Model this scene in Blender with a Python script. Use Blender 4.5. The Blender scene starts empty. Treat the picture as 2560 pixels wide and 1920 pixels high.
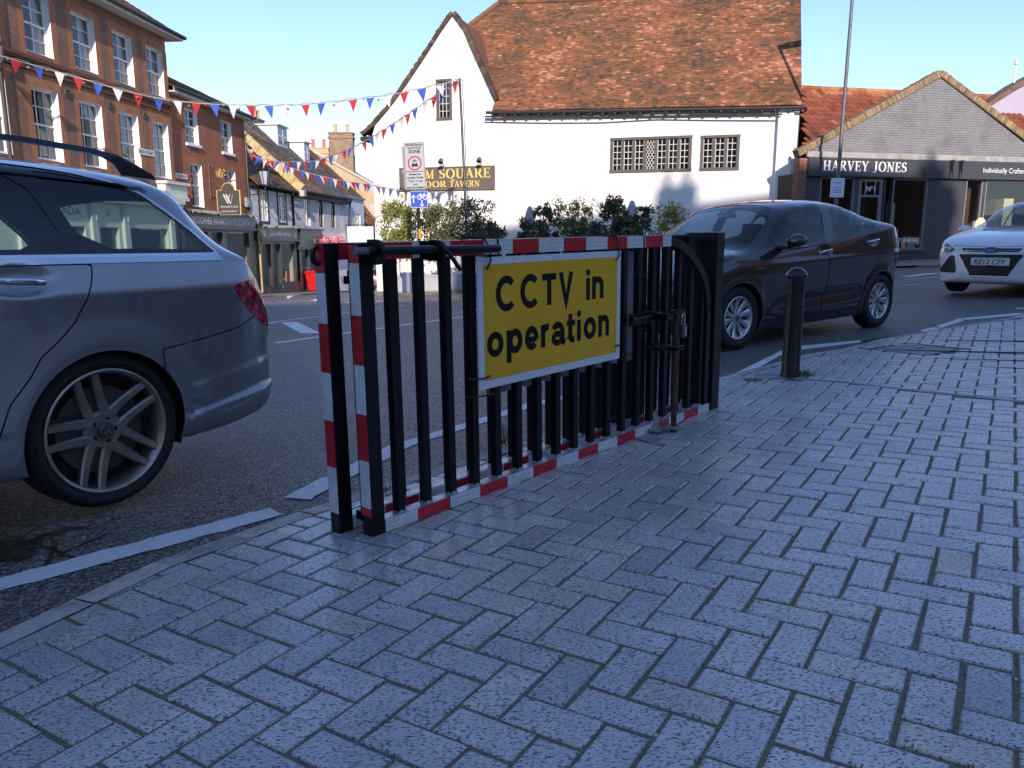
import bpy, math, random
import numpy as np
from mathutils import Vector, Matrix, geometry, noise as mnoise
S = bpy.context.scene
COL = S.collection
RNG = random.Random(7)
rad = math.radians
# ---------------------------------------------------------------- camera
EYE = Vector((0, 0, 1.10)); FPX = 1930.0; PITCH = math.atan(355 / FPX)
cam = bpy.data.cameras.new('camera'); co = bpy.data.objects.new('camera', cam); COL.objects.link(co)
cam.sensor_width = 36; cam.lens = 36 * FPX / 2560; cam.clip_start = .05; cam.clip_end = 3000
co.location = EYE; co.rotation_euler = (math.pi / 2 - PITCH, 0, 0); S.camera = co
# ---------------------------------------------------------------- sky, sun, exposure
SUNV = Vector((.104, -.922, .373)).normalized()          # towards the sun
ELEV = math.asin(SUNV.z); AZ = math.atan2(SUNV.x, SUNV.y)
W = bpy.data.worlds.new('World'); S.world = W; W.use_nodes = True
nt = W.node_tree; bg = nt.nodes['Background']; sky = nt.nodes.new('ShaderNodeTexSky')
sky.sky_type = 'NISHITA'; sky.sun_disc = False; sky.sun_elevation = ELEV; sky.sun_rotation = AZ
sky.altitude = 100; sky.air_density = 1.0; sky.dust_density = 0; sky.ozone_density = 4.2
nt.links.new(sky.outputs[0], bg.inputs[0]); bg.inputs[1].default_value = .15
sl = bpy.data.lights.new('sun', 'SUN'); sl.energy = 3.4; sl.angle = rad(.5); sl.color = (1, .93, .80)
so = bpy.data.objects.new('sun', sl); COL.objects.link(so); so.rotation_euler = SUNV.to_track_quat('Z', 'Y').to_euler()
vs = S.view_settings; vs.view_transform = 'Standard'; vs.look = 'None'; vs.gamma = 1; vs.exposure = .74; vs.use_white_balance = True; vs.white_balance_temperature = 6600; vs.white_balance_tint = 24
S.cycles.max_bounces = 8; S.cycles.transparent_max_bounces = 16
# ---------------------------------------------------------------- small helpers
def sst(a, b, x):
    t = min(1, max(0, (x - a) / (b - a))); return t * t * (3 - 2 * t)
def gz(X, Y):                                              # pavement level of the sloping street
    z = .035 * X - .004 * Y + .02 + .12 * sst(4, 8, X)
    w = sst(-2, 8, 8 - X + -2 + 0) if False else sst(0, 1, (8 - X) / 10)
    return z - (.042 * max(0, Y - 18) + .025 * max(0, Y - 42)) * w
def rz(X, Y):                                              # carriageway level
    return gz(X, Y) - .012 - .045 * sst(3.2, 5.7, Y)
def ray(u, v):
    x = (u - 1280) / FPX; y = -(v - 960) / FPX; c, s = math.cos(PITCH), math.sin(PITCH)
    return Vector((x, c + y * s, -s + y * c))
def gnd(u, v, f=rz):                                       # photo direction -> street point
    r = ray(u, v); a, b = .4, 150.
    for _ in range(50):
        t = (a + b) / 2; p = EYE + r * t
        if p.z > f(p.x, p.y): a = t
        else: b = t
    return EYE + r * b
def atY(u, v, t):                                          # point at depth t along the view axis
    return EYE + ray(u, v) * t
def tag(o, label=None, cat=None, group=None, kind=None):
    if label: o['label'] = label
    if cat: o['category'] = cat
    if group: o['group'] = group
    if kind: o['kind'] = kind
    return o
def thing(name, label, cat, loc=(0, 0, 0), rotz=0, group=None, rot=None):
    o = bpy.data.objects.new(name, None); COL.objects.link(o); o.location = loc
    o.rotation_euler = rot if rot else (0, 0, rotz); o.empty_display_size = .2
    return tag(o, label, cat, group)
def dup(root, loc=None, rotz=None, label=None):
    r = root.copy(); COL.objects.link(r)
    if loc is not None: r.location = loc
    if rotz is not None: r.rotation_euler[2] = rotz
    if label: r['label'] = label
    for ch in list(root.children):
        c = ch.copy(); COL.objects.link(c); c.parent = r
        for g in list(ch.children):
            d = g.copy(); COL.objects.link(d); d.parent = c
    return r
class MB:
    def __init__(s): s.v = []; s.f = []; s.m = []; s.t = []
    def add(s, vs, fs, mi=0, tint=.5):
        b = len(s.v); s.v += [tuple(v) for v in vs]
        for f in fs: s.f.append([i + b for i in f]); s.m.append(mi); s.t.append(tint)
        return s
    def box(s, x0, x1, y0, y1, z0, z1, mi=0, tint=.5, M=None):
        v = [Vector(p) for p in ((x0,y0,z0),(x1,y0,z0),(x1,y1,z0),(x0,y1,z0),(x0,y0,z1),(x1,y0,z1),(x1,y1,z1),(x0,y1,z1))]
        if M is not None: v = [M @ p for p in v]
        return s.add(v, [(0,3,2,1),(4,5,6,7),(0,1,5,4),(1,2,6,5),(2,3,7,6),(3,0,4,7)], mi, tint)
    def prism(s, poly, fn, d0, d1, mi=0, tint=.5):         # poly 2D, fn(a,b,d)->xyz
        n = len(poly); v = [fn(a, b, d0) for a, b in poly] + [fn(a, b, d1) for a, b in poly]
        tri = geometry.tessellate_polygon([[Vector((a, b, 0)) for a, b in poly]])
        f = [list(t) for t in tri] + [[i + n for i in reversed(t)] for t in tri]
        f += [[i, i + n, (i + 1) % n + n, (i + 1) % n] for i in range(n)]
        return s.add(v, f, mi, tint)
    def tube(s, pts, r, n=8, mi=0, cap=True, tint=.5):
        pts = [Vector(p) for p in pts]; k = len(pts); rs = r if isinstance(r, (list, tuple)) else [r] * k
        vs = []; up = None
        for i, p in enumerate(pts):
            t = (pts[min(i + 1, k - 1)] - pts[max(i - 1, 0)])
            if t.length < 1e-9: t = Vector((0, 0, 1))
            t.normalize()
            if up is None: up = t.orthogonal().normalized()
            up = (up - t * up.dot(t)); up = up.normalized() if up.length > 1e-6 else t.orthogonal().normalized()
            w = t.cross(up)
            vs += [p + (up * math.cos(2 * math.pi * j / n) + w * math.sin(2 * math.pi * j / n)) * rs[i] for j in range(n)]
        f = [[i * n + j, i * n + (j + 1) % n, (i + 1) * n + (j + 1) % n, (i + 1) * n + j] for i in range(k - 1) for j in range(n)]
        if cap: f += [list(range(n))[::-1], [(k - 1) * n + j for j in range(n)]]
        return s.add(vs, f, mi, tint)
    def lathe(s, prof, n=24, M=None, mi=0, tint=.5):        # prof [(r,z)] about z
        vs = []
        for r, z in prof:
            for j in range(n):
                a = 2 * math.pi * j / n; p = Vector((r * math.cos(a), r * math.sin(a), z)); vs.append(M @ p if M is not None else p)
        f = [[i * n + j, i * n + (j + 1) % n, (i + 1) * n + (j + 1) % n, (i + 1) * n + j] for i in range(len(prof) - 1) for j in range(n)]
        return s.add(vs, f, mi, tint)
    def ball(s, c, r, n=10, mi=0, sc=(1, 1, 1), tint=.5):
        k = n // 2; M = Matrix.Translation(c) @ Matrix.Diagonal((*sc, 1))
        return s.lathe([(max(1e-4, r * math.sin(math.pi * i / k)), -r * math.cos(math.pi * i / k)) for i in range(k + 1)], n, M, mi, tint)
    def wall(s, out, holes, d, fn=None, mi=0, mr=None, y0=0):  # front skin at y0 in xz with rectangular holes and reveals depth d
        fn = fn or (lambda a, b, y: (a, y, b))
        loops = [[Vector((a, b, 0)) for a, b in out]] + [[Vector(p + (0,)) for p in ((h[0], h[2]), (h[0], h[3]), (h[1], h[3]), (h[1], h[2]))] for h in holes]
        tri = geometry.tessellate_polygon(loops); flat = [p for l in loops for p in l]
        tr = []
        for t in tri:
            a, b, c = (flat[i] for i in t)
            t = list(t)
            if (b.x - a.x) * (c.y - a.y) - (b.y - a.y) * (c.x - a.x) < 0: t.reverse()
            tr.append(t)
        s.add([fn(p.x, p.y, y0) for p in flat], tr, mi)
        for h in holes:
            c = [(h[0], h[2]), (h[1], h[2]), (h[1], h[3]), (h[0], h[3])]
            for i in range(4):
                a, b = c[i], c[(i + 1) % 4]
                s.add([fn(*a, y0), fn(*b, y0), fn(*b, y0 + d), fn(*a, y0 + d)], [(0, 1, 2, 3)], mi if mr is None else mr)
        return s
    def build(s, name, mats, parent=None, smooth=None, bevel=0, M=None, seg=2):
        me = bpy.data.meshes.new(name)
        v = [M @ Vector(p) for p in s.v] if M is not None else s.v
        me.from_pydata([tuple(p) for p in v], [], s.f)
        if not isinstance(mats, (list, tuple)): mats = [mats]
        for m in mats: me.materials.append(m)
        me.polygons.foreach_set('material_index', s.m)
        a = me.attributes.new('tint', 'FLOAT', 'FACE'); a.data.foreach_set('value', [float(t) for t in s.t])
        if smooth is not None:
            me.shade_smooth(); me.set_sharp_from_angle(angle=rad(smooth))
        me.update()
        o = bpy.data.objects.new(name, me); COL.objects.link(o)
        if parent: o.parent = parent
        if bevel:
            b = o.modifiers.new('bevel', 'BEVEL'); b.width = bevel; b.segments = seg; b.limit_method = 'ANGLE'; b.angle_limit = rad(40); b.harden_normals = False
        return o
def struct(o): o['kind'] = 'structure'; return o
def rotx(a): return Matrix.Rotation(a, 4, 'X')
def roty(a): return Matrix.Rotation(a, 4, 'Y')
def rotZ(a): return Matrix.Rotation(a, 4, 'Z')
def T(*p): return Matrix.Translation(p)
# ---------------------------------------------------------------- materials
def newmat(name):
    m = bpy.data.materials.new(name); m.use_nodes = True; n = m.node_tree
    return m, n, n.nodes['Principled BSDF']
def nd(n, t, **kw):
    x = n.nodes.new(t)
    for k, v in kw.items(): setattr(x, k, v)
    return x
def coords(n, kind='Object'):
    return nd(n, 'ShaderNodeTexCoord').outputs[kind]
def noise_node(n, vec, scale, detail=4, rough=.6):
    x = nd(n, 'ShaderNodeTexNoise'); x.inputs['Scale'].default_value = scale; x.inputs['Detail'].default_value = detail; x.inputs['Roughness'].default_value = rough
    n.links.new(vec, x.inputs['Vector']); return x.outputs['Fac']
def ramp(n, fac, stops):
    r = nd(n, 'ShaderNodeValToRGB'); e = r.color_ramp.elements
    while len(e) > 1: e.remove(e[0])
    e[0].position = stops[0][0]; e[0].color = (*stops[0][1], 1)
    for p, c in stops[1:]:
        q = e.new(p); q.color = (*c, 1)
    n.links.new(fac, r.inputs[0]); return r.outputs[0]
def mixc(n, fac, a, b, mode='MIX'):
    x = nd(n, 'ShaderNodeMix', data_type='RGBA', blend_type=mode)
    for s, v in ((x.inputs[0], fac), (x.inputs[6], a), (x.inputs[7], b)):
        if isinstance(v, (int, float)): s.default_value = v
        elif isinstance(v, tuple): s.default_value = (*v, 1)
        else: n.links.new(v, s)
    return x.outputs[2]
def mth(n, op, a, b=0, c=0):
    x = nd(n, 'ShaderNodeMath', operation=op)
    for s, v in zip(x.inputs, (a, b, c)):
        if isinstance(v, (int, float)): s.default_value = v
        else: n.links.new(v, s)
    return x.outputs[0]
def bump(n, P, h, strength, dist=.01):
    b = nd(n, 'ShaderNodeBump'); b.inputs['Strength'].default_value = strength; b.inputs['Distance'].default_value = dist
    n.links.new(h, b.inputs['Height']); n.links.new(b.outputs[0], P.inputs['Normal'])
def mat(name, col, rough=.6, metal=0, var=0, vs=8, bs=0, bst=.2, coat=0, spec=.5, var2=None, emit=None):
    m, n, P = newmat(name); P.inputs['Base Color'].default_value = (*col, 1); P.inputs['Roughness'].default_value = rough
    P.inputs['Metallic'].default_value = metal; P.inputs['Specular IOR Level'].default_value = spec
    if coat: P.inputs['Coat Weight'].default_value = coat; P.inputs['Coat Roughness'].default_value = .03
    v = coords(n)
    if var:
        f = noise_node(n, v, vs, 6, .65); c2 = var2 or tuple(min(1, c * (1 + var)) for c in col)
        n.links.new(ramp(n, f, [(.3, tuple(c * (1 - var) for c in col)), (.5, col), (.72, c2)]), P.inputs['Base Color'])
        n.links.new(ramp(n, noise_node(n, v, vs * 1.7), [(.3, (max(0, rough - .1),) * 3), (.7, (min(1, rough + .12),) * 3)]), P.inputs['Roughness'])
    if bs: bump(n, P, noise_node(n, v, bs, 5), bst, .006)
    if emit: P.inputs['Emission Color'].default_value = (*emit[:3], 1); P.inputs['Emission Strength'].default_value = emit[3]
    return m
def brickmat(name, c1, c2, mortar, bw=.225, bh=.075, ms=.006, rough=.85, patch=None, bst=.5):
    m, n, P = newmat(name); P.inputs['Roughness'].default_value = rough
    sx = nd(n, 'ShaderNodeSeparateXYZ'); n.links.new(coords(n), sx.inputs[0])
    cb = nd(n, 'ShaderNodeCombineXYZ'); n.links.new(mth(n, 'ADD', sx.outputs[0], sx.outputs[1]), cb.inputs[0]); n.links.new(sx.outputs[2], cb.inputs[1])
    b = nd(n, 'ShaderNodeTexBrick'); n.links.new(cb.outputs[0], b.inputs['Vector'])
    b.inputs['Scale'].default_value = 1; b.inputs['Brick Width'].default_value = bw; b.inputs['Row Height'].default_value = bh
    b.inputs['Mortar Size'].default_value = ms; b.inputs['Mortar Smooth'].default_value = .2; b.inputs['Bias'].default_value = 0
    b.inputs['Color1'].default_value = (*c1, 1); b.inputs['Color2'].default_value = (*c2, 1); b.inputs['Mortar'].default_value = (*mortar, 1)
    nz = noise_node(n, cb.outputs[0], 1.3, 5, .7); c = mixc(n, 1.0, b.outputs['Color'], ramp(n, nz, [(.3, (.72, .70, .7)), (.55, (1, 1, 1)), (.75, (1.0, .92, .85))]), 'MULTIPLY')
    if patch: c = mixc(n, ramp(n, noise_node(n, cb.outputs[0], patch[1], 3), [(.45, (0, 0, 0)), (.62, (.8, .8, .8))]), c, patch[0])
    fine = noise_node(n, cb.outputs[0], 40, 3); c = mixc(n, 1.0, c, ramp(n, fine, [(.3, (.8, .8, .8)), (.7, (1.15, 1.15, 1.15))]), 'MULTIPLY')
    n.links.new(c, P.inputs['Base Color'])
    h = mth(n, 'ADD', mth(n, 'MULTIPLY', b.outputs['Fac'], -1.0), mth(n, 'MULTIPLY', fine, .35)); bump(n, P, h, bst, .012)
    return m
def tintmat(name, stops, rough=.85, nscale=25, namt=.3, bst=.3, spec=.3, trans=0):
    m, n, P = newmat(name); a = nd(n, 'ShaderNodeAttribute', attribute_name='tint'); v = coords(n)
    c = ramp(n, a.outputs['Fac'], stops); f = noise_node(n, v, nscale, 5, .7)
    c = mixc(n, 1.0, c, ramp(n, f, [(.3, (1 - namt,) * 3), (.7, (1 + namt,) * 3)]), 'MULTIPLY'); n.links.new(c, P.inputs['Base Color'])
    P.inputs['Roughness'].default_value = rough; P.inputs['Specular IOR Level'].default_value = spec; bump(n, P, f, bst, .008)
    if trans:
        tr = nd(n, 'ShaderNodeBsdfTranslucent'); n.links.new(c, tr.inputs[0]); mx = nd(n, 'ShaderNodeMixShader'); mx.inputs[0].default_value = trans; n.links.new(P.outputs[0], mx.inputs[1]); n.links.new(tr.outputs[0], mx.inputs[2]); n.links.new(mx.outputs[0], n.nodes['Material Output'].inputs[0])
    return m
def glassmat(name, tint=(.8, .85, .85), clear=.75, refl=1.0, rough=.01):
    m, n, P = newmat(name); n.nodes.remove(P); out = n.nodes['Material Output']
    tr = nd(n, 'ShaderNodeBsdfTransparent'); tr.inputs[0].default_value = (*[t * clear for t in tint], 1)
    gl = nd(n, 'ShaderNodeBsdfGlossy'); gl.inputs['Roughness'].default_value = rough; gl.inputs['Color'].default_value = (refl, refl, refl, 1)
    geo = nd(n, 'ShaderNodeNewGeometry'); dt = nd(n, 'ShaderNodeVectorMath', operation='DOT_PRODUCT'); n.links.new(geo.outputs['Normal'], dt.inputs[0]); n.links.new(geo.outputs['Incoming'], dt.inputs[1])
    f = mth(n, 'ADD', mth(n, 'MULTIPLY', mth(n, 'POWER', mth(n, 'SUBTRACT', 1.0, mth(n, 'ABSOLUTE', dt.outputs['Value'])), 5.0), .92), .07)
    mx = nd(n, 'ShaderNodeMixShader'); n.links.new(f, mx.inputs[0]); n.links.new(tr.outputs[0], mx.inputs[1]); n.links.new(gl.outputs[0], mx.inputs[2])
    n.links.new(mx.outputs[0], out.inputs[0]); return m
white_paint = mat('white_paint', (.80, .79, .75), .55, var=.04, vs=5)
window_white = mat('window_white', (.82, .81, .78), .45)
black_metal = mat('black_metal', (.012, .012, .014), .32, var=.3, vs=30)
black_plastic = mat('black_plastic', (.012, .012, .013), .45)
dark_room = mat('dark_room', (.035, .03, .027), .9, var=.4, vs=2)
curtain_m = mat('curtain', (.62, .58, .50), .9, var=.12, vs=14)
pane_glass = glassmat('window_glass', (.85, .9, .9), .8)
shop_glass = glassmat('shop_glass', (.9, .95, .92), .9)
chrome = mat('chrome', (.75, .76, .78), .12, 1)
galv = mat('galvanised_steel', (.33, .34, .35), .42, .85, var=.2, vs=20)
rubber = mat('tyre_rubber', (.014, .014, .015), .72, var=.25, vs=40, bs=160, bst=.15)
# ---------------------------------------------------------------- lettering
def text_mb(txt, size, mb, fn, bold=0, mi=0, align='CENTER', width=None, depth=.004, font_shear=0):
    cu = bpy.data.curves.new('lettering', 'FONT'); cu.body = txt; cu.size = 1; cu.offset = bold; cu.resolution_u = 3; cu.shear = font_shear
    o = bpy.data.objects.new('lettering', cu); COL.objects.link(o); dg = bpy.context.evaluated_depsgraph_get(); dg.update()
    me = bpy.data.meshes.new_from_object(o.evaluated_get(dg)); vs = [v.co.copy() for v in me.vertices]; fs = [list(p.vertices) for p in me.polygons]
    bpy.data.objects.remove(o); bpy.data.curves.remove(cu); bpy.data.meshes.remove(me)
    if not vs: return mb
    x0 = min(v.x for v in vs); x1 = max(v.x for v in vs); k = size / .72; kx = k
    if width: kx = width / (x1 - x0)
    off = {'CENTER': (x0 + x1) / 2, 'LEFT': x0, 'RIGHT': x1}[align]
    pts = [((v.x - off) * kx, v.y * k) for v in vs]
    mb.add([fn(a, b, 0) for a, b in pts], fs, mi)
    return mb
def arc(cx, cy, rx, ry, a0, a1, n=14):
    return [(cx + rx * math.cos(rad(a0 + (a1 - a0) * i / n)), cy + ry * math.sin(rad(a0 + (a1 - a0) * i / n))) for i in range(n + 1)]
def stroke(mb, pts, w, fn, mi=0, closed=False):            # constant width ribbon with mitres
    p = [Vector(q) for q in pts]; n = len(p); L = []; R = []
    for i in range(n):
        a = p[i] - p[i - 1] if (i > 0 or closed) else None; b = p[(i + 1) % n] - p[i] if (i < n - 1 or closed) else None
        if a is None: a = b
        if b is None: b = a
        a = a.normalized(); b = b.normalized(); t = (a + b)
        t = t.normalized() if t.length > 1e-5 else a
        nn = Vector((-t.y, t.x)); c = max(.35, nn.dot(Vector((-a.y, a.x)))); L.append(p[i] + nn * w / 2 / c); R.append(p[i] - nn * w / 2 / c)
    m = n if closed else n - 1
    mb.add([fn(q.x, q.y, 0) for q in L + R], [(n + i, n + (i + 1) % n, (i + 1) % n, i) for i in range(m)], mi)
# serif capitals: (width, thick strokes, thin strokes, serif bars (x,y,halfwidth))
def serif_glyphs():
    T_, t_ = .17, .07
    def S_(): return [arc(.27, .74, .2, .2, 35, 180) + arc(.27, .74, .2, .2, 180, 270)[1:] + arc(.27, .27, .22, .23, 90, -90)[1:] + arc(.27, .27, .22, .23, -90, -155)[1:]]
    g = {}
    g['H'] = (.8, [[(.16, 0), (.16, 1)], [(.64, 0), (.64, 1)]], [[(.16, .5), (.64, .5)]], [(.16, 0, .15), (.16, 1, .15), (.64, 0, .15), (.64, 1, .15)])
    g['A'] = (.8, [[(.39, 1), (.68, 0)]], [[(.39, .98), (.12, 0)], [(.22, .33), (.56, .33)]], [(.11, 0, .12), (.67, 0, .15)])
    g['R'] = (.75, [[(.16, 0), (.16, 1)], [(.36, .5), (.68, 0)], arc(.36, .75, .2, .22, -70, 70)], [[(.16, .97), (.4, .97)], [(.16, .52), (.4, .52)]], [(.16, 0, .15), (.1, 1, .1), (.68, 0, .1)])
    g['V'] = (.76, [[(.12, 1), (.38, 0)]], [[(.64, 1), (.39, .02)]], [(.12, 1, .14), (.64, 1, .12)])
    g['E'] = (.66, [[(.16, 0), (.16, 1)]], [[(.16, .97), (.56, .97)], [(.16, .52), (.45, .52)], [(.16, .03), (.6, .03)], [(.56, 1), (.56, .8)], [(.6, 0), (.6, .24)], [(.45, .4), (.45, .64)]], [(.14, 0, .13), (.14, 1, .13)])
    g['Y'] = (.74, [[(.1, 1), (.37, .45)], [(.37, 0), (.37, .47)]], [[(.64, 1), (.38, .45)]], [(.1, 1, .13), (.64, 1, .12), (.37, 0, .15)])
    g['J'] = (.5, [[(.3, 1), (.3, .15)]], [[(.3, .2), (.27, .02), (.15, -.08), (.03, -.02)]], [(.3, 1, .16)])
    g['O'] = (.84, [arc(.42, .5, .34, .48, 120, 240), arc(.42, .5, .34, .48, -60, 60)], [arc(.42, .5, .34, .48, 60, 120), arc(.42, .5, .34, .48, 240, 300)], [])
    g['Q'] = (.84, g['O'][1] , g['O'][2] + [[(.4, .08), (.62, -.2), (.85, -.22)]], [])
    g['N'] = (.84, [[(.16, 1), (.68, 0)]], [[(.16, 0), (.16, 1)], [(.68, 0), (.68, 1)]], [(.16, 0, .13), (.1, 1, .13), (.68, 1, .13)])
    g['S'] = (.56, [arc(.27, .74, .19, .22, 150, 270) + arc(.27, .26, .21, .24, 90, -30)[1:]], [arc(.27, .74, .19, .22, 20, 150), arc(.27, .26, .21, .24, -30, -160), [(.46, .75), (.46, .98)], [(.07, .02), (.07, .28)]], [])
    g['U'] = (.8, [[(.17, 1), (.17, .3)] + arc(.4, .3, .23, .3, 180, 250)[1:]], [[(.64, 1), (.64, .3)] + arc(.4, .3, .24, .3, 0, -110)[1:]], [(.17, 1, .15), (.64, 1, .12)])
    g['D'] = (.84, [[(.16, 0), (.16, 1)], arc(.36, .5, .36, .47, -60, 60)], [[(.16, .97), (.36, .97)] + arc(.36, .5, .36, .47, 90, 60, 4), [(.16, .03), (.36, .03)] + arc(.36, .5, .36, .47, -90, -60, 4)], [(.14, 0, .13), (.14, 1, .13)])
    g['T'] = (.7, [[(.35, 0), (.35, 1)]], [[(.05, .97), (.65, .97)], [(.05, 1), (.05, .78)], [(.65, 1), (.65, .78)]], [(.35, 0, .15)])
    g['M'] = (1.0, [[(.16, 1), (.5, 0)], [(.84, 0), (.84, 1)]], [[(.16, 0), (.16, 1)], [(.5, .02), (.84, 1)]], [(.16, 0, .12), (.1, 1, .12), (.84, 0, .14), (.88, 1, .12)])
    return g, T_, t_
def serif(mb, txt, x0, x1, zb, h, fn, mi=0, gap=.08):
    g, tk, tn = serif_glyphs(); tot = sum((g[c][0] + gap) if c in g else .45 for c in txt) - gap; k = (x1 - x0) / tot; x = x0
    for c in txt:
        if c not in g: x += .45 * k; continue
        w, A, B, sf = g[c]; f = lambda a, b, d, x=x: fn(x + a * k, zb + b * h, d)
        for s_ in A: stroke(mb, s_, tk, f, mi)
        for s_ in B: stroke(mb, s_, tn, f, mi)
        for sx, sy, hw in sf: stroke(mb, [(sx - hw, sy + (.03 if sy == 0 else -.03)), (sx + hw, sy + (.03 if sy == 0 else -.03))], tn, f, mi)
        x += (w + gap) * k
# ---------------------------------------------------------------- tiles, windows
def tile_roof(name, mats, parent, poly, P, tw=.17, tg=.10, th=.014, sag=None, seed=1, kick=.35, clump=.55):
    """poly in (u,v); P(u,v,h)->xyz; individual tiles, tint per tile"""
    rng = random.Random(seed); mb = MB(); us = [p[0] for p in poly]; vs_ = [p[1] for p in poly]
    def inside(u, v):
        c = False; n = len(poly)
        for i in range(n):
            (x1, y1), (x2, y2) = poly[i], poly[i - 1]
            if (y1 > v) != (y2 > v) and u < (x2 - x1) * (v - y1) / (y2 - y1) + x1: c = not c
        return c
    nr = int((max(vs_) - min(vs_)) / tg) + 1
    for r in range(nr):
        v = min(vs_) + r * tg; u = min(us) - (tw / 2 if r % 2 else 0) + rng.uniform(-.01, .01)
        while u < max(us):
            w = tw * rng.uniform(.93, 1.05); uc = u + w / 2
            vm = v + tg * .5; a0, a1 = inside(u + .004, vm), inside(u + w - .004, vm)
            if a0 or a1:
                if a0 != a1:
                    lo_, hi_ = (u, u + w) if a0 else (u + w, u)
                    for _ in range(9):
                        md = (lo_ + hi_) / 2
                        if inside(md, vm): lo_ = md
                        else: hi_ = md
                    if a0: w = max(.01, lo_ - u)
                    else: w = max(.01, u + w - lo_); u = lo_
                dz = rng.uniform(0, .006) ; a = rng.uniform(-.004, .004); lift = rng.uniform(0, kick) * th; g = .002
                vv = v + rng.uniform(-.006, .006); L = tg * 1.25
                wob = .02 * mnoise.noise((uc * .6, v * .8, seed))
                p = [P(u + g, vv, th + lift + dz + a + wob), P(u + w - g, vv, th + lift + dz - a + wob), P(u + w - g, vv + L, dz * .5 + wob), P(u + g, vv + L, dz * .5 + wob),
                     P(u + g, vv, -.01 + wob), P(u + w - g, vv, -.01 + wob)]
                t = .5 + .62 * clump * mnoise.noise((uc * .55, v * .7, seed * 3.1)) + .25 * mnoise.noise((uc * 2.2, v * 2.6, seed)) + rng.gauss(0, .16)
                if rng.random() < .03: t += .45
                mb.add(p, [(0, 1, 2, 3), (4, 5, 1, 0), (4, 0, 3), (5, 2, 1)], 0, min(1, max(0, t)))
            u += w
    v0 = [P(a, b, -.16) for a, b in poly]; mb.add(v0, [list(range(len(v0)))], 0, .1)
    return mb.build(name, mats, parent)
def sash(parent, x0, x1, z0, z1, y, nx=2, nz=4, frame=.055, bar=.022, m=None, cur=True, sill=True, name='window', meet=True, sillm=None, room=.5, lead=None, curside=1):
    m = m or window_white; mb = MB(); d = .05
    mb.box(x0, x0 + frame, y - .02, y + d, z0, z1); mb.box(x1 - frame, x1, y - .02, y + d, z0, z1)
    mb.box(x0 + frame, x1 - frame, y - .021, y + d, z0, z0 + frame * 1.2); mb.box(x0 + frame, x1 - frame, y - .021, y + d, z1 - frame, z1)
    if meet: mb.box(x0 + frame, x1 - frame, y - .012, y + d, (z0 + z1) / 2 - .025, (z0 + z1) / 2 + .025)
    for i in range(1, nx):
        xc = x0 + (x1 - x0) * i / nx; mb.box(xc - bar / 2, xc + bar / 2, y - .006, y + .02, z0 + frame, z1 - frame)
    for j in range(1, nz):
        if meet and j * 2 == nz: continue
        zc = z0 + (z1 - z0) * j / nz; mb.box(x0 + frame, x1 - frame, y - .004, y + .018, zc - bar / 2, zc + bar / 2)
    w = mb.build(name, m, parent)
    g = MB().add([(x0 + .02, y + .022, z0 + .02), (x1 - .02, y + .022, z0 + .02), (x1 - .02, y + .022, z1 - .02), (x0 + .02, y + .022, z1 - .02)], [(0, 1, 2, 3)]).build('pane', pane_glass, w)
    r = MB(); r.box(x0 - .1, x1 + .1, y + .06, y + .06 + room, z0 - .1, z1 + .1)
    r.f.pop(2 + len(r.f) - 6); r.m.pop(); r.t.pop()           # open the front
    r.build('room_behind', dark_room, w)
    if cur:
        c = MB(); n = 14; k = (x1 - x0) * .42; xs = x1 - k if curside > 0 else x0
        vs_ = []
        for i in range(n + 1):
            xx = xs + k * i / n; yy = y + .12 + .02 * math.sin(i * 2.1); vs_ += [(xx, yy, z0), (xx, yy, z1)]
        c.add(vs_, [(2 * i, 2 * i + 2, 2 * i + 3, 2 * i + 1) for i in range(n)]); c.build('curtain', curtain_m, w)
    if sill:
        MB().box(x0 - .09, x1 + .09, y - sill, y + .05, z0 - .09, z0 - .005).build('sill', sillm or m, w, bevel=.008)
    return w
# ---------------------------------------------------------------- carriageway
def lines(a, b, segs):
    out = []
    for x0, x1, st in segs:
        n = max(1, round((x1 - x0) / st)); out += [x0 + (x1 - x0) * i / n for i in range(n)]
    return out + [segs[-1][1]]
gx = lines(0, 0, [(-420, -40, 40), (-40, -12, 2), (-12, 14, .5), (14, 40, 2), (40, 420, 40)])
gy = lines(0, 0, [(-300, -12, 30), (-12, 0, 2), (0, 30, .5), (30, 70, 2), (70, 150, 10), (150, 600, 50)])
mb = MB(); mb.v = [(x, y, rz(x, y)) for y in gy for x in gx]; k = len(gx)
mb.f = [[j * k + i, j * k + i + 1, (j + 1) * k + i + 1, (j + 1) * k + i] for j in range(len(gy) - 1) for i in range(k - 1)]
mb.m = [0] * len(mb.f); mb.t = [.5] * len(mb.f)
m, n, P = newmat('asphalt'); v = coords(n)
vo = nd(n, 'ShaderNodeTexVoronoi'); vo.inputs['Scale'].default_value = 75; n.links.new(v, vo.inputs['Vector'])
vo2 = nd(n, 'ShaderNodeTexVoronoi'); vo2.inputs['Scale'].default_value = 130; n.links.new(v, vo2.inputs['Vector'])
big = noise_node(n, v, .7, 6, .65); spk = noise_node(n, v, 220, 2)
sv = nd(n, 'ShaderNodeSeparateColor'); n.links.new(vo.outputs['Color'], sv.inputs[0])
c = ramp(n, sv.outputs[0], [(0, (.11, .106, .105)), (.5, (.205, .196, .188)), (.85, (.31, .295, .28)), (1, (.42, .40, .38))])
c = mixc(n, 1.0, c, ramp(n, big, [(.3, (.75, .75, .78)), (.6, (1.1, 1.08, 1.05)), (.8, (1.35, 1.3, 1.22))]), 'MULTIPLY')
c = mixc(n, ramp(n, vo.outputs['Distance'], [(.35, (0, 0, 0)), (.75, (.85, .85, .85))]), c, (.014, .014, .015)); n.links.new(c, P.inputs['Base Color'])
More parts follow.
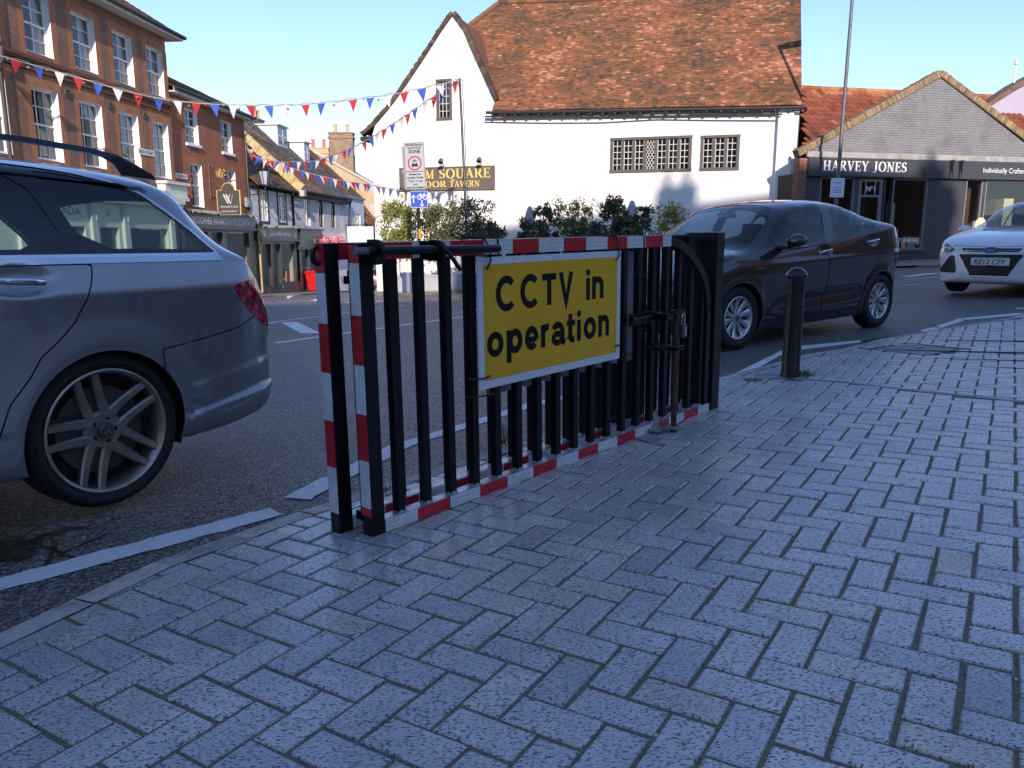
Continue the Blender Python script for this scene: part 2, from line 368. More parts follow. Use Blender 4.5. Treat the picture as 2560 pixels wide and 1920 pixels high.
n.links.new(ramp(n, sv.outputs[1], [(0, (.38,) * 3), (1, (.62,) * 3)]), P.inputs['Roughness'])
h = mth(n, 'ADD', mth(n, 'MULTIPLY', vo.outputs['Distance'], -1.0), mth(n, 'MULTIPLY', vo2.outputs['Distance'], -.5)); bump(n, P, h, .8, .010)
asphalt = m
struct(mb.build('road', asphalt, smooth=60))
# ---------------------------------------------------------------- pavement outline (kerb side first)
KERB = [(-3.1, -.6), (-2.2, .85), (-1.46, 2.03), (-1.21, 2.58), (-.82, 3.08), (-.25, 3.72), (.5, 4.52), (1.15, 5.22), (1.62, 5.85)]
for u, vv in [(1998, 899), (2043, 886), (2139, 871), (2228, 847), (2347, 826), (2497, 802), (2559, 793)]:
    p = gnd(u, vv, gz); KERB.append((p.x, p.y))
KERB += [(9.0, 12.2), (13, 15.5), (20, 20)]
PAV = KERB + [(22, 18), (22, -3.2), (-3.1, -3.2)]
def offset_line(pts, d):
    out = []; n = len(pts)
    for i in range(n):
        a = Vector(pts[min(i + 1, n - 1)]) - Vector(pts[max(i - 1, 0)]); a.normalize(); out.append((pts[i][0] - a.y * d, pts[i][1] + a.x * d))
    return out
def inpoly(x, y, poly):
    c = False; n = len(poly)
    for i in range(n):
        (x1, y1), (x2, y2) = poly[i], poly[i - 1]
        if (y1 > y) != (y2 > y) and x < (x2 - x1) * (y - y1) / (y2 - y1) + x1: c = not c
    return c
def seg_dist(x, y, line):
    best = 1e9; side = 0
    for (x1, y1), (x2, y2) in zip(line, line[1:]):
        dx, dy = x2 - x1, y2 - y1; t = max(0, min(1, ((x - x1) * dx + (y - y1) * dy) / (dx * dx + dy * dy))); d = math.hypot(x - x1 - t * dx, y - y1 - t * dy)
        if d < best: best = d; side = (dx * (y - y1) - dy * (x - x1))
    return best, side
def clip_half(poly, p, nrm):                               # keep (q-p).n <= 0
    out = []
    for i in range(len(poly)):
        a, b = poly[i - 1], poly[i]; da = (a[0] - p[0]) * nrm[0] + (a[1] - p[1]) * nrm[1]; db = (b[0] - p[0]) * nrm[0] + (b[1] - p[1]) * nrm[1]
        if (da <= 0) != (db <= 0): t = da / (da - db); out.append((a[0] + (b[0] - a[0]) * t, a[1] + (b[1] - a[1]) * t))
        if db <= 0: out.append(b)
    return out
def drape(mb, poly, f, h, step=.25, mi=0, tint=.5):        # sheet that follows the ground
    xs = [p[0] for p in poly]; ys = [p[1] for p in poly]
    tri = geometry.tessellate_polygon([[Vector((a, b, 0)) for a, b in poly]])
    vs = [Vector((a, b, 0)) for a, b in poly]; fs = [list(t) for t in tri]
    for _ in range(7):                                      # subdivide long triangles
        nf = []; done = True; cache = {}
        for t in fs:
            L = [(vs[t[i]] - vs[t[(i + 1) % 3]]).length for i in range(3)]; i = L.index(max(L))
            if L[i] > step:
                done = False; a, b, c = t[i], t[(i + 1) % 3], t[(i + 2) % 3]; key = (min(a, b), max(a, b))
                if key not in cache: vs.append((vs[a] + vs[b]) / 2); cache[key] = len(vs) - 1
                mm = cache[key]; nf += [[a, mm, c], [mm, b, c]]
            else: nf.append(t)
        fs = nf
        if done: break
    out = []
    for t in fs:
        a, b, c = (vs[i] for i in t)
        if (b.x - a.x) * (c.y - a.y) - (b.y - a.y) * (c.x - a.x) < 0: t = t[::-1]
        out.append(t)
    mb.add([(p.x, p.y, f(p.x, p.y) + h) for p in vs], out, mi, tint); return mb
# joint bed under the pavers: dark grit with moss
m, n, P = newmat('joint_grit'); v = coords(n); a = noise_node(n, v, 3, 4); b = noise_node(n, v, 90, 4)
c = mixc(n, ramp(n, a, [(.42, (0, 0, 0)), (.68, (.9, .9, .9))]), (.20, .175, .135), (.17, .175, .055)); c = mixc(n, 1.0, c, ramp(n, b, [(.25, (.4, .4, .4)), (.75, (1.5, 1.5, 1.5))]), 'MULTIPLY')
n.links.new(c, P.inputs['Base Color']); P.inputs['Roughness'].default_value = .95; bump(n, P, b, .7, .01); joint = m
bed_line = offset_line(KERB, .03)
mb = MB(); drape(mb, bed_line + [(22, 18), (22, -3.2), (-3.1, -3.2)], gz, -.0055, .9)
struct(mb.build('paving_joints', joint, smooth=60))
# herringbone clay pavers
m, n, P = newmat('blue_clay_paver'); v = coords(n); at = nd(n, 'ShaderNodeAttribute', attribute_name='tint')
mp = nd(n, 'ShaderNodeMapping'); n.links.new(v, mp.inputs[0]); mp.inputs['Rotation'].default_value = (0, 0, rad(-18)); mp.inputs['Scale'].default_value = (95, 210, 100)
pit = nd(n, 'ShaderNodeTexNoise'); pit.inputs['Scale'].default_value = 1; pit.inputs['Detail'].default_value = 3; pit.inputs['Roughness'].default_value = .55; n.links.new(mp.outputs[0], pit.inputs['Vector']); pit = pit.outputs['Fac']
dirt = noise_node(n, v, 2.2, 5, .65); fine = noise_node(n, v, 380, 3)
c = ramp(n, at.outputs['Fac'], [(0, (.44, .42, .425)), (.25, (.55, .51, .50)), (.5, (.62, .565, .545)), (.8, (.66, .59, .55)), (1, (.66, .52, .42))])
c = mixc(n, 1.0, c, ramp(n, dirt, [(.3, (.72, .72, .74)), (.6, (1.05, 1.04, 1.02)), (.8, (1.25, 1.2, 1.12))]), 'MULTIPLY')
pm = ramp(n, pit, [(.39, (1, 1, 1)), (.465, (0, 0, 0))]); c = mixc(n, pm, c, (.07, .07, .075)); n.links.new(c, P.inputs['Base Color'])
n.links.new(ramp(n, pit, [(.36, (.85,) * 3), (.48, (.46,) * 3), (.7, (.36,) * 3)]), P.inputs['Roughness']); P.inputs['Specular IOR Level'].default_value = 1.0; P.inputs['Coat Weight'].default_value = .5; P.inputs['Coat Roughness'].default_value = .28
h = mth(n, 'ADD', mth(n, 'MULTIPLY', mth(n, 'MINIMUM', pit, .5), 1.6), mth(n, 'MULTIPLY', fine, .12)); bump(n, P, h, .5, .005); paver = m
pav = MB(); A_ = rad(57.5); ex = Vector((math.cos(A_ - math.pi / 2), math.sin(A_ - math.pi / 2))); ey = Vector((math.cos(A_), math.sin(A_))); w = .1125
MH0 = gnd(2175, 871, gz); MHC = [gnd(*q, gz) for q in ((2158, 873), (2270, 857), (2412, 872), (2325, 889))]; MHP = [(p.x, p.y) for p in MHC]
EDGE = [gnd(*q, gz) for q in ((1985, 947), (2110, 955), (2250, 972), (2560, 1004))]; EDGE = [(p.x, p.y) for p in EDGE]; EDGE.append((EDGE[-1][0] * 2.6 - EDGE[-2][0] * 1.6, EDGE[-1][1] * 2.6 - EDGE[-2][1] * 1.6))
def add_block(poly, tint):
    if len(poly) < 3: return
    cx = sum(p[0] for p in poly) / len(poly); cy = sum(p[1] for p in poly) / len(poly)
    ar = abs(sum(poly[i - 1][0] * poly[i][1] - poly[i][0] * poly[i - 1][1] for i in range(len(poly)))) / 2
    if ar < .0012: return
    n = len(poly); tx, ty = RNG.gauss(0, .006), RNG.gauss(0, .006); dz = RNG.gauss(0, .0011)
    Z = lambda x, y: gz(x, y) + dz + tx * (x - cx) + ty * (y - cy)
    def ins(d):
        out = []
        for x, y in poly:
            l = math.hypot(x - cx, y - cy); k = max(.3, 1 - d * 1.25 / l); out.append((cx + (x - cx) * k, cy + (y - cy) * k))
        return out
    i1, i2 = ins(.0065), ins(.003)
    vs = [(x, y, Z(x, y)) for x, y in i1] + [(x, y, Z(x, y) - .0018) for x, y in i2] + [(x, y, Z(x, y) - .0050) for x, y in poly] + [(x, y, Z(x, y) - .014) for x, y in poly]
    fs = [list(range(n))] + [[(r + 1) * n + i, (r + 1) * n + (i + 1) % n, r * n + (i + 1) % n, r * n + i] for r in range(3) for i in range(n)]
    pav.add(vs, fs, 0, tint)
def near(x, y): return seg_dist(x, y, KERB)
def jit(q, a=.0022): return [(x + RNG.uniform(-a, a), y + RNG.uniform(-a, a)) for x, y in q]
K2 = offset_line(KERB, -.05)
for i in range(-70, 190):
    for j in range(-70, 190):
        r = (i - j) % 4
        if r == 0: a, b = 2, 1
        elif r == 3: a, b = 1, 2
        else: continue
        c0 = ex * ((i + a / 2) * w) + ey * ((j + b / 2) * w)
        if c0.y < -.6 or c0.y > 17 or c0.x > 14 or c0.x < -3 or not inpoly(c0.x, c0.y, PAV) and near(c0.x, c0.y)[0] > .14: continue
        if c0.y > 2 and abs(c0.x) > c0.y * .95 + 1.5: continue
        g = .0046 + RNG.uniform(0, .0026)
        q = [(i * w + g, j * w + g), ((i + a) * w - g, j * w + g), ((i + a) * w - g, (j + b) * w - g), (i * w + g, (j + b) * w - g)]
        q = [tuple(ex * x + ey * y) for x, y in jit(q)]
        d, sd = near(c0.x, c0.y)
        if d < .35:                                         # cut to the kerb
            for (x1, y1), (x2, y2) in zip(KERB, KERB[1:]):
                ln = math.hypot(x2 - x1, y2 - y1); nn = (-(y2 - y1) / ln, (x2 - x1) / ln); t = ((c0.x - x1) * (x2 - x1) + (c0.y - y1) * (y2 - y1)) / ln / ln
                if -.05 <= t <= 1.05 and q: q = clip_half(q, (x1 - nn[0] * .003, y1 - nn[1] * .003), nn)
        if not q: continue
        d, sd = seg_dist(c0.x, c0.y, EDGE)
        if d < .3:
            for (x1, y1), (x2, y2) in zip(EDGE, EDGE[1:]):
                ln = math.hypot(x2 - x1, y2 - y1); nn = (-(y2 - y1) / ln, (x2 - x1) / ln); t = ((c0.x - x1) * (x2 - x1) + (c0.y - y1) * (y2 - y1)) / ln / ln
                if 0 <= t <= 1 and q:
                    sgn = 1 if (c0.x - x1) * nn[0] + (c0.y - y1) * nn[1] > 0 else -1
                    q = clip_half(q, (x1 + nn[0] * sgn * .034, y1 + nn[1] * sgn * .034), (-nn[0] * sgn, -nn[1] * sgn))
            if not q: continue
        if inpoly(c0.x, c0.y, MHP): continue
        ti = .45 + RNG.gauss(0, .20) + .3 * mnoise.noise((c0.x * 1.2, c0.y * 1.2, 3))
        add_block(q, min(1, max(0, ti)))
struct(pav.build('pavement', paver))
# dropped kerb stones, thin edging strip
kerb_stone = mat('kerb_stone', (.44, .39, .345), .8, var=.35, vs=6, bs=45, bst=.5)
concrete = mat('concrete', (.27, .26, .245), .85, var=.25, vs=5, bs=60, bst=.4)
mb = MB(); ko = offset_line(KERB, .002); ki = offset_line(KERB, .11)
dens = []
for (a, b), (c, d), (e, f), (g_, h_) in zip(ko, ko[1:], ki, ki[1:]):
    L = math.hypot(c - a, d - b); k_ = max(1, round(L / .3))
    for q in range(k_): dens.append((a + (c - a) * q / k_, b + (d - b) * q / k_, e + (g_ - e) * q / k_, f + (h_ - f) * q / k_))
for s_, (p, q) in enumerate(zip(dens, dens[1:])):
    z1 = gz(p[0], p[1]); z2 = gz(q[0], q[1]); e = .06 if s_ % 3 == 2 else 0
    q = tuple(q[i] - (q[i] - p[i]) * (.03 if s_ % 3 == 2 else 0) for i in range(4)); lo1, lo2 = rz(p[2], p[3]) - .03, rz(q[2], q[3]) - .03; t = RNG.random()
    mb.add([(p[0], p[1], z1 - .001), (q[0], q[1], z2 - .001), (p[2], p[3], max(z1 - .012, lo1 + .034)), (q[2], q[3], max(z2 - .012, lo2 + .034)), (p[2], p[3], lo1), (q[2], q[3], lo2)], [(0, 1, 3, 2), (2, 3, 5, 4)], 0, t)
struct(mb.build('kerb', tintmat('kerb_stones', [(0, (.36, .34, .32)), (.5, (.47, .42, .38)), (1, (.55, .46, .40))], .8, 14, .4, .5)))
mb = MB(); eo = offset_line(EDGE, .028); ei = offset_line(EDGE, -.028)
for (a, b), (c, d) in zip(zip(eo, ei), zip(eo[1:], ei[1:])):
    for q in range(6):
        f0, f1 = q / 6, (q + 1) / 6; pts = [tuple(a[i] + (c[i] - a[i]) * f0 for i in (0, 1)), tuple(b[i] + (d[i] - b[i]) * f0 for i in (0, 1)), tuple(b[i] + (d[i] - b[i]) * f1 for i in (0, 1)), tuple(a[i] + (c[i] - a[i]) * f1 for i in (0, 1))]
        mb.add([(x, y, gz(x, y) + .002) for x, y in pts] + [(x, y, gz(x, y) - .03) for x, y in pts], [(0, 1, 2, 3), (0, 3, 7, 4), (1, 5, 6, 2)])
struct(mb.build('edging_strip', mat('edging', (.22, .22, .235), .5, var=.2, vs=6)))
# square inspection cover in the pavement
t = thing('inspection_cover', 'square recessed inspection cover with rusty rim set in the pavement', 'manhole cover', (0, 0, 0))
rust = mat('rusty_rim', (.17, .11, .07), .7, .4, var=.4, vs=20)
mc = sum((Vector(p) for p in MHC), Vector()) / 4
mb = MB()
for i in range(4):
    a, b = MHC[i - 1], MHC[i]; a2, b2 = mc + (a - mc) * .93, mc + (b - mc) * .93
    mb.add([a + Vector((0, 0, .002)), b + Vector((0, 0, .002)), b2 + Vector((0, 0, .002)), a2 + Vector((0, 0, .002)), a2 - Vector((0, 0, .01)), b2 - Vector((0, 0, .01))], [(0, 1, 2, 3), (3, 2, 5, 4)])
mb.build('rim', rust, t)
m, n, P = newmat('cover_steel'); v = coords(n); ck = nd(n, 'ShaderNodeTexVoronoi'); ck.inputs['Scale'].default_value = 38; n.links.new(v, ck.inputs['Vector'])
P.inputs['Base Color'].default_value = (.2, .2, .215, 1); P.inputs['Roughness'].default_value = .45; bump(n, P, ck.outputs['Distance'], .8, .01)
mb = MB(); q = [mc + (p - mc) * .93 - Vector((0, 0, .004)) for p in MHC]; mb.add(q, [(0, 1, 2, 3)]); cv = mb.build('cover_plate', m, t)
mb = MB(); kx = (MHC[2] - MHC[3]).normalized(); ky = (MHC[1] - MHC[2]).normalized() ; c0 = gnd(2299, 870, gz)
mb.add([c0 + kx * a - ky * b + Vector((0, 0, -.001)) for a, b in ((-.06, -.018), (.06, -.018), (.06, .018), (-.06, .018))], [(0, 1, 2, 3)]); mb.build('lifting_slot', black_plastic, t)
# ---------------------------------------------------------------- painted markings
m, n, P = newmat('road_paint'); v = coords(n); a = noise_node(n, v, 9, 6, .75); b = noise_node(n, v, 90, 3)
wear = mth(n, 'ADD', mth(n, 'MULTIPLY', a, .8), mth(n, 'MULTIPLY', b, .3))
c = mixc(n, ramp(n, wear, [(.36, (1, 1, 1)), (.43, (0, 0, 0))]), ramp(n, a, [(.4, (.68, .68, .66)), (.7, (.82, .82, .80))]), (.16, .155, .15)); n.links.new(c, P.inputs['Base Color'])
P.inputs['Roughness'].default_value = .65; bump(n, P, b, .4, .006); paint = m
marks = MB()
def ribbon(a, b, w, jag=.006, h=.004, mb=marks, fz=rz):
    a, b = Vector(a[:2]), Vector(b[:2]); d = (b - a); L = d.length; d.normalize(); nn = Vector((-d.y, d.x)); k_ = max(2, int(L / .05)) if L < 6 else int(L / .4)
    vs = []
    for i in range(k_ + 1):
        p = a + d * (L * i / k_)
        for s_ in (-1, 1):
            q = p + nn * s_ * (w / 2 + RNG.uniform(-jag, jag)); vs.append((q.x, q.y, fz(q.x, q.y) + h))
    mb.add(vs, [(2 * i, 2 * i + 2, 2 * i + 3, 2 * i + 1) for i in range(k_)])
def rib2(p, q, w, **kw): ribbon(gnd(*p), gnd(*q), w, **kw)
def patch(pts, h=.004, mb=marks): drape(mb, [(p.x, p.y) for p in (gnd(*q) for q in pts)], rz, h, .6)
a, b = gnd(0, 1462), gnd(690, 1280); d = (b - a).normalized(); ribbon(a - d * 1.3, b, .135, .009)
ribbon(gnd(742, 1248), gnd(1000, 1116), .135, .009); ribbon(gnd(1000, 1116), gnd(1330, 1012), .11); ribbon(gnd(1330, 1012), gnd(1560, 962), .11); ribbon(gnd(1560, 962), gnd(1790, 949), .0, .03)
patch([(1790, 958), (1950, 879), (1998, 866), (2152, 851), (2150, 857), (1998, 876), (1950, 890), (1810, 968)])
patch([(2341, 816), (2398, 797), (2412, 801), (2352, 821)]); patch([(2400, 797), (2560, 782), (2560, 787), (2420, 800)])
patch([(2300, 826), (2338, 818), (2350, 822), (2310, 831)])
rib2((680, 806), (1010, 764), .10, jag=.004); rib2((690, 858), (1160, 792), .12, jag=.004); patch([(702, 806), (752, 834), (803, 834), (742, 805)])
rib2((1155, 793), (1400, 765), .12, jag=.004); patch([(1145, 781), (1190, 771), (1250, 769), (1180, 779)])
rib2((600, 822), (690, 806), .10, jag=.004)
for u0, u1, vv in ((690, 760, 741), (860, 925, 755), (940, 1000, 753), (690, 830, 753)): rib2((u0, vv + 1), (u1, vv - 2), .12, jag=.003)
patch([(705, 745), (760, 741), (770, 744), (720, 748)]); patch([(775, 752), (800, 745), (822, 744), (800, 754)])
rib2((2262, 692), (2340, 683), .22, jag=.003); rib2((2262, 699), (2345, 693), .1, jag=.003); rib2((2262, 713), (2303, 711), .1, jag=.003)
rib2((2540, 772), (2700, 766), .12, jag=.003)
struct(marks.build('road_marking', paint))
# tar over-banding and a patch repair by the near kerb
tar = mat('tar', (.010, .010, .011), .38, var=.3, vs=14, bs=90, bst=.4); tm = MB()
for pq, w_ in (([(0, 1335), (60, 1352), (130, 1372), (195, 1400)], .022), ([(70, 1380), (110, 1340), (150, 1322), (212, 1322)], .03), ([(0, 1352), (40, 1362), (100, 1345), (170, 1327)], .05), ([(108, 1425), (130, 1385), (140, 1350)], .018), ([(130, 1395), (270, 1335)], .008), ([(0, 1400), (60, 1385), (95, 1368)], .03), ([(105, 1310), (40, 1358)], .015)):
    for p, q in zip(pq, pq[1:]): ribbon(gnd(*p), gnd(*q), w_, .007, .003, tm)
drape(tm, [(p.x, p.y) for p in (gnd(*q) for q in ((-60, 1360), (20, 1345), (75, 1362), (92, 1385), (60, 1402), (-60, 1412)))], rz, .0025, .2)
struct(tm.build('tar_repair', tar))
# gutter grating by the right-hand kerb
g0, g1, g2, g3 = gnd(2160, 853), gnd(2222, 842), gnd(2228, 849), gnd(2168, 862)
t = thing('drain_grating', 'slotted iron drain grating in the gutter beyond the bollard', 'drain'); mb = MB()
up = Vector((0, 0, .012))
for i in range(9):
    f0, f1 = i / 9, (i + .55) / 9; A, B = g0.lerp(g1, f0), g0.lerp(g1, f1); C, D = g3.lerp(g2, f1), g3.lerp(g2, f0); mb.add([A + up, B + up, C + up, D + up, A, B, C, D], [(0, 3, 2, 1), (0, 1, 5, 4), (3, 7, 6, 2), (1, 2, 6, 5), (0, 4, 7, 3)])
mb.build('bars', mat('cast_iron', (.07, .065, .06), .55, .6, var=.3, vs=30), t)
mb = MB().add([p + Vector((0, 0, .003)) for p in (g0, g3, g2, g1)], [(0, 1, 2, 3)]); mb.build('pit', black_plastic, t)
# far pavements (sunlit flags by the shops, tavern terrace, right-hand shopfront)
flag = brickmat('stone_flags', (.33, .30, .26), (.27, .25, .22), (.16, .14, .12), .6, .45, .012)
m, n, P = newmat('flagstones'); v = coords(n); b = nd(n, 'ShaderNodeTexBrick'); n.links.new(v, b.inputs['Vector']); b.inputs['Scale'].default_value = 1; b.inputs['Brick Width'].default_value = .75; b.inputs['Row Height'].default_value = .5; b.inputs['Mortar Size'].default_value = .008
b.inputs['Color1'].default_value = (.30, .26, .215, 1); b.inputs['Color2'].default_value = (.24, .22, .19, 1); b.inputs['Mortar'].default_value = (.1, .09, .08, 1); n.links.new(mixc(n, 1.0, b.outputs[0], ramp(n, noise_node(n, v, 3, 5), [(.3, (.7, .7, .7)), (.7, (1.15, 1.15, 1.1))]), 'MULTIPLY'), P.inputs['Base Color']); P.inputs['Roughness'].default_value = .75; flag = m
fp = MB()
def slab(poly, h=.0):
    drape(fp, poly, gz, h, 1.2); n_ = len(poly)
    for i in range(n_):
        (a, b), (c, d) = poly[i - 1], poly[i]; k_ = max(1, int(math.hypot(c - a, d - b) / 1.5))
        for q in range(k_):
            p0 = (a + (c - a) * q / k_, b + (d - b) * q / k_); p1 = (a + (c - a) * (q + 1) / k_, b + (d - b) * (q + 1) / k_)
            fp.add([(*p0, gz(*p0) + h), (*p1, gz(*p1) + h), (*p1, gz(*p1) - .25), (*p0, gz(*p0) - .25)], [(0, 1, 2, 3), (3, 2, 1, 0)])
slab([(-14.6, 4), (-10.6, 4), (-10.2, 22), (-9.4, 30.5), (-8.6, 31.6), (-8.2, 40), (-7.2, 58), (-14.6, 58)])
slab([(-4.6, 23.2), (-3.28, 22.7), (-1.19, 22.9), (3, 22.4), (8, 22.0), (11.4, 22.0), (12.43, 21.65), (15.5, 21.6), (24, 23.5), (24, 32), (-6.5, 34), (-6.9, 46), (-7.4, 46), (-6.3, 31.5)])
struct(fp.build('flagstone_pavement', flag))
# ================================================================ left-hand terrace
AL = math.atan2(.9964, .0852); DL = Vector((.0852, .9964, 0)); NIN = Vector((-.9964, .0852, 0))
def lpos(l, y=0, z=0): return Vector((-14.7, 0, 0)) + DL * l + NIN * y + Vector((0, 0, z))
def lbuild(name, label, l0, cat='building'): return thing(name, label, cat, lpos(l0), AL)
brick_a = brickmat('brown_orange_brick', (.33, .135, .064), (.20, .112, .075), (.27, .21, .16), patch=((.17, .11, .078), .55), bh=.073)
brick_b = brickmat('orange_red_brick', (.45, .145, .058), (.33, .105, .048), (.30, .19, .13), bh=.073)
brick_dress = brickmat('orange_rubbed_brick', (.47, .18, .072), (.38, .14, .06), (.36, .19, .10), bw=.11)
tile_stops = [(0, (.075, .055, .038)), (.3, (.140, .078, .042)), (.52, (.215, .096, .046)), (.78, (.33, .128, .058)), (1, (.48, .24, .14))]
tile_red = tintmat('clay_tile', tile_stops, .85, 30, .3)
tile_brown = tintmat('brown_clay_tile', [(0, (.05, .04, .03)), (.4, (.12, .075, .048)), (.75, (.20, .115, .068)), (1, (.30, .19, .12))], .88, 30, .3)
slate = tintmat('grey_slate', [(0, (.05, .05, .05)), (.5, (.10, .095, .088)), (1, (.16, .15, .135))], .7, 20, .2)
soffit_w = mat('soffit_paint', (.62, .60, .55), .6, var=.05)
charcoal = mat('charcoal_paint', (.035, .038, .044), .4, var=.15, vs=6)
sign_grey = mat('lettering_grey', (.55, .55, .55), .4)
gold = mat('gilt_lettering', (.75, .50, .16), .35, .25)
cornice_m = mat('cornice_stone', (.42, .41, .39), .7, var=.1)
timber_black = mat('black_timber', (.022, .020, .018), .7, var=.3, vs=12)
render_w = mat('white_render', (.72, .71, .69), .85, var=.05, vs=2, bs=20, bst=.3)
lead_m = mat('lead_flashing', (.27, .27, .275), .6, .2, var=.15)
# --- three storey brown brick town house
b1 = lbuild('brick_townhouse', 'tall three storey brown brick town house with white sash windows, leftmost in the terrace', 20)
WX = [17.7, 19.75, 21.77, 23.79, 25.78, 27.70]
holes = [(x - 20, x - 20 + 1.09, 6.10, 7.66) for x in WX] + [(x - 20, x - 20 + 1.09, 3.32, 5.22) for x in WX]
fr = [(-6, -3), (9, -3), (9, 8.15), (-6, 8.15)]
mb = MB(); shop = [(1.0, 2.1, -.3, 1.55), (2.3, 3.5, -.3, 1.55), (4.2, 5.2, -.3, 1.55), (5.85, 8.2, -.3, 1.55)]
mb.wall([(-6, 2.55), (9, 2.55), (9, 8.15), (-6, 8.15)], holes, .22, mi=0, mr=1)
mb.add([(9, 0, -3), (9, 9, -3), (9, 9, 8.15), (9, 0, 8.15), (-6, 9, 8.15), (-6, 9, -3), (-6, 0, -3), (-6, 0, 8.15)], [(0, 1, 2, 3), (1, 5, 4, 2), (5, 6, 7, 4)])
mb.add([(9, 0, -3), (9, 0, 2.55), (8.5, 0, 2.55), (8.5, 0, -3)], [(0, 1, 2, 3)])
mb.build('wall', [brick_a, window_white], b1)
mb = MB()
for x in WX:
    for z0, z1, top in ((6.10, 7.66, .22), (3.32, 5.22, .36)):
        a = x - 20; mb.wall([(a - .24, z0 - .1), (a + 1.33, z0 - .1), (a + 1.33, z1 + .0), (a - .24, z1 + .0)], [(a - .001, a + 1.091, z0 - .099, z1 - .001)], .004, y0=-.004)
        mb.add([(a - .12, -.006, z1), (a + 1.21, -.006, z1), (a + 1.33, -.006, z1 + top), (a - .24, -.006, z1 + top)], [(0, 1, 2, 3)])
mb.add([(8.76, -.005, 2.6), (8.999, -.005, 2.6), (8.999, -.005, 8.1), (8.76, -.005, 8.1)], [(0, 1, 2, 3)])
mb.build('brick_dressing', brick_dress, b1)
for x in WX:
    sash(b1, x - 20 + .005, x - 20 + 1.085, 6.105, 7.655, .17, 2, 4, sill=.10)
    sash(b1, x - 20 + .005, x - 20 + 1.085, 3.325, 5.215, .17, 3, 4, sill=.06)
mb = MB(); mb.box(-6, 9.0, -.07, -.002, 5.60, 5.66); mb.box(-6, 9.0, -.04, -.002, 5.66, 5.80); mb.box(-6, 9.0, -.10, -.002, 5.80, 5.86); mb.box(-6, 9.0, -.13, -.002, 5.86, 5.95)
mb.build('string_course', [brickmat('moulded_brick', (.25, .08, .03), (.16, .055, .03), (.1, .06, .04), .11, .07)], b1)
mb = MB(); mb.box(-6, 9.42, -.44, -.0, 8.15, 8.19, 0); mb.box(-6, 9.44, -.46, -.44, 8.13, 8.31, 0); mb.box(9.42, 9.44, -.44, 9, 8.13, 8.31, 0); mb.box(9.0, 9.42, 0, 9, 8.15, 8.19); mb.build('eaves_board', soffit_w, b1)
mb = MB(); mb.tube([(-6, -.52, 8.27), (9.50, -.52, 8.25)], .06, 10)
for i in range(9): mb.box(-5 + 1.8 * i, -4.9 + 1.8 * i, -.56, -.46, 8.19, 8.28)
mb.build('gutter', black_plastic, b1, smooth=40)
tile_roof('roof', tile_red, b1, [(0, 0), (15.4, 0), (11.2, 5.2), (0, 5.2)], lambda u, v, h: (-6 + u, -.46 + v * .83 - h * .55, 8.29 + v * .55 + h * .83), .2, .16, seed=2)
mb = MB(); mb.lathe([(.13, 0), (.13, .03), (.09, .045), (.075, .045), (.06, .02), (.025, .02), (.025, .06), (.001, .06)], 16, T(0, 0, 0) @ rotx(math.pi / 2))
for a, z in ((3.28, 5.28), (5.33, 5.28), (7.3, 5.28)):
    q = mb.build('wall_plaque', mat('iron_plaque', (.09, .075, .062), .7, .2, var=.2) if a < 4 else bpy.data.materials['iron_plaque'], b1, smooth=40); q.location = (a, -.003, z)
mb = MB(); mb.tube([(.62, -.07, 8.1), (.62, -.07, 5.98), (.62, -.15, 5.9), (.62, -.15, 5.6), (.62, -.07, 5.5), (.62, -.07, 2.6)], .05, 8); mb.build('drainpipe', mat('old_pipe', (.06, .045, .038), .6), b1, smooth=40); MB().tube([(8.93, -.04, 5.5), (8.93, -.04, 3.5), (9.1, -.12, 2.9), (9.2, -.1, 2.5)], .012, 6).build('wall_cable', bpy.data.materials['old_pipe'], b1, smooth=40)
# pale shopfront under the town house, seen through the estate car
sf = mat('pale_green_shop_paint', (.62, .66, .58), .5, var=.04, vs=4); mb = MB()
mb.wall([(-6, -3), (8.5, -3), (8.5, 2.30), (-6, 2.30)], shop, .18, y0=-.02)
mb.box(-6, 8.9, -.30, -.02, 2.30, 2.42); mb.box(-6, 8.9, -.38, -.02, 2.42, 2.55); mb.box(7.7, 9.3, -.34, .1, 2.56, 2.70); mb.box(7.75, 9.25, -.3, .1, 2.55, 3.10); mb.box(7.68, 9.35, -.40, .1, 3.10, 3.20)
for a in (.75, 3.85, 5.52, 8.4): 
    mb.box(a - .14, a + .14, -.12, -.02, -2, 2.28); mb.wall([(a - .10, 1.72), (a + .10, 1.72), (a + .10, 2.2), (a - .10, 2.2)], [(a - .07, a + .07, 1.76, 2.16)], .02, y0=-.135)
mb.wall([(-6, -3), (-5, -3), (-5, -2), (-6, -2)], [], 0)
s0 = mb.build('shopfront', sf, b1, bevel=.006)
mb = MB()
for h in shop: mb.add([(h[0], .1, h[2]), (h[1], .1, h[2]), (h[1], .1, h[3]), (h[0], .1, h[3])], [(0, 1, 2, 3)])
mb.build('shop_window', shop_glass, b1)
mb = MB(); mb.add([(-5, 1.2, -2), (8.5, 1.2, -2), (8.5, 1.2, 2.4), (-5, 1.2, 2.4)], [(0, 1, 2, 3)]); mb.build('shop_interior', mat('pale_interior', (.30, .32, .29), .8, var=.3, vs=1.5), b1)
mb = MB(); f = lambda a, b, d: (a, -.026, b)
text_mb('DADA', .24, mb, lambda a, b, d: (2.75 + a, -.026, 1.88 + b), width=1.15); mb.build('lettering', mat('dark_lettering', (.06, .075, .07), .5), b1); mb = MB(); text_mb('33', .16, mb, lambda a, b, d: (4.68 + a, -.026, 1.9 + b)); mb.build('lettering', bpy.data.materials['dark_lettering'], b1)
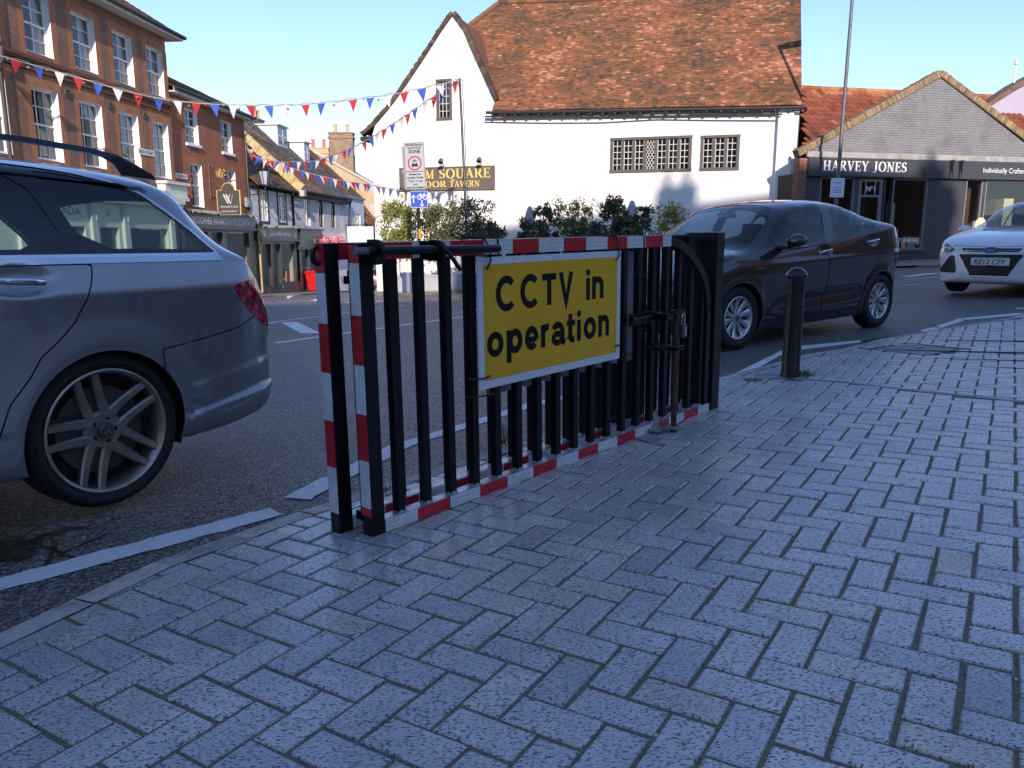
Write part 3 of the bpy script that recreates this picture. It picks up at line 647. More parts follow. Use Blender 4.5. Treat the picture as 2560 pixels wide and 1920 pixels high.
def wall_sign(name, label, txt, l, z, w, h, back=0):
    t = thing(name, label, 'street sign', lpos(l, back - .03, z), AL)
    MB().box(-w / 2, w / 2, 0, .02, 0, h).build('plate', mat('sign_plate_white', (.72, .71, .66), .5) if 'sign_plate_white' not in bpy.data.materials else bpy.data.materials['sign_plate_white'], t, bevel=.004)
    mb = MB(); text_mb(txt, h * .52, mb, lambda a, b, d: (a, -.003, h * .24 + b), width=w * .86, bold=.02); mb.build('lettering', bpy.data.materials['dark_lettering'], t); return t
wall_sign('street_name_sign', 'white HIGH STREET name plate between two tall windows of the brown brick town house', 'HIGH STREET', 27.18, 3.98, 1.0, .2)
# --- two storey orange brick house with the goldsmith shop
b2 = lbuild('goldsmith_house', 'orange red brick house with charcoal goldsmith shopfront and black gutter along its eaves', 29.05)
o = 29.05; Y2 = .15
wins = [(30.33 - o, 31.35 - o, 4.78, 6.07), (33.33 - o, 34.32 - o, 4.78, 6.07), (30.5 - o, 31.42 - o, 2.44, 4.08), (33.42 - o, 34.42 - o, 2.44, 4.08)]
mb = MB(); mb.wall([(0, 2.2), (6.6, 2.2), (6.6, 6.40), (0, 6.40)], wins, .2, lambda a, b, y: (a, y, b), y0=Y2, mi=0, mr=1)
mb.add([(6.6, Y2, -3), (6.6, 8, -3), (6.6, 8, 6.4), (6.6, 4, 8.2), (6.6, Y2, 6.4)], [(0, 1, 2, 3, 4)]); mb.add([(0, 8, 6.4), (6.6, 8, 6.4), (6.6, 8, -3), (0, 8, -3)], [(0, 1, 2, 3)]); mb.build('wall', [brick_b, window_white], b2)
for h in wins: sash(b2, h[0] + .005, h[1] - .005, h[2] + .005, h[3] - .005, Y2 + .14, 2, 4, sill=.0 if h[2] < 3 else -.04, curside=-1)
for h in wins[:2]: MB().box(h[0] - .06, h[1] + .06, Y2 - .09, Y2 + .02, h[2] - .10, h[2] - .0).build('sill', window_white, b2, bevel=.006)
for h in wins: MB().add([(h[0] - .1, Y2 - .004, h[3]), (h[1] + .1, Y2 - .004, h[3]), (h[1] + .2, Y2 - .004, h[3] + .24), (h[0] - .2, Y2 - .004, h[3] + .24)], [(0, 1, 2, 3)]).build('brick_arch', brick_dress, b2)
mb = MB(); mb.box(0, 6.75, Y2 - .32, Y2, 6.38, 6.42); mb.box(0, 6.75, Y2 - .34, Y2 - .32, 6.36, 6.54); mb.build('eaves_board', soffit_w, b2)
mb = MB(); mb.tube([(0.02, Y2 - .40, 6.52), (6.95, Y2 - .40, 6.50)], .065, 10); mb.tube([(6.75, Y2 - .4, 6.46), (6.72, Y2 - .38, 6.2), (6.5, Y2 - .06, 5.7), (6.5, Y2 - .06, 2.3)], .045, 8); mb.build('gutter', black_plastic, b2, smooth=40)
tile_roof('roof', tile_brown, b2, [(0, 0), (6.8, 0), (6.8, 4.6), (0, 4.6)], lambda u, v, h: (u, Y2 - .36 + v * .91 - h * .4, 6.54 + v * .42 + h * .91), .2, .16, seed=3)
def shopfront(root, x0, x1, zb, zf0, zf1, y, txt, txx, wins, proj=.25, colm=charcoal, tm=None, door=None, stall=.45, serifed=False, th=.26, inside_mat=None):
    mb = MB(); mb.box(x0, x1, y - proj, y + .1, zf0, zf1); mb.box(x0 - .05, x1 + .05, y - proj - .10, y + .1, zf1, zf1 + .10); mb.box(x0, x1, y - proj - .04, y, zf0 - .07, zf0)
    mb.wall([(x0, zb), (x1, zb), (x1, zf0), (x0, zf0)], wins, .14, y0=y - proj + .12); mb.build('shopfront', colm, root, bevel=.008)
    g = MB(); r = MB()
    for h in wins:
        g.add([(h[0], y, h[2]), (h[1], y, h[2]), (h[1], y, h[3]), (h[0], y, h[3])], [(0, 1, 2, 3)])
    g.build('shop_window', shop_glass, root)
    r.box(x0 + .1, x1 - .1, y + .05, y + 2.2, zb - .05, zf0); r.f.pop(2); r.m.pop(); r.t.pop(); r.build('shop_interior', inside_mat or dark_room, root)  # interior box gets the given matt material
    if txt:
        mb = MB(); text_mb(txt, th, mb, lambda a, b, d: (txx[0] + a, y - proj - .004, (zf0 + zf1) / 2 - th / 2 + b), width=txx[1], bold=.015); mb.build('lettering', tm or sign_grey, root)
warm_int = mat('shop_display', (.40, .37, .28), .8, var=.45, vs=1.2)
shopfront(b2, .1, 6.65, -1.6, 1.66, 2.20, Y2, 'CHRISTOPHER WHARTON GOLDSMITH', (3.2, 5.6), [(.4, 2.2, -.2, 1.5), (2.6, 3.5, -1.2, 1.5), (3.9, 6.1, -.4, 1.5)], inside_mat=warm_int)
mb = MB()                                                  # W mark at the end of the fascia
for a in (6.32,): stroke(mb, [(a - .12, 2.12), (a - .05, 1.74), (a, 1.98), (a + .05, 1.74), (a + .12, 2.12)], .045, lambda p, q, d: (p, Y2 - .256, q))
mb.build('emblem', sign_grey, b2)
def icicles(root, x0, x1, y, z, n, name='fairy_lights'):
    mb = MB()
    for i in range(n): 
        a = x0 + (x1 - x0) * i / n + RNG.uniform(-.03, .03); l = RNG.uniform(.02, .13); mb.box(a, a + .025, y - .03, y - .01, z - l, z)
    mb.tube([(x0, y - .02, z), (x1, y - .02, z)], .012, 5); mb.build(name, mat('pale_light_string', (.55, .55, .5), .5) if 'pale_light_string' not in bpy.data.materials else bpy.data.materials['pale_light_string'], root)
icicles(b2, .2, 6.6, Y2 - .36, 2.30, 90)
wall_sign('street_name_sign', 'small grimy street name plate on the corner of the orange brick goldsmith house', 'GEORGE ST', 29.75, 3.42, .9, .18, .15)
# hanging goldsmith sign
hs = thing('hanging_sign', 'charcoal hanging goldsmith sign with gold edge on scrolled wall bracket', 'shop sign', lpos(32.0, -.0, 0), AL)
def bshape(w, h, r): return [(-w / 2, 0), (w / 2, 0), (w / 2, h)] + arc(0, h, r, r * 1.05, 0, 180, 16) + [(-w / 2, h)]
# board lies across the pavement: local plane y(out) / z, thickness along x
fb = lambda a, b, d: (d, -.60 - a, b)
mb = MB(); mb.prism([(a, b + 2.17) for a, b in bshape(.98, .98, .28)], fb, -.02, .02); mb.build('gold_edge', gold, hs)
mb = MB(); mb.prism([(a * .93, (b - .03) * .96 + 2.22) for a, b in bshape(.98, .98, .28)], fb, -.028, .028); mb.build('board', mat('sign_board', (.05, .047, .045), .5), hs)
mb = MB(); ff = lambda a, b, d: (-.031, -.60 - a, b)
for q, w_ in (([(-.2, 2.98), (-.02, 2.62)], .055), ([(-.1, 2.98), (.0, 2.78), (.08, 2.62)], .055), ([(.0, 2.8), (.07, 2.98)], .03), ([(.1, 2.64), (.18, 2.98)], .012)): stroke(mb, q, w_, ff)
mb.build('emblem', sign_grey, hs); mb = MB(); text_mb('WHARTON', .085, mb, lambda a, b, d: (-.031, -.60 - a, 2.45 + b), width=.72); mb.build('lettering', sign_grey, hs); mb = MB(); text_mb('GOLDSMITH', .07, mb, lambda a, b, d: (-.031, -.60 - a, 2.28 + b), width=.62); mb.build('lettering', sign_grey, hs)
mb = MB(); mb.tube([(0, .14, 3.5), (0, -1.25, 3.52)], .02, 6); mb.tube([(0, .14, 4.1), (0, -.3, 4.05), (0, -.75, 3.55)], .015, 6); mb.tube([(0, .12, 2.95), (0, -.35, 3.5)], .02, 6); mb.tube([(0, .14, 2.8), (0, .14, 4.2)], .02, 6)
for a in (-.25, -.95): mb.tube([(0, a, 3.5), (0, a, 3.1)], .012, 6)
mb.build('bracket', mat('rusty_iron', (.14, .09, .07), .6, .4, var=.3, vs=15), hs)
mb = MB()
for i in range(46): a = RNG.uniform(0, 6.28); r = RNG.uniform(.03, .2); mb.ball((RNG.uniform(-.05, .05), -.33 + r * math.cos(a), 3.78 + r * math.sin(a)), RNG.uniform(.02, .045), 6)
mb.build('gilt_ornament', mat('gilt', (.75, .5, .15), .3, .8), hs)
# lantern on the corner
ln = thing('wall_lantern', 'black and glass hexagonal lantern on scrolled bracket at the corner of the goldsmith house', 'lantern', lpos(35.9, -.55, 3.62), AL)
six = lambda r, z: [(r, z)]
mb = MB(); mb.lathe([(.12, .0), (.25, .62)], 6); mb.build('glass', mat('lantern_glass', (.40, .46, .52), .12, spec=.8), ln)
mb = MB()
for j in range(6):
    a = 2 * math.pi * j / 6; mb.tube([(.12 * math.cos(a), .12 * math.sin(a), 0), (.255 * math.cos(a), .255 * math.sin(a), .62)], .014, 5)
mb.lathe([(.001, -.03), (.13, -.03), (.13, .02), (.10, .02)], 6); mb.lathe([(.28, .60), (.29, .64), (.16, .80), (.17, .86), (.10, .93), (.03, .97), (.03, 1.05), (.045, 1.08), (.001, 1.14)], 6); mb.tube([(0, 0, -.03), (0, 0, -.35), (.0, .3, -.42), (0, .7, -.42)], .022, 6); mb.tube([(0, .7, -.1), (0, .3, -.25), (0, .05, -.35)], .015, 6)
mb.build('frame', black_metal, ln)
bx = thing('alarm_box', 'grey burglar alarm box on the brick corner beside the hanging sign', 'alarm box', lpos(35.35, .09, 2.62), AL); MB().box(-.16, .16, -.08, .06, 0, .42).build('case', mat('grey_plastic', (.24, .25, .26), .5), bx, bevel=.02); MB().box(-.06, .06, -.09, -.08, .15, .28).build('label_plate', mat('label_grey', (.4, .4, .4), .5), bx)
# --- white half-timbered shop
b3 = lbuild('half_timbered_shop', 'white half timbered shop with low brown tile roof next to the orange brick house', 35.7); o = 35.7
wins = [(36.72 - o, 37.62 - o, 2.05, 3.46), (39.0 - o, 39.88 - o, 2.05, 3.46)]
mb = MB(); mb.wall([(0, 1.7), (5.2, 1.7), (5.2, 3.62), (0, 3.62)], wins, .1, y0=.1); mb.build('wall', render_w, b3)
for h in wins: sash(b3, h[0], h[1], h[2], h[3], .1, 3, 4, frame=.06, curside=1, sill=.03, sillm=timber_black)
mb = MB()
for a in (.93, 1.98, 3.2, 4.24, 5.1): mb.box(a - .05, a + .05, .06, .1, 1.75, 3.6)
mb.box(0, 5.2, .05, .1, 3.5, 3.62); mb.build('timber_frame', timber_black, b3)
tile_roof('roof', tile_brown, b3, [(0, 0), (5.1, 0), (5.1, 3.9), (0, 3.9)], lambda u, v, h: (u, -.25 + v * .76 - h * .65, 3.66 + v * .65 + h * .76), .19, .13, seed=4, clump=.6)
mb = MB(); mb.tube([(0, -.32, 3.64), (5.15, -.32, 3.6)], .055, 8); mb.build('gutter', timber_black, b3)
shopfront(b3, .35, 5.15, -1.75, 1.20, 1.80, .1, 'CHRISTOPHER WHARTON', (2.75, 2.7), [(.75, 1.75, -1.0, 1.02), (1.95, 2.9, -1.45, 1.02), (3.1, 4.9, -.9, 1.02)], inside_mat=mat('cream_interior', (.55, .56, .42), .8, var=.25, vs=1), th=.2)
for a in (.8, 4.75):
    mb = MB(); stroke(mb, [(a - .13, 1.7), (a - .05, 1.32), (a, 1.55), (a + .05, 1.32), (a + .13, 1.7)], .04, lambda p, q, d: (p, -.156, q)); mb.build('emblem', sign_grey, b3)
icicles(b3, .4, 5.1, -.26, 1.88, 70)
mb = MB(); mb.box(1.1, 2.9, -.12, .1, -2, -1.2); mb.box(2.9, 5.15, -.14, .1, -2, -.95); mb.build('stall_riser', charcoal, b3)
mb = MB(); mb.tube([(.25, -.1, 1.5), (.3, -.1, -1.2)], .05, 8); mb.build('drainpipe', mat('brass_pole', (.45, .33, .16), .5, .3), b3)
# --- white painted brick house with the big brown roof
b4 = lbuild('white_brick_house', 'white painted brick house under a very large brown roof with two dormers', 40.9); o = 40.9
wbrick = brickmat('white_painted_brick', (.70, .69, .68), (.66, .65, .64), (.58, .57, .56), ms=.008, bst=.8)
wins = [(42.4 - o, 43.27 - o, 1.95, 3.45), (44.7 - o, 45.45 - o, 1.95, 3.45), (46.86 - o, 47.67 - o, 1.95, 3.45)]
mb = MB(); mb.wall([(0, 1.65), (8.9, 1.65), (8.9, 3.75), (0, 3.75)], wins, .12, y0=.0); mb.add([(8.9, 0, -4), (8.9, 9, -4), (8.9, 9, 3.7), (8.9, 4.8, 7.9), (8.9, 0, 3.7)], [(0, 1, 2, 3, 4)]); mb.add([(0, 0, 3.5), (0, 4.8, 8), (0, 9.6, 3.5)], [(0, 1, 2)]); mb.build('wall', wbrick, b4)
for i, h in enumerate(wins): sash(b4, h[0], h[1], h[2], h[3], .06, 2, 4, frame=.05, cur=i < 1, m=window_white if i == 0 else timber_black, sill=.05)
RP = lambda u, v, h: (u - 5.3, -.35 + v * .745 - h * .667, 3.72 + v * .667 + h * .745)
tile_roof('roof', tile_brown, b4, [(5.3, 0), (10.5, 0), (9.2, 6.75), (0, 6.75), (0, 3.2), (5.3, 3.2)], RP, .22, .15, seed=6, clump=.8)
tile_roof('slate_roof', slate, b4, [(10.5, 0), (14.5, 0), (14.5, 6.75), (9.2, 6.75)], RP, .26, .2, seed=7, clump=.3)
mb = MB(); n_ = 12
for i in range(n_):
    L_ = 7.0 / n_; j = RNG.uniform(-.02, .02); mb.box(-.15 + j * .5, .13 + j * .5, i * L_ + .004, (i + 1) * L_ - .004, -.25, .20 + j, M=T(0, -.5, 3.80) @ rotx(math.atan(.895)))
mb.build('verge_parapet', mat('lichen_stone', (.46, .37, .17), .9, var=.35, vs=4, bs=20, bst=.6), b4, bevel=.03)
MB().box(-.2, .18, -.62, -.36, 3.38, 3.72).build('parapet_kneeler', mat('pale_stone', (.45, .43, .38), .85, var=.3, vs=10), b4, bevel=.05)
mb = MB(); mb.tube([(.2, -.42, 3.68), (9.0, -.42, 3.72)], .07, 8); mb.tube([(8.9, -.4, 3.7), (9.0, -.25, 3.3), (9.0, -.1, 1.7)], .05, 8); mb.box(.1, 8.9, -.3, .0, 3.4, 3.62); mb.build('gutter', timber_black, b4)
for a, yb, w_ in ((6.5, 2.9, 1.5), (8.35, 2.1, .95)):
    z0 = 3.72 + (yb + .35) * .895; mb = MB(); mb.box(a - w_ / 2, a + w_ / 2, yb, yb + 2.6, z0 - .1, z0 + 1.15); mb.box(a - w_ / 2 - .1, a + w_ / 2 + .1, yb - .12, yb + 2.7, z0 + 1.15, z0 + 1.22)
    dm = mb.build('dormer', mat('dormer_paint', (.55, .55, .54), .7, var=.1), b4); g = MB().box(a - w_ / 2 + .12, a + w_ / 2 - .12, yb - .015, yb, z0 + .15, z0 + 1.05).build('window', mat('dormer_glass', (.05, .055, .06), .1), dm)
    bm_ = MB(); bm_.box(a - .03, a + .03, yb - .03, yb - .016, z0 + .15, z0 + 1.05); bm_.box(a - w_ / 2 + .12, a + w_ / 2 - .12, yb - .03, yb - .016, z0 + .55, z0 + .61); bm_.build('glazing_bar', window_white, dm)
def chimney(root, x, y, z0, w, d, h, m, pots, potm, name='chimney'):
    mb = MB(); mb.box(x - w / 2, x + w / 2, y - d / 2, y + d / 2, z0, z0 + h); mb.box(x - w / 2 - .06, x + w / 2 + .06, y - d / 2 - .06, y + d / 2 + .06, z0 + h - .35, z0 + h - .2); mb.box(x - w / 2 - .05, x + w / 2 + .05, y - d / 2 - .05, y + d / 2 + .05, z0 + h, z0 + h + .1)
    c = mb.build(name, m, root)
    for i in range(pots):
        px = x - w / 2 + w * (i + .5) / pots; mb = MB(); mb.lathe([(.001, 0), (.15, 0), (.17, .08), (.13, .12), (.12, .5), (.15, .52), (.15, .6), (.11, .6), (.11, .3)], 12, T(px, y, z0 + h + .1)); mb.build('chimney_pot', potm, c, smooth=40)
    return c
pot_y = mat('buff_pot', (.50, .36, .20), .85, var=.2); pot_o = mat('terracotta_pot', (.48, .16, .06), .8, var=.15); stock = brickmat('yellow_stock_brick', (.36, .25, .14), (.25, .16, .10), (.25, .2, .15))
chimney(b4, 8.3, 5.2, 7.2, 1.0, .6, 1.2, stock, 2, pot_y)
shopfront(b4, .15, 3.6, -1.9, .78, 1.72, .0, None, None, [(.5, 1.5, -1.7, .7), (1.7, 2.9, -.8, .7)], proj=.22, stall=.4, inside_mat=mat('dark_brown_shop', (.10, .085, .07), .8, var=.5, vs=2))
mb = MB(); text_mb('INKA', .3, mb, lambda a, b, d: (2.55 + a, -.226, .98 + b), width=.95, bold=.02); mb.build('lettering', gold, b4)
mb = MB(); mb.wall([(3.6, -3), (8.9, -3), (8.9, 1.65), (3.6, 1.65)], [(4.2, 6.6, -1.8, .6)], .15, y0=-.0); mb.build('ground_floor', render_w, b4); MB().box(4.2, 6.6, .1, .14, -1.8, .6).build('shutter', brickmat('roller_shutter', (.30, .29, .27), (.26, .25, .24), (.12, .12, .11), 5, .09, .02), b4)
fl = thing('flower_box', 'overflowing pink flowers in a box over the shop beside the white brick house door', 'flowers', lpos(45.6, -.35, .95), AL)
def leafblob(mb, c, R, n, size, rng, tint=lambda p: .5, sq=1.0):
    for _ in range(n):
        while True:
            p = Vector((rng.uniform(-1, 1), rng.uniform(-1, 1), rng.uniform(-1, 1)))
            if .25 < p.length < 1: break
        q = Vector((p.x * R[0], p.y * R[1], p.z * R[2])) + Vector(c); d = Vector((rng.gauss(0, 1), rng.gauss(0, 1), rng.gauss(0, .8) + .3)).normalized(); s_ = d.orthogonal().normalized(); s_ = Matrix.Rotation(rng.uniform(0, 6.3), 3, d) @ s_; w_ = d.cross(s_); L = size * rng.uniform(.7, 1.3)
        mb.add([q - s_ * L, q + w_ * L * .35 * sq + d * L * .15, q + s_ * L, q - w_ * L * .35 * sq + d * L * .15], [(0, 1, 2, 3)], 0, min(1, max(0, tint(p) + rng.gauss(0, .16))))
rg = random.Random(4); mb = MB()
for i in range(9): leafblob(mb, (-1.9 + i * .47, rg.uniform(-.1, .1), rg.uniform(0, .25)), (.32, .28, .3), 60, .09, rg, sq=2)
mb.build('blossom', tintmat('pink_petals', [(0, (.55, .10, .14)), (.6, (.75, .28, .30)), (1, (.8, .6, .55))], .7), fl)
leaf_m = tintmat('leaf_green', [(0, (.045, .06, .028)), (.4, (.095, .12, .055)), (.75, (.16, .185, .085)), (1, (.24, .26, .13))], .5, 9, .2, 0, .5, .35)
mb = MB()
for i in range(8): leafblob(mb, (-1.7 + i * .47, 0, rg.uniform(-.35, -.1)), (.3, .25, .2), 50, .09, rg)
mb.build('foliage', leaf_m, fl); MB().box(-2, 2, -.15, .32, -.55, -.3).build('trough', timber_black, fl)
# --- pale house, ochre gable, low far house
b5 = lbuild('pale_house', 'narrow pale rendered house with blank white sign beyond the white brick house', 49.8)
mb = MB(); mb.wall([(0, -4), (4.3, -4), (4.3, 3.95), (0, 3.9)], [(2.15, 3.35, .9, 2.95)], .12, y0=.0); mb.add([(4.3, 0, -4), (4.3, 6, -4), (4.3, 6, 7), (4.3, 0, 3.95)], [(0, 1, 2, 3)]); mb.build('wall', mat('pale_blue_render', (.60, .61, .61), .8, var=.06, vs=2), b5)
sash(b5, 2.15, 3.35, .9, 2.95, .06, 2, 4, sill=.05); MB().box(-.1, 4.4, -.12, .05, 3.88, 3.98).build('eaves_board', lead_m, b5)
tile_roof('roof', tile_brown, b5, [(0, 0), (4.3, 0), (4.3, 5), (0, 5)], lambda u, v, h: (u, -.05 + v * .74 - h * .67, 3.98 + v * .67 + h * .74), .22, .15, seed=9)
ws = thing('projecting_sign', 'blank white rectangular sign board projecting from the pale house wall', 'sign', lpos(49.6, -.05, 1.0), AL); MB().box(-.03, .03, -1.75, -.1, 0, 1.05).build('board', white_paint, ws, bevel=.01); MB().tube([(0, .1, 1.15), (0, -1.8, 1.15)], .025, 6).build('bracket', black_metal, ws)
og = thing('ochre_gable_house', 'ochre rendered gable house with tall brick chimney at the far end of the street', 'building', (-12, 58, 0)); ochre = mat('ochre_render', (.46, .35, .20), .9, var=.2, vs=.8, bs=8, bst=.3)
mb = MB(); pg = [(-5, -5), (3.2, -5), (3.2, 4.4), (-2.9, 7.75), (-5, 6.9)]; mb.prism(pg, lambda a, b, d: (a, d, b), 0, 7); mb.build('wall', ochre, og); mb = MB(); mb.prism([(-2.9, 7.76), (3.3, 4.36), (3.3, 4.5), (-2.9, 7.95)], lambda a, b, d: (a, d, b), -.12, 7); mb.build('coping', mat('pale_coping', (.5, .44, .33), .8), og)
chimney(og, -.55, 1.2, 5.0, 1.75, .8, 3.9, stock, 2, pot_y); chimney(og, -2.2, .9, 6.4, 1.6, .8, 1.4, ochre, 2, pot_o); chimney(og, 2.2, 3, 4, .8, .8, 1.6, stock, 1, pot_o)
b6 = lbuild('low_cottage', 'low white timber framed cottage with steep tile roof far down the street', 54.2)
mb = MB(); mb.wall([(0, -5), (9, -5), (9, 1.2), (0, 1.6)], [(1.4, 2.3, -.6, .9), (3.6, 4.5, -.6, .9), (6, 7, -.6, .9)], .1, y0=-.4); mb.add([(9, -.4, -5), (9, 4, -5), (9, 4, 1.2), (9, -.4, 1.2)], [(0, 1, 2, 3)]); mb.build('wall', render_w, b6)
mb = MB()
for a in (.3, 1.2, 2.5, 3.4, 4.7, 5.8, 7.2, 8.3): mb.box(a - .06, a + .06, -.44, -.4, -4, 1.3)
mb.box(0, 9, -.44, -.4, -1.2, -1.05); mb.build('timber_frame', timber_black, b6); g = MB()
for a, b in ((1.4, 2.3), (3.6, 4.5), (6, 7)): g.box(a, b, -.33, -.3, -.6, .9)
g.build('window', mat('dark_glass', (.03, .03, .035), .15), b6)
tile_roof('roof', tile_red, b6, [(0, 0), (9.3, 0), (9.3, 4.6), (0, 4.6)], lambda u, v, h: (u, -.75 + v * .62 - h * .78, 1.55 - u * .03 + v * .78 + h * .62), .25, .17, seed=12)
eh = thing('end_house', 'white half timbered house closing the view at the bottom of the street', 'building', (-8.4, 66, 0)); mb = MB(); mb.prism([(-5, -7), (5, -7), (5, 1), (0, 4.5), (-5, 1)], lambda a, b, d: (a, d, b), 0, 6); mb.build('wall', render_w, eh)
mb = MB()
for a in (-4, -3, -2.2, -1.2, .2, 1.4, 2.6, 3.8): mb.box(a - .1, a + .1, -.05, 0, -6, 1)
mb.box(-5, 5, -.06, 0, -2.4, -2.2); mb.build('timber_frame', timber_black, eh); mb = MB(); mb.prism([(-5.4, .7), (0, 4.55), (5.4, .7), (5.4, 1), (0, 4.9), (-5.4, 1)], lambda a, b, d: (a, d, b), -.3, 6.2); mb.build('roof', mat('far_tile', (.19, .085, .045), .9, var=.3), eh)
# ================================================================ tavern
AT = math.atan2(-.274, .9617); TO = Vector((10.07, 27, 0)); TX = Vector((.9617, -.274, 0)); TY = Vector((.274, .9617, 0))
def tp(x, y=0, z=0): return TO + TX * x + TY * y + Vector((0, 0, z))
tv = thing('tavern', 'long white rendered tavern with tall pointed gable and huge mottled red tile roof', 'building', TO, AT)
lime = mat('lime_render', (.80, .775, .72), .9, var=.035, vs=1.2, bs=14, bst=.45, var2=(.83, .81, .76)); darkwood = mat('grey_window_timber', (.095, .085, .075), .7, var=.25, vs=14)
slit = (-13.40, -12.87, 5.71, 7.05); lw_ = (-6.74, -3.97, 3.62, 4.70); rw_ = (-3.58, -2.36, 3.62, 4.67)
out = [(-16.15, -2.5), (-.42, -2.5), (-.42, 5.53), (-3, 5.60), (-6, 5.66), (-9, 5.76), (-11.1, 5.88), (-11.12, 6.25), (-11.25, 6.55), (-11.59, 7.28), (-11.92, 7.96), (-12.30, 8.8), (-12.72, 9.34), (-13.22, 8.77), (-13.87, 7.94), (-14.6, 7.05), (-15.03, 6.55), (-15.41, 6.14), (-16.0, 5.58), (-16.15, 5.2)]
mb = MB(); mb.wall(out, [slit, lw_, rw_], .16)
mb.add([(-16.15, 0, -2.5), (-16.15, 0, 5.2), (-16.15, 9, 5.2), (-16.15, 9, -2.5), (-.42, 0, -2.5), (-.42, 9, -2.5), (-.42, 9, 5.5), (-.42, 4.6, 10.2), (-.42, 0, 5.5)], [(0, 1, 2, 3), (4, 5, 6, 7, 8)]); mb.build('wall', lime, tv)
mb = MB(); mb.box(-1.12, -.62, -.22, .02, -2.5, 5.48); mb.box(-.62, -.43, -.07, .02, -2.5, 5.4); mb.build('buttress', lime, tv, bevel=.02)
def verge(pts, name):                                     # laced tile edge along the gable
    mb = MB()
    for (a, b), (c, d) in zip(pts, pts[1:]):
        L = math.hypot(c - a, d - b); k_ = max(1, int(L / .12)); dx, dz = (c - a) / L, (d - b) / L; nx, nz = (-dz, dx) if dx * 1 > 0 else (-dz, dx)
        if nz < 0: nx, nz = -nx, -nz
        for q in range(k_):
            p = L * q / k_; x0, z0 = a + dx * p, b + dz * p; j = RNG.uniform(0, .025); w_ = L / k_ + .02
            mb.add([(x0 - nx * .02, -.11 - j, z0 - nz * .02), (x0 + dx * w_ - nx * .02, -.11 - j, z0 + dz * w_ - nz * .02), (x0 + dx * w_ + nx * (.10 + j), -.11 - j, z0 + dz * w_ + nz * (.10 + j)), (x0 + nx * (.12 + j), -.11 - j, z0 + nz * (.12 + j)),
                    (x0 - nx * .02, .2, z0 - nz * .02), (x0 + dx * w_ - nx * .02, .2, z0 + dz * w_ - nz * .02), (x0 + dx * w_ + nx * (.10 + j), .2, z0 + dz * w_ + nz * (.10 + j)), (x0 + nx * (.12 + j), .2, z0 + nz * (.12 + j))],
                   [(0, 1, 2, 3), (3, 2, 6, 7), (0, 4, 5, 1), (1, 5, 6, 2), (0, 3, 7, 4)], 0, min(1, max(0, RNG.gauss(.25, .15))))
    return mb.build(name, tile_brown, tv)
vL = [(-16.55, 5.20), (-16.04, 5.56), (-15.41, 6.16), (-15.03, 6.57), (-14.6, 7.07), (-13.87, 7.96), (-13.22, 8.79), (-12.72, 9.37)]; vR = [(-12.72, 9.37), (-12.30, 8.82), (-11.92, 7.98), (-11.59, 7.30), (-11.25, 6.58), (-11.09, 6.26)]
verge(vL, 'verge'); verge(vR, 'verge')
mb = MB()
for v_ in (vL, vR):
    for (a, b), (c, d) in zip(v_, v_[1:]): mb.add([(a, .1, b + .06), (c, .1, d + .06), (c, 8, d + .06), (a, 8, b + .06)], [(0, 1, 2, 3)])
mb.build('gable_roof', mat('gable_tiles', (.16, .075, .04), .9, var=.4, vs=3), tv)
MB().box(-16.62, -16.1, -.1, 6, 5.0, 5.16).build('eaves_soffit', timber_black, tv)
cs, sn = math.cos(rad(47)), math.sin(rad(47))
def TP(u, v, h):
    x = u - 14; sag = -.10 * math.sin(math.pi * min(1, max(0, (x + 12) / 12))) * (v / 6.8) + .05 * mnoise.noise((x * .35, v * .4, 2)); e = 5.55 + max(0, -x) * .028
    return (x, -.32 + v * cs - (h + sag) * sn, e + v * sn + (h + sag) * cs)
tile_roof('roof', tile_red, tv, [(2.85, 0), (13.6, 0), (13.6, 6.75), (1.7, 6.85), (.7, 5.2), (.9, .75), (2.85, .75)], TP, .165, .098, .014, seed=21, clump=.62)
mb = MB()
for i in range(29):
    x0 = -12.3 + i * .412; p = TP(x0 + 14, 6.83, .03); q = TP(min(13.6, x0 + .44 + 14), 6.83, .045); mb.tube([p, q], .11, 8, tint=min(1, max(0, RNG.gauss(.45, .2))))
for i in range(6): p = TP(.7 + i * .19, 5.2 + i * .30, .02); q = TP(.7 + (i + 1) * .19, 5.2 + (i + 1) * .3, .04); mb.tube([p, q], .10, 8, tint=.4)
mb.build('ridge_tiles', tile_red, tv, smooth=50)
mb = MB(); mb.tube([(x, -.40, 5.46 + max(0, -x) * .028) for x in (-11.35, -8, -5, -2.5, -.3)], .055, 8); mb.tube([(x, -.36, 5.30 + max(0, -x) * .027 + .05 * math.sin(x)) for x in (-11.4, -9, -7, -5, -3, -1)], .03, 6)
for i in range(25): x0 = -11.1 + i * .45 + RNG.uniform(-.06, .06); z0 = 5.5 - x0 * .027; mb.box(x0 - .035, x0 + .035, -.4, 0.02, z0 - .13, z0 - .02)
mb.build('gutter', mat('brown_gutter', (.035, .028, .024), .6, var=.2), tv, smooth=40)
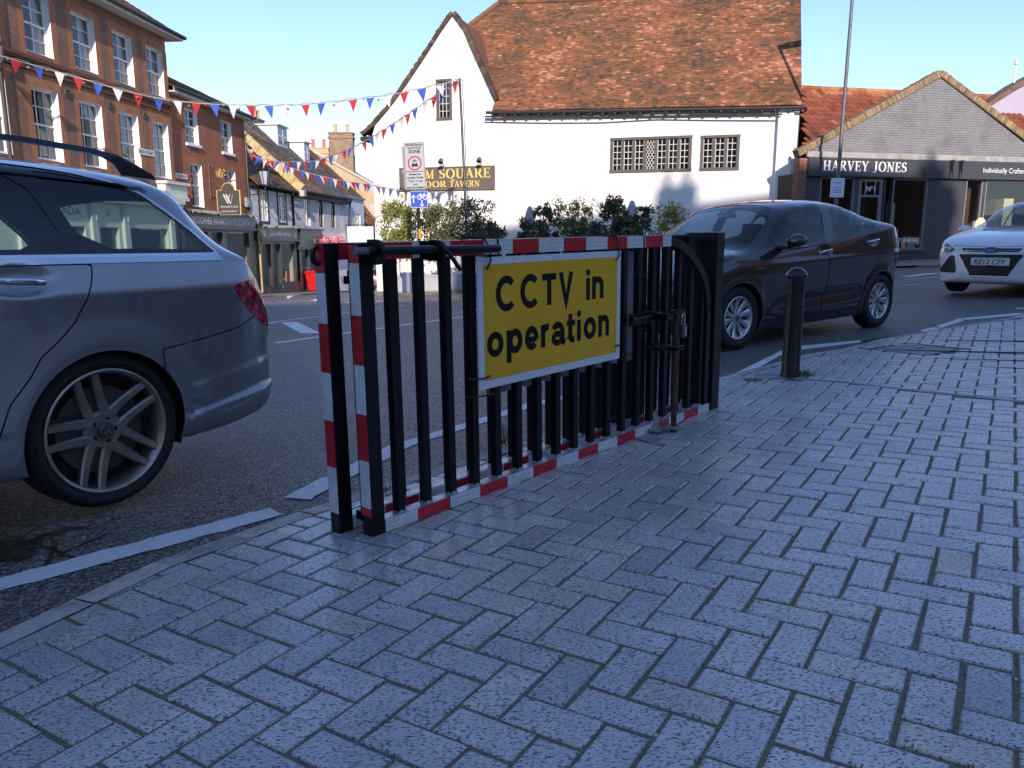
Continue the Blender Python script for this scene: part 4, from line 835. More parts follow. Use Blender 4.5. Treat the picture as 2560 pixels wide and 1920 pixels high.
def leaded(h, nx, nz, bays, name='window', dia=None):
    x0, x1, z0, z1 = h; mb = MB(); f_ = .075
    mb.box(x0 - .06, x1 + .06, -.03, .10, z1 - .02, z1 + .07); mb.box(x0 - .06, x1 + .06, -.04, .10, z0 - .07, z0 + .03); mb.box(x0 - .05, x0 + .05, -.025, .1, z0 + .03, z1 - .02); mb.box(x1 - .05, x1 + .05, -.025, .1, z0 + .03, z1 - .02)
    bw = (x1 - x0) / bays
    for i in range(1, bays): mb.box(x0 + bw * i - .045, x0 + bw * i + .045, -.0, .09, z0, z1)
    w = mb.build(name, darkwood, tv); l = MB()
    for i in range(bays):
        a, b = x0 + bw * i + .045, x0 + bw * (i + 1) - .045
        if dia == i:
            n_ = 6
            for k_ in range(-3, n_ + 1):
                for s_ in (-1, 1):
                    p0 = Vector((a, z0 + (z1 - z0) * k_ / n_)); p1 = Vector((b, z0 + (z1 - z0) * (k_ + 3) / n_));
                    if s_ < 0: p0.x, p1.x = b, a
                    pts = [p0 + (p1 - p0) * t for t in np.linspace(0, 1, 25)]; pts = [p for p in pts if z0 + .03 < p.y < z1 - .02]
                    if len(pts) > 1: stroke(l, [pts[0], pts[-1]], .018, lambda c, d, e: (c, .05, d))
        else:
            for j in range(1, nx): xx = a + (b - a) * j / nx; l.box(xx - .011, xx + .011, .045, .065, z0, z1)
            for j in range(1, nz): zz = z0 + (z1 - z0) * j / nz; l.box(a, b, .043, .063, zz - .011, zz + .011)
            for xx in (a + .01, b - .01): l.box(xx - .012, xx + .012, .044, .064, z0, z1)
    l.build('leading', mat('cream_leading', (.60, .57, .48), .6) if 'cream_leading' not in bpy.data.materials else bpy.data.materials['cream_leading'], w)
    MB().add([(x0, .07, z0), (x1, .07, z0), (x1, .07, z1), (x0, .07, z1)], [(0, 1, 2, 3)]).build('pane', pane_glass, w)
    r = MB(); r.box(x0 - .05, x1 + .05, .12, .9, z0 - .05, z1 + .05); r.f.pop(2); r.m.pop(); r.t.pop(); r.build('room_behind', mat('tavern_room', (.02, .014, .010), .9) if 'tavern_room' not in bpy.data.materials else bpy.data.materials['tavern_room'], w)
    return w
leaded(slit, 3, 5, 1); leaded(lw_, 2, 5, 7, dia=3); leaded(rw_, 2, 5, 3)
def slab_sign(): pass
sg = thing('tavern_sign', 'brown fascia board with gold serif lettering under two lamps on the white tavern gable', 'sign', tp(-13.07, -.05, 3.06), AT)
brown_sign = mat('brown_sign', (.115, .095, .075), .6, var=.08); MB().box(-1.95, 1.94, -.03, .045, 0, .87).build('board', brown_sign, sg, bevel=.006)
mb = MB(); mb.box(-1.95, 1.94, -.045, -.031, .84, .87); mb.box(-1.95, 1.94, -.045, -.031, 0, .03); mb.build('trim', mat('sign_trim', (.17, .14, .11), .6), sg)
mb = MB(); F_ = lambda a, b, d: (a, -.035, b)
serif(mb, 'T', -1.82, -1.53, .44, .33, F_); serif(mb, 'M', -.86, -.50, .44, .33, F_); serif(mb, 'SQUARE', -.28, 1.78, .44, .35, F_); gl_ = mat('gold_letter', (.80, .56, .16), .35); mb.build('lettering', gl_, sg); mb = MB(); serif(mb, 'TUDOR', -1.45, .0, .11, .23, F_); serif(mb, 'TAVERN', .14, 1.35, .11, .23, F_)
mb.build('lettering', gl_, sg)
for a in (-.10, 1.42):
    lt = thing('sign_lamp', 'small brown lamp on bent arm above the %s of the gold lettered sign' % ('middle' if a < 1 else 'right end'), 'lamp', tp(-13.07 + a, -.05, 3.93), AT, 'lamps over the tavern sign')
    mb = MB(); mb.tube([(0, .04, .0), (.02, -.25, .16), (.05, -.42, .15)], .018, 6); mb.build('arm', mat('lamp_brown', (.10, .07, .05), .5) if 'lamp_brown' not in bpy.data.materials else bpy.data.materials['lamp_brown'], lt)
    mb = MB(); mb.lathe([(.001, .14), (.07, .13), (.1, .05), (.1, -.04), (.075, -.04), (.06, .05), (.001, .08)], 10, T(.05, -.46, .13) @ rotx(rad(-35))); mb.build('shade', bpy.data.materials['lamp_brown'], lt, smooth=40)
# ================================================================ grey shopfront building on the right
AH = math.atan2(1, 4.5); HO = Vector((9.6, 25.5, 0)); HX = Vector((.9762, .2169, 0)); HY = Vector((-.2169, .9762, 0))
def hp(x, y=0, z=0): return HO + HX * x + HY * y + Vector((0, 0, z))
hj = thing('kitchen_shop', 'single storey grey painted brick shop with broad gable and dark kitchen showroom front', 'building', HO, AH)
gbrick = brickmat('grey_painted_brick', (.24, .245, .24), (.21, .215, .212), (.18, .183, .182), .225, .075, .009, .75, bst=1.0); gdark = mat('slate_grey_paint', (.050, .054, .062), .4, var=.08, vs=3)
wn = [(.33, 1.60, .86, 3.17), (3.02, 4.36, .86, 3.17), (5.84, 6.52, .55, 3.2), (6.62, 8.9, .55, 3.2)]
mb = MB(); mb.wall([(-.3, 3.85), (9.1, 3.78), (4.41, 6.36)], [], .1); mb.build('gable_wall', gbrick, hj)
mb = MB(); mb.wall([(-.22, -.5), (9.2, -.5), (9.2, 3.2), (-.22, 3.2)], wn + [(1.74, 2.70, .3, 3.17), (2.74, 3.0, .86, 3.17)], .16, y0=.0); mb.build('wall', gdark, hj)
mb = MB(); mb.box(-.22, 9.2, -.12, .02, 3.20, 3.74); mb.box(-.22, 9.2, -.15, .02, 3.17, 3.21); mb.build('fascia', mat('fascia_grey', (.052, .057, .066), .35, var=.06), hj, bevel=.006)
mb = MB(); mb.box(-.25, 9.2, -.07, .03, 3.75, 3.93); mb.build('stone_band', mat('weathered_concrete', (.33, .315, .29), .9, var=.3, vs=3, bs=12, bst=.6), hj, bevel=.02)
mb = MB(); mb.box(.2, 1.66, -.06, .02, .3, .84); mb.box(2.74, 5.82, -.05, .02, -.2, .5); mb.box(2.95, 4.45, -.1, .1, .78, .86); mb.box(-.22, .3, -.05, .02, -.3, .5); mb.build('plinth', mat('plinth_grey', (.065, .062, .06), .55, var=.15), hj)
mb = MB(); serif(mb, 'HARVEY JONES', .30, 3.36, 3.345, .31, lambda a, b, d: (a, -.125, b)); mb.build('lettering', mat('white_letter', (.80, .79, .74), .4), hj); mb = MB(); text_mb('Individually Crafted Kitchens', .17, mb, lambda a, b, d: (6.33 + a, -.125, 3.39 + b), align='LEFT', width=2.5); mb.build('lettering', bpy.data.materials['white_letter'], hj)
for x0, x1, sl in ((-.55, 4.41, 1), (4.41, 9.4, -1)):
    mb = MB(); z0 = 3.84 if sl > 0 else 6.46; z1 = 6.46 if sl > 0 else 3.80; L = math.hypot(x1 - x0, z1 - z0); ux, uz = (x1 - x0) / L, (z1 - z0) / L; nx, nz = -uz, ux; k_ = int(L / .075)
    for i in range(k_):
        a = L * i / k_; b = a + L / k_ - .008; j = RNG.uniform(-.006, .01); P_ = lambda s_, h: (x0 + ux * s_ + nx * h, z0 + uz * s_ + nz * h)
        q = [P_(a, -.07), P_(b, -.07), P_(b, .13 + j), P_(a, .13 + j)]; mb.add([(p[0], -.06 - j, p[1]) for p in q] + [(p[0], .25, p[1]) for p in q], [(0, 1, 2, 3), (3, 2, 6, 7), (0, 4, 5, 1), (1, 5, 6, 2), (0, 3, 7, 4)], 0, min(1, max(0, RNG.gauss(.5, .2))))
    q = [P_(0, -.09), P_(L, -.09), P_(L, .1), P_(0, .1)]; mb.add([(p[0], -.045, p[1]) for p in q] + [(p[0], .26, p[1]) for p in q], [(0, 1, 2, 3), (3, 2, 6, 7), (0, 4, 5, 1)], 0, .25)
    mb.build('brick_coping', tintmat('coping_brick', [(0, (.10, .075, .05)), (.5, (.26, .18, .10)), (1, (.38, .28, .16))], .9) if 'coping_brick' not in bpy.data.materials else bpy.data.materials['coping_brick'], hj)
pant = tintmat('pantile', [(0, (.10, .035, .022)), (.4, (.23, .065, .032)), (.75, (.32, .10, .048)), (1, (.42, .20, .08))], .8, 14, .25)
mb = MB(); rg = random.Random(5)
for r in range(13):
    for c_ in range(46):
        u = c_ * .245 - .55; v = r * .36; s_ = []
        for k_ in range(5): a = k_ / 4; s_.append((u + .24 * a, .045 * math.sin(math.pi * a * 1.0) - (.02 if a > .8 else 0)))
        f_ = lambda a, vv, h: (a, .30 + vv * .83 - h * .55, 4.05 + vv * .55 + h * .83); t0 = .45 + rg.gauss(0, .14) + (.5 if r > 11 and rg.random() < .6 else 0)
        vs_ = [f_(a, v, h + .03) for a, h in s_] + [f_(a, v + .39, h) for a, h in s_] + [f_(a, v, -.01) for a, h in s_]
        if f_(u, v, 0)[1] > .2 and hp(*f_(u, v, 0)[:2]).x < 9.78 + .285 * (hp(*f_(u, v, 0)[:2]).y - 27): continue
        mb.add(vs_, [(i, i + 1, i + 6, i + 5) for i in range(4)] + [(10 + i, 11 + i, i + 1, i) for i in range(4)], 0, min(1, max(0, t0)))
for c_ in range(6, 30): mb.tube([(-.6 + c_ * .38, 4.22, 6.68), (-.6 + c_ * .38 + .4, 4.22, 6.69)], .12, 8, 0, True, min(1, max(0, rg.gauss(.75, .25))))
mb.build('pantile_roof', pant, hj)
mb = MB(); mb.add([(10.7, .3, 4.0), (10.7, 4.2, 6.6), (10.7, 8, 4.0), (10.7, 8, -1), (10.7, .3, -1), (.9, 4.2, 6.5), (1.8, 8, 4), (1.8, 8, -1)], [(0, 1, 2, 3, 4), (3, 2, 6, 7), (1, 5, 6, 2)]); mb.build('side_wall', brick_b, hj)
mb = MB(); mb.box(-.50, -.225, -.04, .3, -.4, 3.72); mb.build('brick_pier', brickmat('pier_brick', (.30, .10, .05), (.22, .075, .04), (.35, .3, .25), bst=.6), hj)
mb = MB(); mb.add([(-.46, .28, -.5), (.41, 1.62, -.5), (.41, 1.62, 3.7), (-.46, .28, 3.7)], [(0, 1, 2, 3)]); mb.build('return_wall', lime, hj)
frame_g = mat('frame_grey', (.20, .205, .21), .4)
for i, h in enumerate(wn):
    mb = MB(); x0, x1, z0, z1 = h
    for a in (x0 + .02, x1 - .02): mb.box(a - .035, a + .035, .02, .12, z0, z1)
    mb.box(x0, x1, .025, .12, z1 - .06, z1); mb.box(x0, x1, .025, .12, z0, z0 + .05)
    w = mb.build('shop_window', frame_g, hj); MB().add([(x0, .08, z0), (x1, .08, z0), (x1, .08, z1), (x0, .08, z1)], [(0, 1, 2, 3)]).build('pane', shop_glass, w)
mb = MB(); mb.wall([(1.76, .4), (2.68, .4), (2.68, 3.15), (1.76, 3.15)], [(1.88, 2.56, 1.2, 2.55), (1.88, 2.02, 2.62, 3.04), (2.06, 2.38, 2.62, 3.04), (2.42, 2.56, 2.62, 3.04)], .05, y0=.06)
dr = mb.build('door', frame_g, hj); MB().add([(1.86, .1, 1.2), (2.58, .1, 1.2), (2.58, .1, 3.06), (1.86, .1, 3.06)], [(0, 1, 2, 3)]).build('pane', shop_glass, dr)
mb = MB(); text_mb('Nº1', .16, mb, lambda a, b, d: (2.22 + a, .055, 2.74 + b), bold=.02); mb.build('lettering', white_paint, dr); mb = MB(); mb.tube([(2.62, .02, 1.25), (2.62, .02, 1.85)], .018, 8); mb.build('handle', chrome, dr)
MB().box(1.9, 2.1, .085, .095, 1.55, 1.75).build('door_notice', white_paint, dr)
mb = MB(); text_mb('01727 848485', .15, mb, lambda a, b, d: (4.22 + a, .07, 1.08 + b), align='RIGHT', width=1.15); mb.build('window_lettering', white_paint, hj)
for a in (5.02, 5.38): 
    mb = MB(); mb.box(a - .03, a + .03, -.3, .0, 3.70, 3.76); mb.prism([(0, 0), (.18, .0), (.02, .5)], lambda p, q, d: (a + d, -.12 - .18 + p * 1.0, 3.7 - q), -.025, .025); mb.build('bracket', gdark, hj)
MB().box(.3, 9.15, .17, 4.5, .35, .45).build('shop_floor', mat('oak_floor', (.08, .055, .035), .5, var=.2, vs=3), hj)
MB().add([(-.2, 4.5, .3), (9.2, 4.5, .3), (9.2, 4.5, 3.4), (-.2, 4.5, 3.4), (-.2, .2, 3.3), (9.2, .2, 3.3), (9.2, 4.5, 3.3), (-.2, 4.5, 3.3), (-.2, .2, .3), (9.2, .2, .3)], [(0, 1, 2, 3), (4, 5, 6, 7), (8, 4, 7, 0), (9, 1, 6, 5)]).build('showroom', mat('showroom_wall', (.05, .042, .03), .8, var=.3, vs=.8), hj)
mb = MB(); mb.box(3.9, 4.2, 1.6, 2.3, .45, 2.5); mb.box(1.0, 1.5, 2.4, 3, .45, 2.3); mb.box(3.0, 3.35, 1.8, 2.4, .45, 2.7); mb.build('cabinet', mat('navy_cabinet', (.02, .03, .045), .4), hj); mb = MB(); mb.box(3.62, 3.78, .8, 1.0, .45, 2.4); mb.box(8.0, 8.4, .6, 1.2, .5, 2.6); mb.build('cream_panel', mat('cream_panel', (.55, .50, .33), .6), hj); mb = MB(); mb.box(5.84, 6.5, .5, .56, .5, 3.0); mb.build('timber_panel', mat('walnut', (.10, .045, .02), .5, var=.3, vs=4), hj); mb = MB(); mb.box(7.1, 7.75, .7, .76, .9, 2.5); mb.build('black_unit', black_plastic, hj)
MB().lathe([(.001, 0), (.16, 0), (.17, .28), (.16, .3), (.001, .3)], 16, T(4.15, .35, .87)).build('pot', mat('grey_pot', (.40, .40, .40), .6), hj, smooth=40)
mb = MB(); mb.ball((1.25, 1.6, 1.95), .09, 8, sc=(1.4, 1, .6)); mb.build('pendant_lamp', mat('lit_lamp', (.9, .75, .5), .5, emit=(1, .72, .35, 2.2)), hj)
# oval notice on a wooden post in the right window
on = thing('oval_notice', 'cream oval notice on pale wooden stand beside the grey shop window', 'notice', hp(6.15, -.28, .5), AH)
mb = MB(); mb.box(-.19, -.05, -.04, .04, 0, 1.0); mb.build('post', mat('pale_wood', (.50, .32, .13), .6, var=.15), on)
mb = MB(); mb.prism(arc(.08, 1.1, .23, .31, 0, 360, 28)[:-1], lambda a, b, d: (a, d, b), -.075, -.045); mb.build('oval_board', mat('cream_board', (.62, .60, .40), .6), on); mb = MB(); mb.box(-.05, .21, -.08, -.076, 1.0, 1.2); mb.build('centre_stripe', mat('sage_stripe', (.42, .48, .30), .6), on)
# lilac rendered building
li = thing('lilac_building', 'pale lilac rendered building with sloping tile edge and white roof vent beyond the grey gable', 'building', hp(9.4, 3, 0), AH)
mb = MB(); mb.prism([(-.4, -1), (7, -1), (7, 9.3), (4.2, 8.4), (.85, 6.75), (-.35, 6.0)], lambda a, b, d: (a, d, b), 0, .35); mb.box(-.35, 7, .35, 8, -1, 5.9); mb.build('wall', mat('lilac_render', (.40, .37, .44), .85, var=.05, vs=1.5), li)
mb = MB(); mb.prism([(-.5, 5.95), (-.5, 6.12), (.75, 6.92), (4.2, 8.6), (7, 9.5), (7, 9.3), (4.2, 8.4), (.85, 6.75)], lambda a, b, d: (a, d, b), -.12, .40); mb.build('roof_edge', mat('dull_tile', (.17, .10, .07), .9, var=.3, vs=6), li); MB().tube([(1.0, .2, 6.6), (1.0, .2, 7.75)], .03, 8).lathe([(.001, 0), (.075, 0), (.075, .16), (.001, .18)], 10, T(1.0, .2, 7.7)).build('roof_vent', white_paint, li)
# ================================================================ houses behind the photographer that shade the crossing
def back_block(name, label, X, Y, w, h, ridge, m, roofm, pitchx, pitchz):
    t = thing(name, label, 'building', (X, Y, 0)); hs_ = [(float(a), float(a) + 1.2, float(z), float(z) + 2.0) for a in np.arange(1.0, w - 1.6, pitchx) for z in np.arange(1.0, h - 2.6, pitchz)]
    mb = MB(); mb.wall([(0, -1), (w, -1), (w, h), (0, h)], [(w - b, w - a, c, d) for a, b, c, d in hs_], .2, lambda a, b, y: (w - a, -y, b)); mb.add([(0, 0, -1), (0, -9, -1), (0, -9, h), (0, 0, h), (w, 0, -1), (w, -9, -1), (w, -9, h), (w, 0, h)], [(0, 1, 2, 3), (4, 7, 6, 5), (1, 5, 6, 2)]); mb.build('wall', m, t)
    mb = MB(); mb.add([(-.1, .4, h - .1), (w + .1, .4, h - .1), (w + .1, -2, ridge), (-.1, -2, ridge), (-.1, -9.3, h - .1), (w + .1, -9.3, h - .1)], [(0, 1, 2, 3), (3, 2, 5, 4), (0, 3, 4), (1, 5, 2)]); mb.build('roof', roofm, t)
    g = mat('back_glass', (.03, .035, .04), .05, spec=1) if 'back_glass' not in bpy.data.materials else bpy.data.materials['back_glass']
    for a, b, c, d in hs_:
        wn_ = MB().box(a, b, -.2, -.16, c, d).build('window', g, t); MB().box(a, b, -.16, -.12, c + .97, c + 1.03).box(a + .58, a + .62, -.16, -.13, c, d).build('glazing_bar', window_white, wn_)
    return t
back_tile = mat('back_tile', (.20, .08, .04), .9, var=.3, vs=4)
sb = back_block('tall_corner_block', 'tall unseen block with chimneys behind the viewer, walls cream to bounce light', 4.1, -20, 16.1, 21.0, 22.7, mat('cream_render', (.68, .64, .56), .85, var=.06, vs=1), back_tile, 2.6, 3.5)  # unseen; walls made pale to bounce light onto the shaded paving
chimney(sb, 7.4, -2, 22.0, 1.25, .8, 1.15, brick_b, 2, pot_o); chimney(sb, 15.2, -2, 21.9, .9, .8, 1.0, brick_b, 1, pot_o)
sc = back_block('terrace_block', 'unseen terrace behind the viewer on the left, buff rendered to bounce light', -40, -20, 44, 14.2, 15.6, mat('back_render', (.66, .62, .54), .85, var=.1, vs=1), back_tile, 2.7, 3.5)  # unseen too; its pale render adds bounced light

rt = thing('red_roofed_terrace', 'brown brick terrace with red roofs along the right-hand side street, outside the view', 'building', (21.5, 18, 0), -math.pi / 2)
mb = MB(); hr = [(a, a + 1.1, z, z + 1.7) for a in np.arange(1.0, 32, 2.9) for z in (.9, 4.0)]; mb.wall([(0, -1), (34, -1), (34, 6.2), (0, 6.2)], [tuple(float(q) for q in h) for h in hr], .18); mb.add([(0, 0, -1), (0, 8, -1), (0, 8, 6.2), (0, 0, 6.2), (34, 0, -1), (34, 8, -1), (34, 8, 6.2), (34, 0, 6.2)], [(0, 1, 2, 3), (4, 5, 6, 7), (1, 5, 6, 2)]); mb.build('wall', brickmat('side_brick', (.30, .13, .07), (.22, .10, .06), (.25, .2, .15)), rt)
mb = MB(); mb.add([(-.3, -.4, 6.1), (34.3, -.4, 6.1), (34.3, 4, 9.4), (-.3, 4, 9.4), (-.3, 8.4, 6.1), (34.3, 8.4, 6.1)], [(0, 1, 2, 3), (3, 2, 5, 4), (0, 3, 4), (1, 5, 2)]); mb.build('roof', back_tile, rt)
for h in hr:
    w_ = MB().box(h[0], h[1], .16, .2, h[2], h[3]).build('window', bpy.data.materials['back_glass'], rt); MB().box(h[0], h[1], .13, .16, h[2] + .82, h[2] + .88).box(h[0] + .53, h[0] + .57, .13, .16, h[2], h[3]).build('glazing_bar', window_white, w_)
# ================================================================ planting along the tavern terrace
def M_(n): return bpy.data.materials[n]
leaf_olive = tintmat('leaf_olive', [(0, (.06, .075, .035)), (.4, (.13, .15, .065)), (.75, (.21, .23, .10)), (1, (.30, .31, .16))], .5, 9, .2, 0, .5, .4)
leaf_yel = tintmat('leaf_yellow_green', [(0, (.14, .15, .03)), (.4, (.27, .28, .06)), (.75, (.40, .40, .10)), (1, (.50, .47, .17))], .5, 9, .2, 0, .5, .4)
bark = mat('bark', (.10, .075, .05), .9, var=.3, vs=20)
def shrub(name, label, X, Y, zb, top, wid, m, n, dense=1.0, seed=0, stems=3, low=.25, size=.055):
    rg = random.Random(seed + 50); t = thing(name, label, 'shrub', (X, Y, zb), rg.uniform(0, 6), None if True else '', None); t['group'] = 'shrubs along the tavern terrace'
    H = top - zb; st = MB(); fo = MB(); tips = []
    for s_ in range(stems):
        a = rg.uniform(0, 6.28); p = Vector((rg.uniform(-.06, .06), rg.uniform(-.06, .06), 0)); pts = [p.copy()]; lean = rg.uniform(.05, .3) * wid; k = 6
        for i in range(k): p = p + Vector((math.cos(a) * lean / k + rg.gauss(0, .02), math.sin(a) * lean / k + rg.gauss(0, .02), H * .8 / k)); pts.append(p.copy())
        st.tube(pts, [.022 * (1 - .7 * i / k) for i in range(k + 1)], 6)
        for i in range(2, k + 1):
            for _ in range(3):
                b = rg.uniform(0, 6.28); r = wid * .5 * rg.uniform(.4, 1) * (1 - .35 * (i / k) ** 2); q = pts[i] + Vector((math.cos(b) * r, math.sin(b) * r, rg.uniform(.0, .3) * H * .5)); q.z = min(q.z, H * .97); st.tube([pts[i], (pts[i] + q) / 2 + Vector((0, 0, .03)), q], [.010, .007, .003], 5); tips.append(q)
    for q in tips:
        if q.z < low * H: continue
        R = wid * rg.uniform(.13, .24); ti = rg.gauss(.5, .14); leafblob(fo, q, (R, R, R * rg.uniform(.8, 1.4)), int(n * .85 / len(tips) * dense), size, rg, lambda p: ti, 1.0)
    tp_ = Vector((0, 0, H)); leafblob(fo, (rg.uniform(-.1, .1) * wid, 0, H * .9), (wid * .16, wid * .16, H * .12), int(n * .04), size, rg)
    st.build('stem', bark, t); fo.build('foliage', m, t); return t
def atg(u, t, f=gz):
    p = atY(u, 700, t); return p.x, p.y
sh = [(1004, 24.6, 503, 1.35, leaf_yel, 2600, 'bright yellow green bushy shrub at the left end of the terrace beside the sign post', 'bushy_shrub'),
      (1098, 24.8, 514, 1.15, leaf_olive, 2000, 'grey green feathery shrub just left of the thin black pole', 'bushy_shrub'),
      (1160, 24.6, 505, 1.30, leaf_olive, 2500, 'tall olive green shrub directly behind the thin black pole', 'bushy_shrub'),
      (1232, 24.2, 553, 1.10, leaf_m, 1400, 'low dark green shrub right of the thin black pole', 'laurel_shrub'),
      (1308, 24.4, 545, .85, leaf_m, 1100, 'dark shrub standing against the left folded parasol', 'laurel_shrub'),
      (1370, 24.3, 508, .95, leaf_m, 1700, 'tall dark green pointed shrub right of the left folded parasol', 'laurel_shrub'),
      (1438, 25.2, 502, 1.25, leaf_yel, 1300, 'pale yellow airy shrub between two dark pointed shrubs', 'bushy_shrub'),
      (1452, 24.0, 545, 1.00, leaf_m, 1200, 'low dark shrub in front of the pale yellow airy shrub', 'laurel_shrub'),
      (1522, 24.1, 487, 1.0, leaf_m, 2000, 'tallest dark green conical shrub left of the right folded parasol', 'laurel_shrub'),
      (1566, 23.9, 528, .75, leaf_m, 1000, 'small dark shrub in front of the right folded parasol', 'laurel_shrub'),
      (1606, 24.2, 515, .65, leaf_m, 900, 'thin dark shrub with bare lower stem right of the right folded parasol', 'laurel_shrub'),
      (1666, 25.4, 511, 1.2, leaf_yel, 1000, 'pale airy shrub behind the bonnet of the dark hatchback', 'bushy_shrub'),
      (1480, 23.9, 556, .9, leaf_m, 900, 'short dark shrub at the foot of the tallest conical shrub', 'laurel_shrub')]
for i, (u, t_, v, w_, m_, n_, lab, nm) in enumerate(sh):
    p = atY(u, 700, t_); top = atY(u, v, t_).z; zb = gz(p.x, p.y) + .42; shrub(nm, lab, p.x, p.y, zb, top, w_ * (1 if m_ != leaf_m else .85), m_, n_ * (1.7 if m_ != leaf_m else 1.0), seed=i, stems=3 if m_ != leaf_m else 2, low=.2 if m_ != leaf_m else .12, size=.062 if m_ != leaf_m else .075)
planter_m = mat('planter_concrete', (.34, .35, .36), .8, var=.15, vs=4, bs=30, bst=.2); soil = mat('soil', (.03, .022, .016), .95, var=.3)
for i, (u0, u1, t_, lab) in enumerate([(962, 1040, 24.6, 'grey trough planter under the bright yellow green shrub'), (1042, 1120, 24.5, 'grey trough planter left of the thin pole below feathery shrub'), (1124, 1200, 24.4, 'grey trough planter behind the thin black pole'), (1206, 1280, 24.2, 'rounded grey trough planter under low dark shrub'), (1286, 1400, 24.3, 'grey trough planter below the left folded parasol'), (1404, 1482, 24.2, 'grey trough planter between the two folded parasols'), (1486, 1640, 24.1, 'long grey trough planter below the right folded parasol')]):
    a, b = atY(u0, 700, t_), atY(u1, 700, t_); L = (b - a).length; c = (a + b) / 2; zg = gz(c.x, c.y)
    t = thing('planter', lab, 'planter', (c.x, c.y, zg), math.atan2(b.y - a.y, b.x - a.x), 'trough planters on the terrace'); mb = MB()
    def rect(x, y, z): return [(-x, -y, z), (x, -y, z), (x, y, z), (-x, y, z)]
    x, y = L / 2 - .02, .26; rings = [rect(x * .96, y * .9, 0), rect(x, y, .05), rect(x, y, .46), rect(x + .02, y + .02, .48), rect(x + .02, y + .02, .52), rect(x - .05, y - .05, .52), rect(x - .05, y - .05, .42)]
    mb.add([p for r in rings for p in r], [(i * 4 + j, i * 4 + (j + 1) % 4, i * 4 + 4 + (j + 1) % 4, i * 4 + 4 + j) for i in range(6) for j in range(4)]); mb.build('trough', planter_m, t, bevel=.012)
    MB().add(rect(x - .05, y - .05, .44), [(0, 1, 2, 3)]).build('soil', soil, t)
par_m = mat('parasol_canvas', (.50, .47, .43), .9, var=.12, vs=6, bs=25, bst=.3)
for u, v, t_, lab in ((1324, 517, 25.6, 'folded grey parasol on the terrace left of the pale yellow shrub'), (1575, 503, 25.4, 'taller folded grey parasol on the terrace near the dark hatchback')):
    p = atY(u, 700, t_); top = atY(u, v, t_).z; zg = gz(p.x, p.y); t = thing('folded_parasol', lab, 'parasol', (p.x, p.y, zg), 0, 'folded parasols on the terrace'); h = top - zg; vs_ = []; N = 24; prof = [(.03, 1.0), (.07, .975), (.12, .90), (.17, .75), (.21, .58), (.20, .47), (.17, .42)]
    mb = MB()
    for r, z in prof:
        for j in range(N): a = 2 * math.pi * j / N; rr = r * (1 + .22 * math.cos(8 * a)); vs_.append((rr * math.cos(a), rr * math.sin(a), z * h))
    mb.add(vs_, [(i * N + j, (i + 1) * N + j, (i + 1) * N + (j + 1) % N, i * N + (j + 1) % N) for i in range(len(prof) - 1) for j in range(N)] + [list(range(N))]); mb.build('canvas', par_m, t, smooth=60)
    MB().tube([(0, 0, 0), (0, 0, h * .99)], .028, 8).build('pole', mat('parasol_pole', (.2, .14, .09), .6) if 'parasol_pole' not in bpy.data.materials else M_('parasol_pole'), t); MB().lathe([(.001, 0), (.3, 0), (.3, .06), (.05, .1), (.05, .3), (.001, .3)], 20).build('base', galv, t, smooth=40)
# menu board by the planters
p = atY(1021, 700, 23.9); t = thing('notice_stand', 'blue A-board with white header standing before the terrace planters', 'notice', (p.x, p.y, gz(p.x, p.y)), rad(-8)); MB().box(-.2, .2, -.02, .02, .02, .62).build('board', mat('blue_board', (.03, .06, .17), .5), t, bevel=.01); MB().box(-.24, .22, -.05, -.025, .62, .95).build('header', mat('cream_header', (.55, .53, .47), .6), t, bevel=.006); MB().box(-.05, .05, -.026, -.021, 0, .62).build('strut', galv, t)
# ================================================================ zone sign post
paint_black = mat('black_gloss', (.010, .010, .011), .25, var=.2, vs=12); sgrey = mat('sign_face_shaded', (.36, .38, .39), .4, var=.03); sblue = mat('sign_blue', (.008, .075, .42), .4); sred = mat('sign_red', (.45, .012, .02), .35); sblk = mat('sign_black', (.006, .006, .008), .6, spec=.2); syel = mat('sign_yellow', (.72, .42, .015), .4)  # zone plate white is darkened in its colour to stand for shade
t_ = 20.5; base = atY(1053, 700, t_); base.z = gz(base.x, base.y); zp = lambda v: atY(1050, v, t_).z - base.z
post = thing('sign_post', 'black post carrying a pedestrian and cycle zone plate above a blue cycle plate', 'sign post', base, rad(-4)); post.rotation_euler[1] = rad(-1.0)
MB().tube([(0, 0, 0), (0, 0, zp(372))], .044, 12).build('post', paint_black, post, smooth=40)
zs = thing('zone_sign', 'white pedestrian and cycle zone plate with red ring and no-vehicles symbol', 'traffic sign', base, rad(-4)); zs.rotation_euler[1] = rad(-1.6)
k = t_ / 1930; z0, z1 = zp(477), zp(364); w2 = 25 * k
pl_ = lambda a, b, d: (a, -.062 + d, b)
def rrect(w, h0, h1, r=.03): return arc(w - r, h1 - r, r, r, 0, 90, 5) + arc(-w + r, h1 - r, r, r, 90, 180, 5) + arc(-w + r, h0 + r, r, r, 180, 270, 5) + arc(w - r, h0 + r, r, r, 270, 360, 5)
MB().prism(rrect(w2, z0, z1), pl_, 0, .008).build('plate', sgrey, zs)
mb = MB(); ln_ = lambda a, b, d: (a, -.065, b); H_ = z1 - z0
stroke(mb, rrect(w2 - .012, z0 + .012, z1 - .012), .008, ln_, closed=True); zz = z0 + H_ * .385; stroke(mb, [(-w2 + .01, zz), (w2 - .01, zz)], .012, ln_)
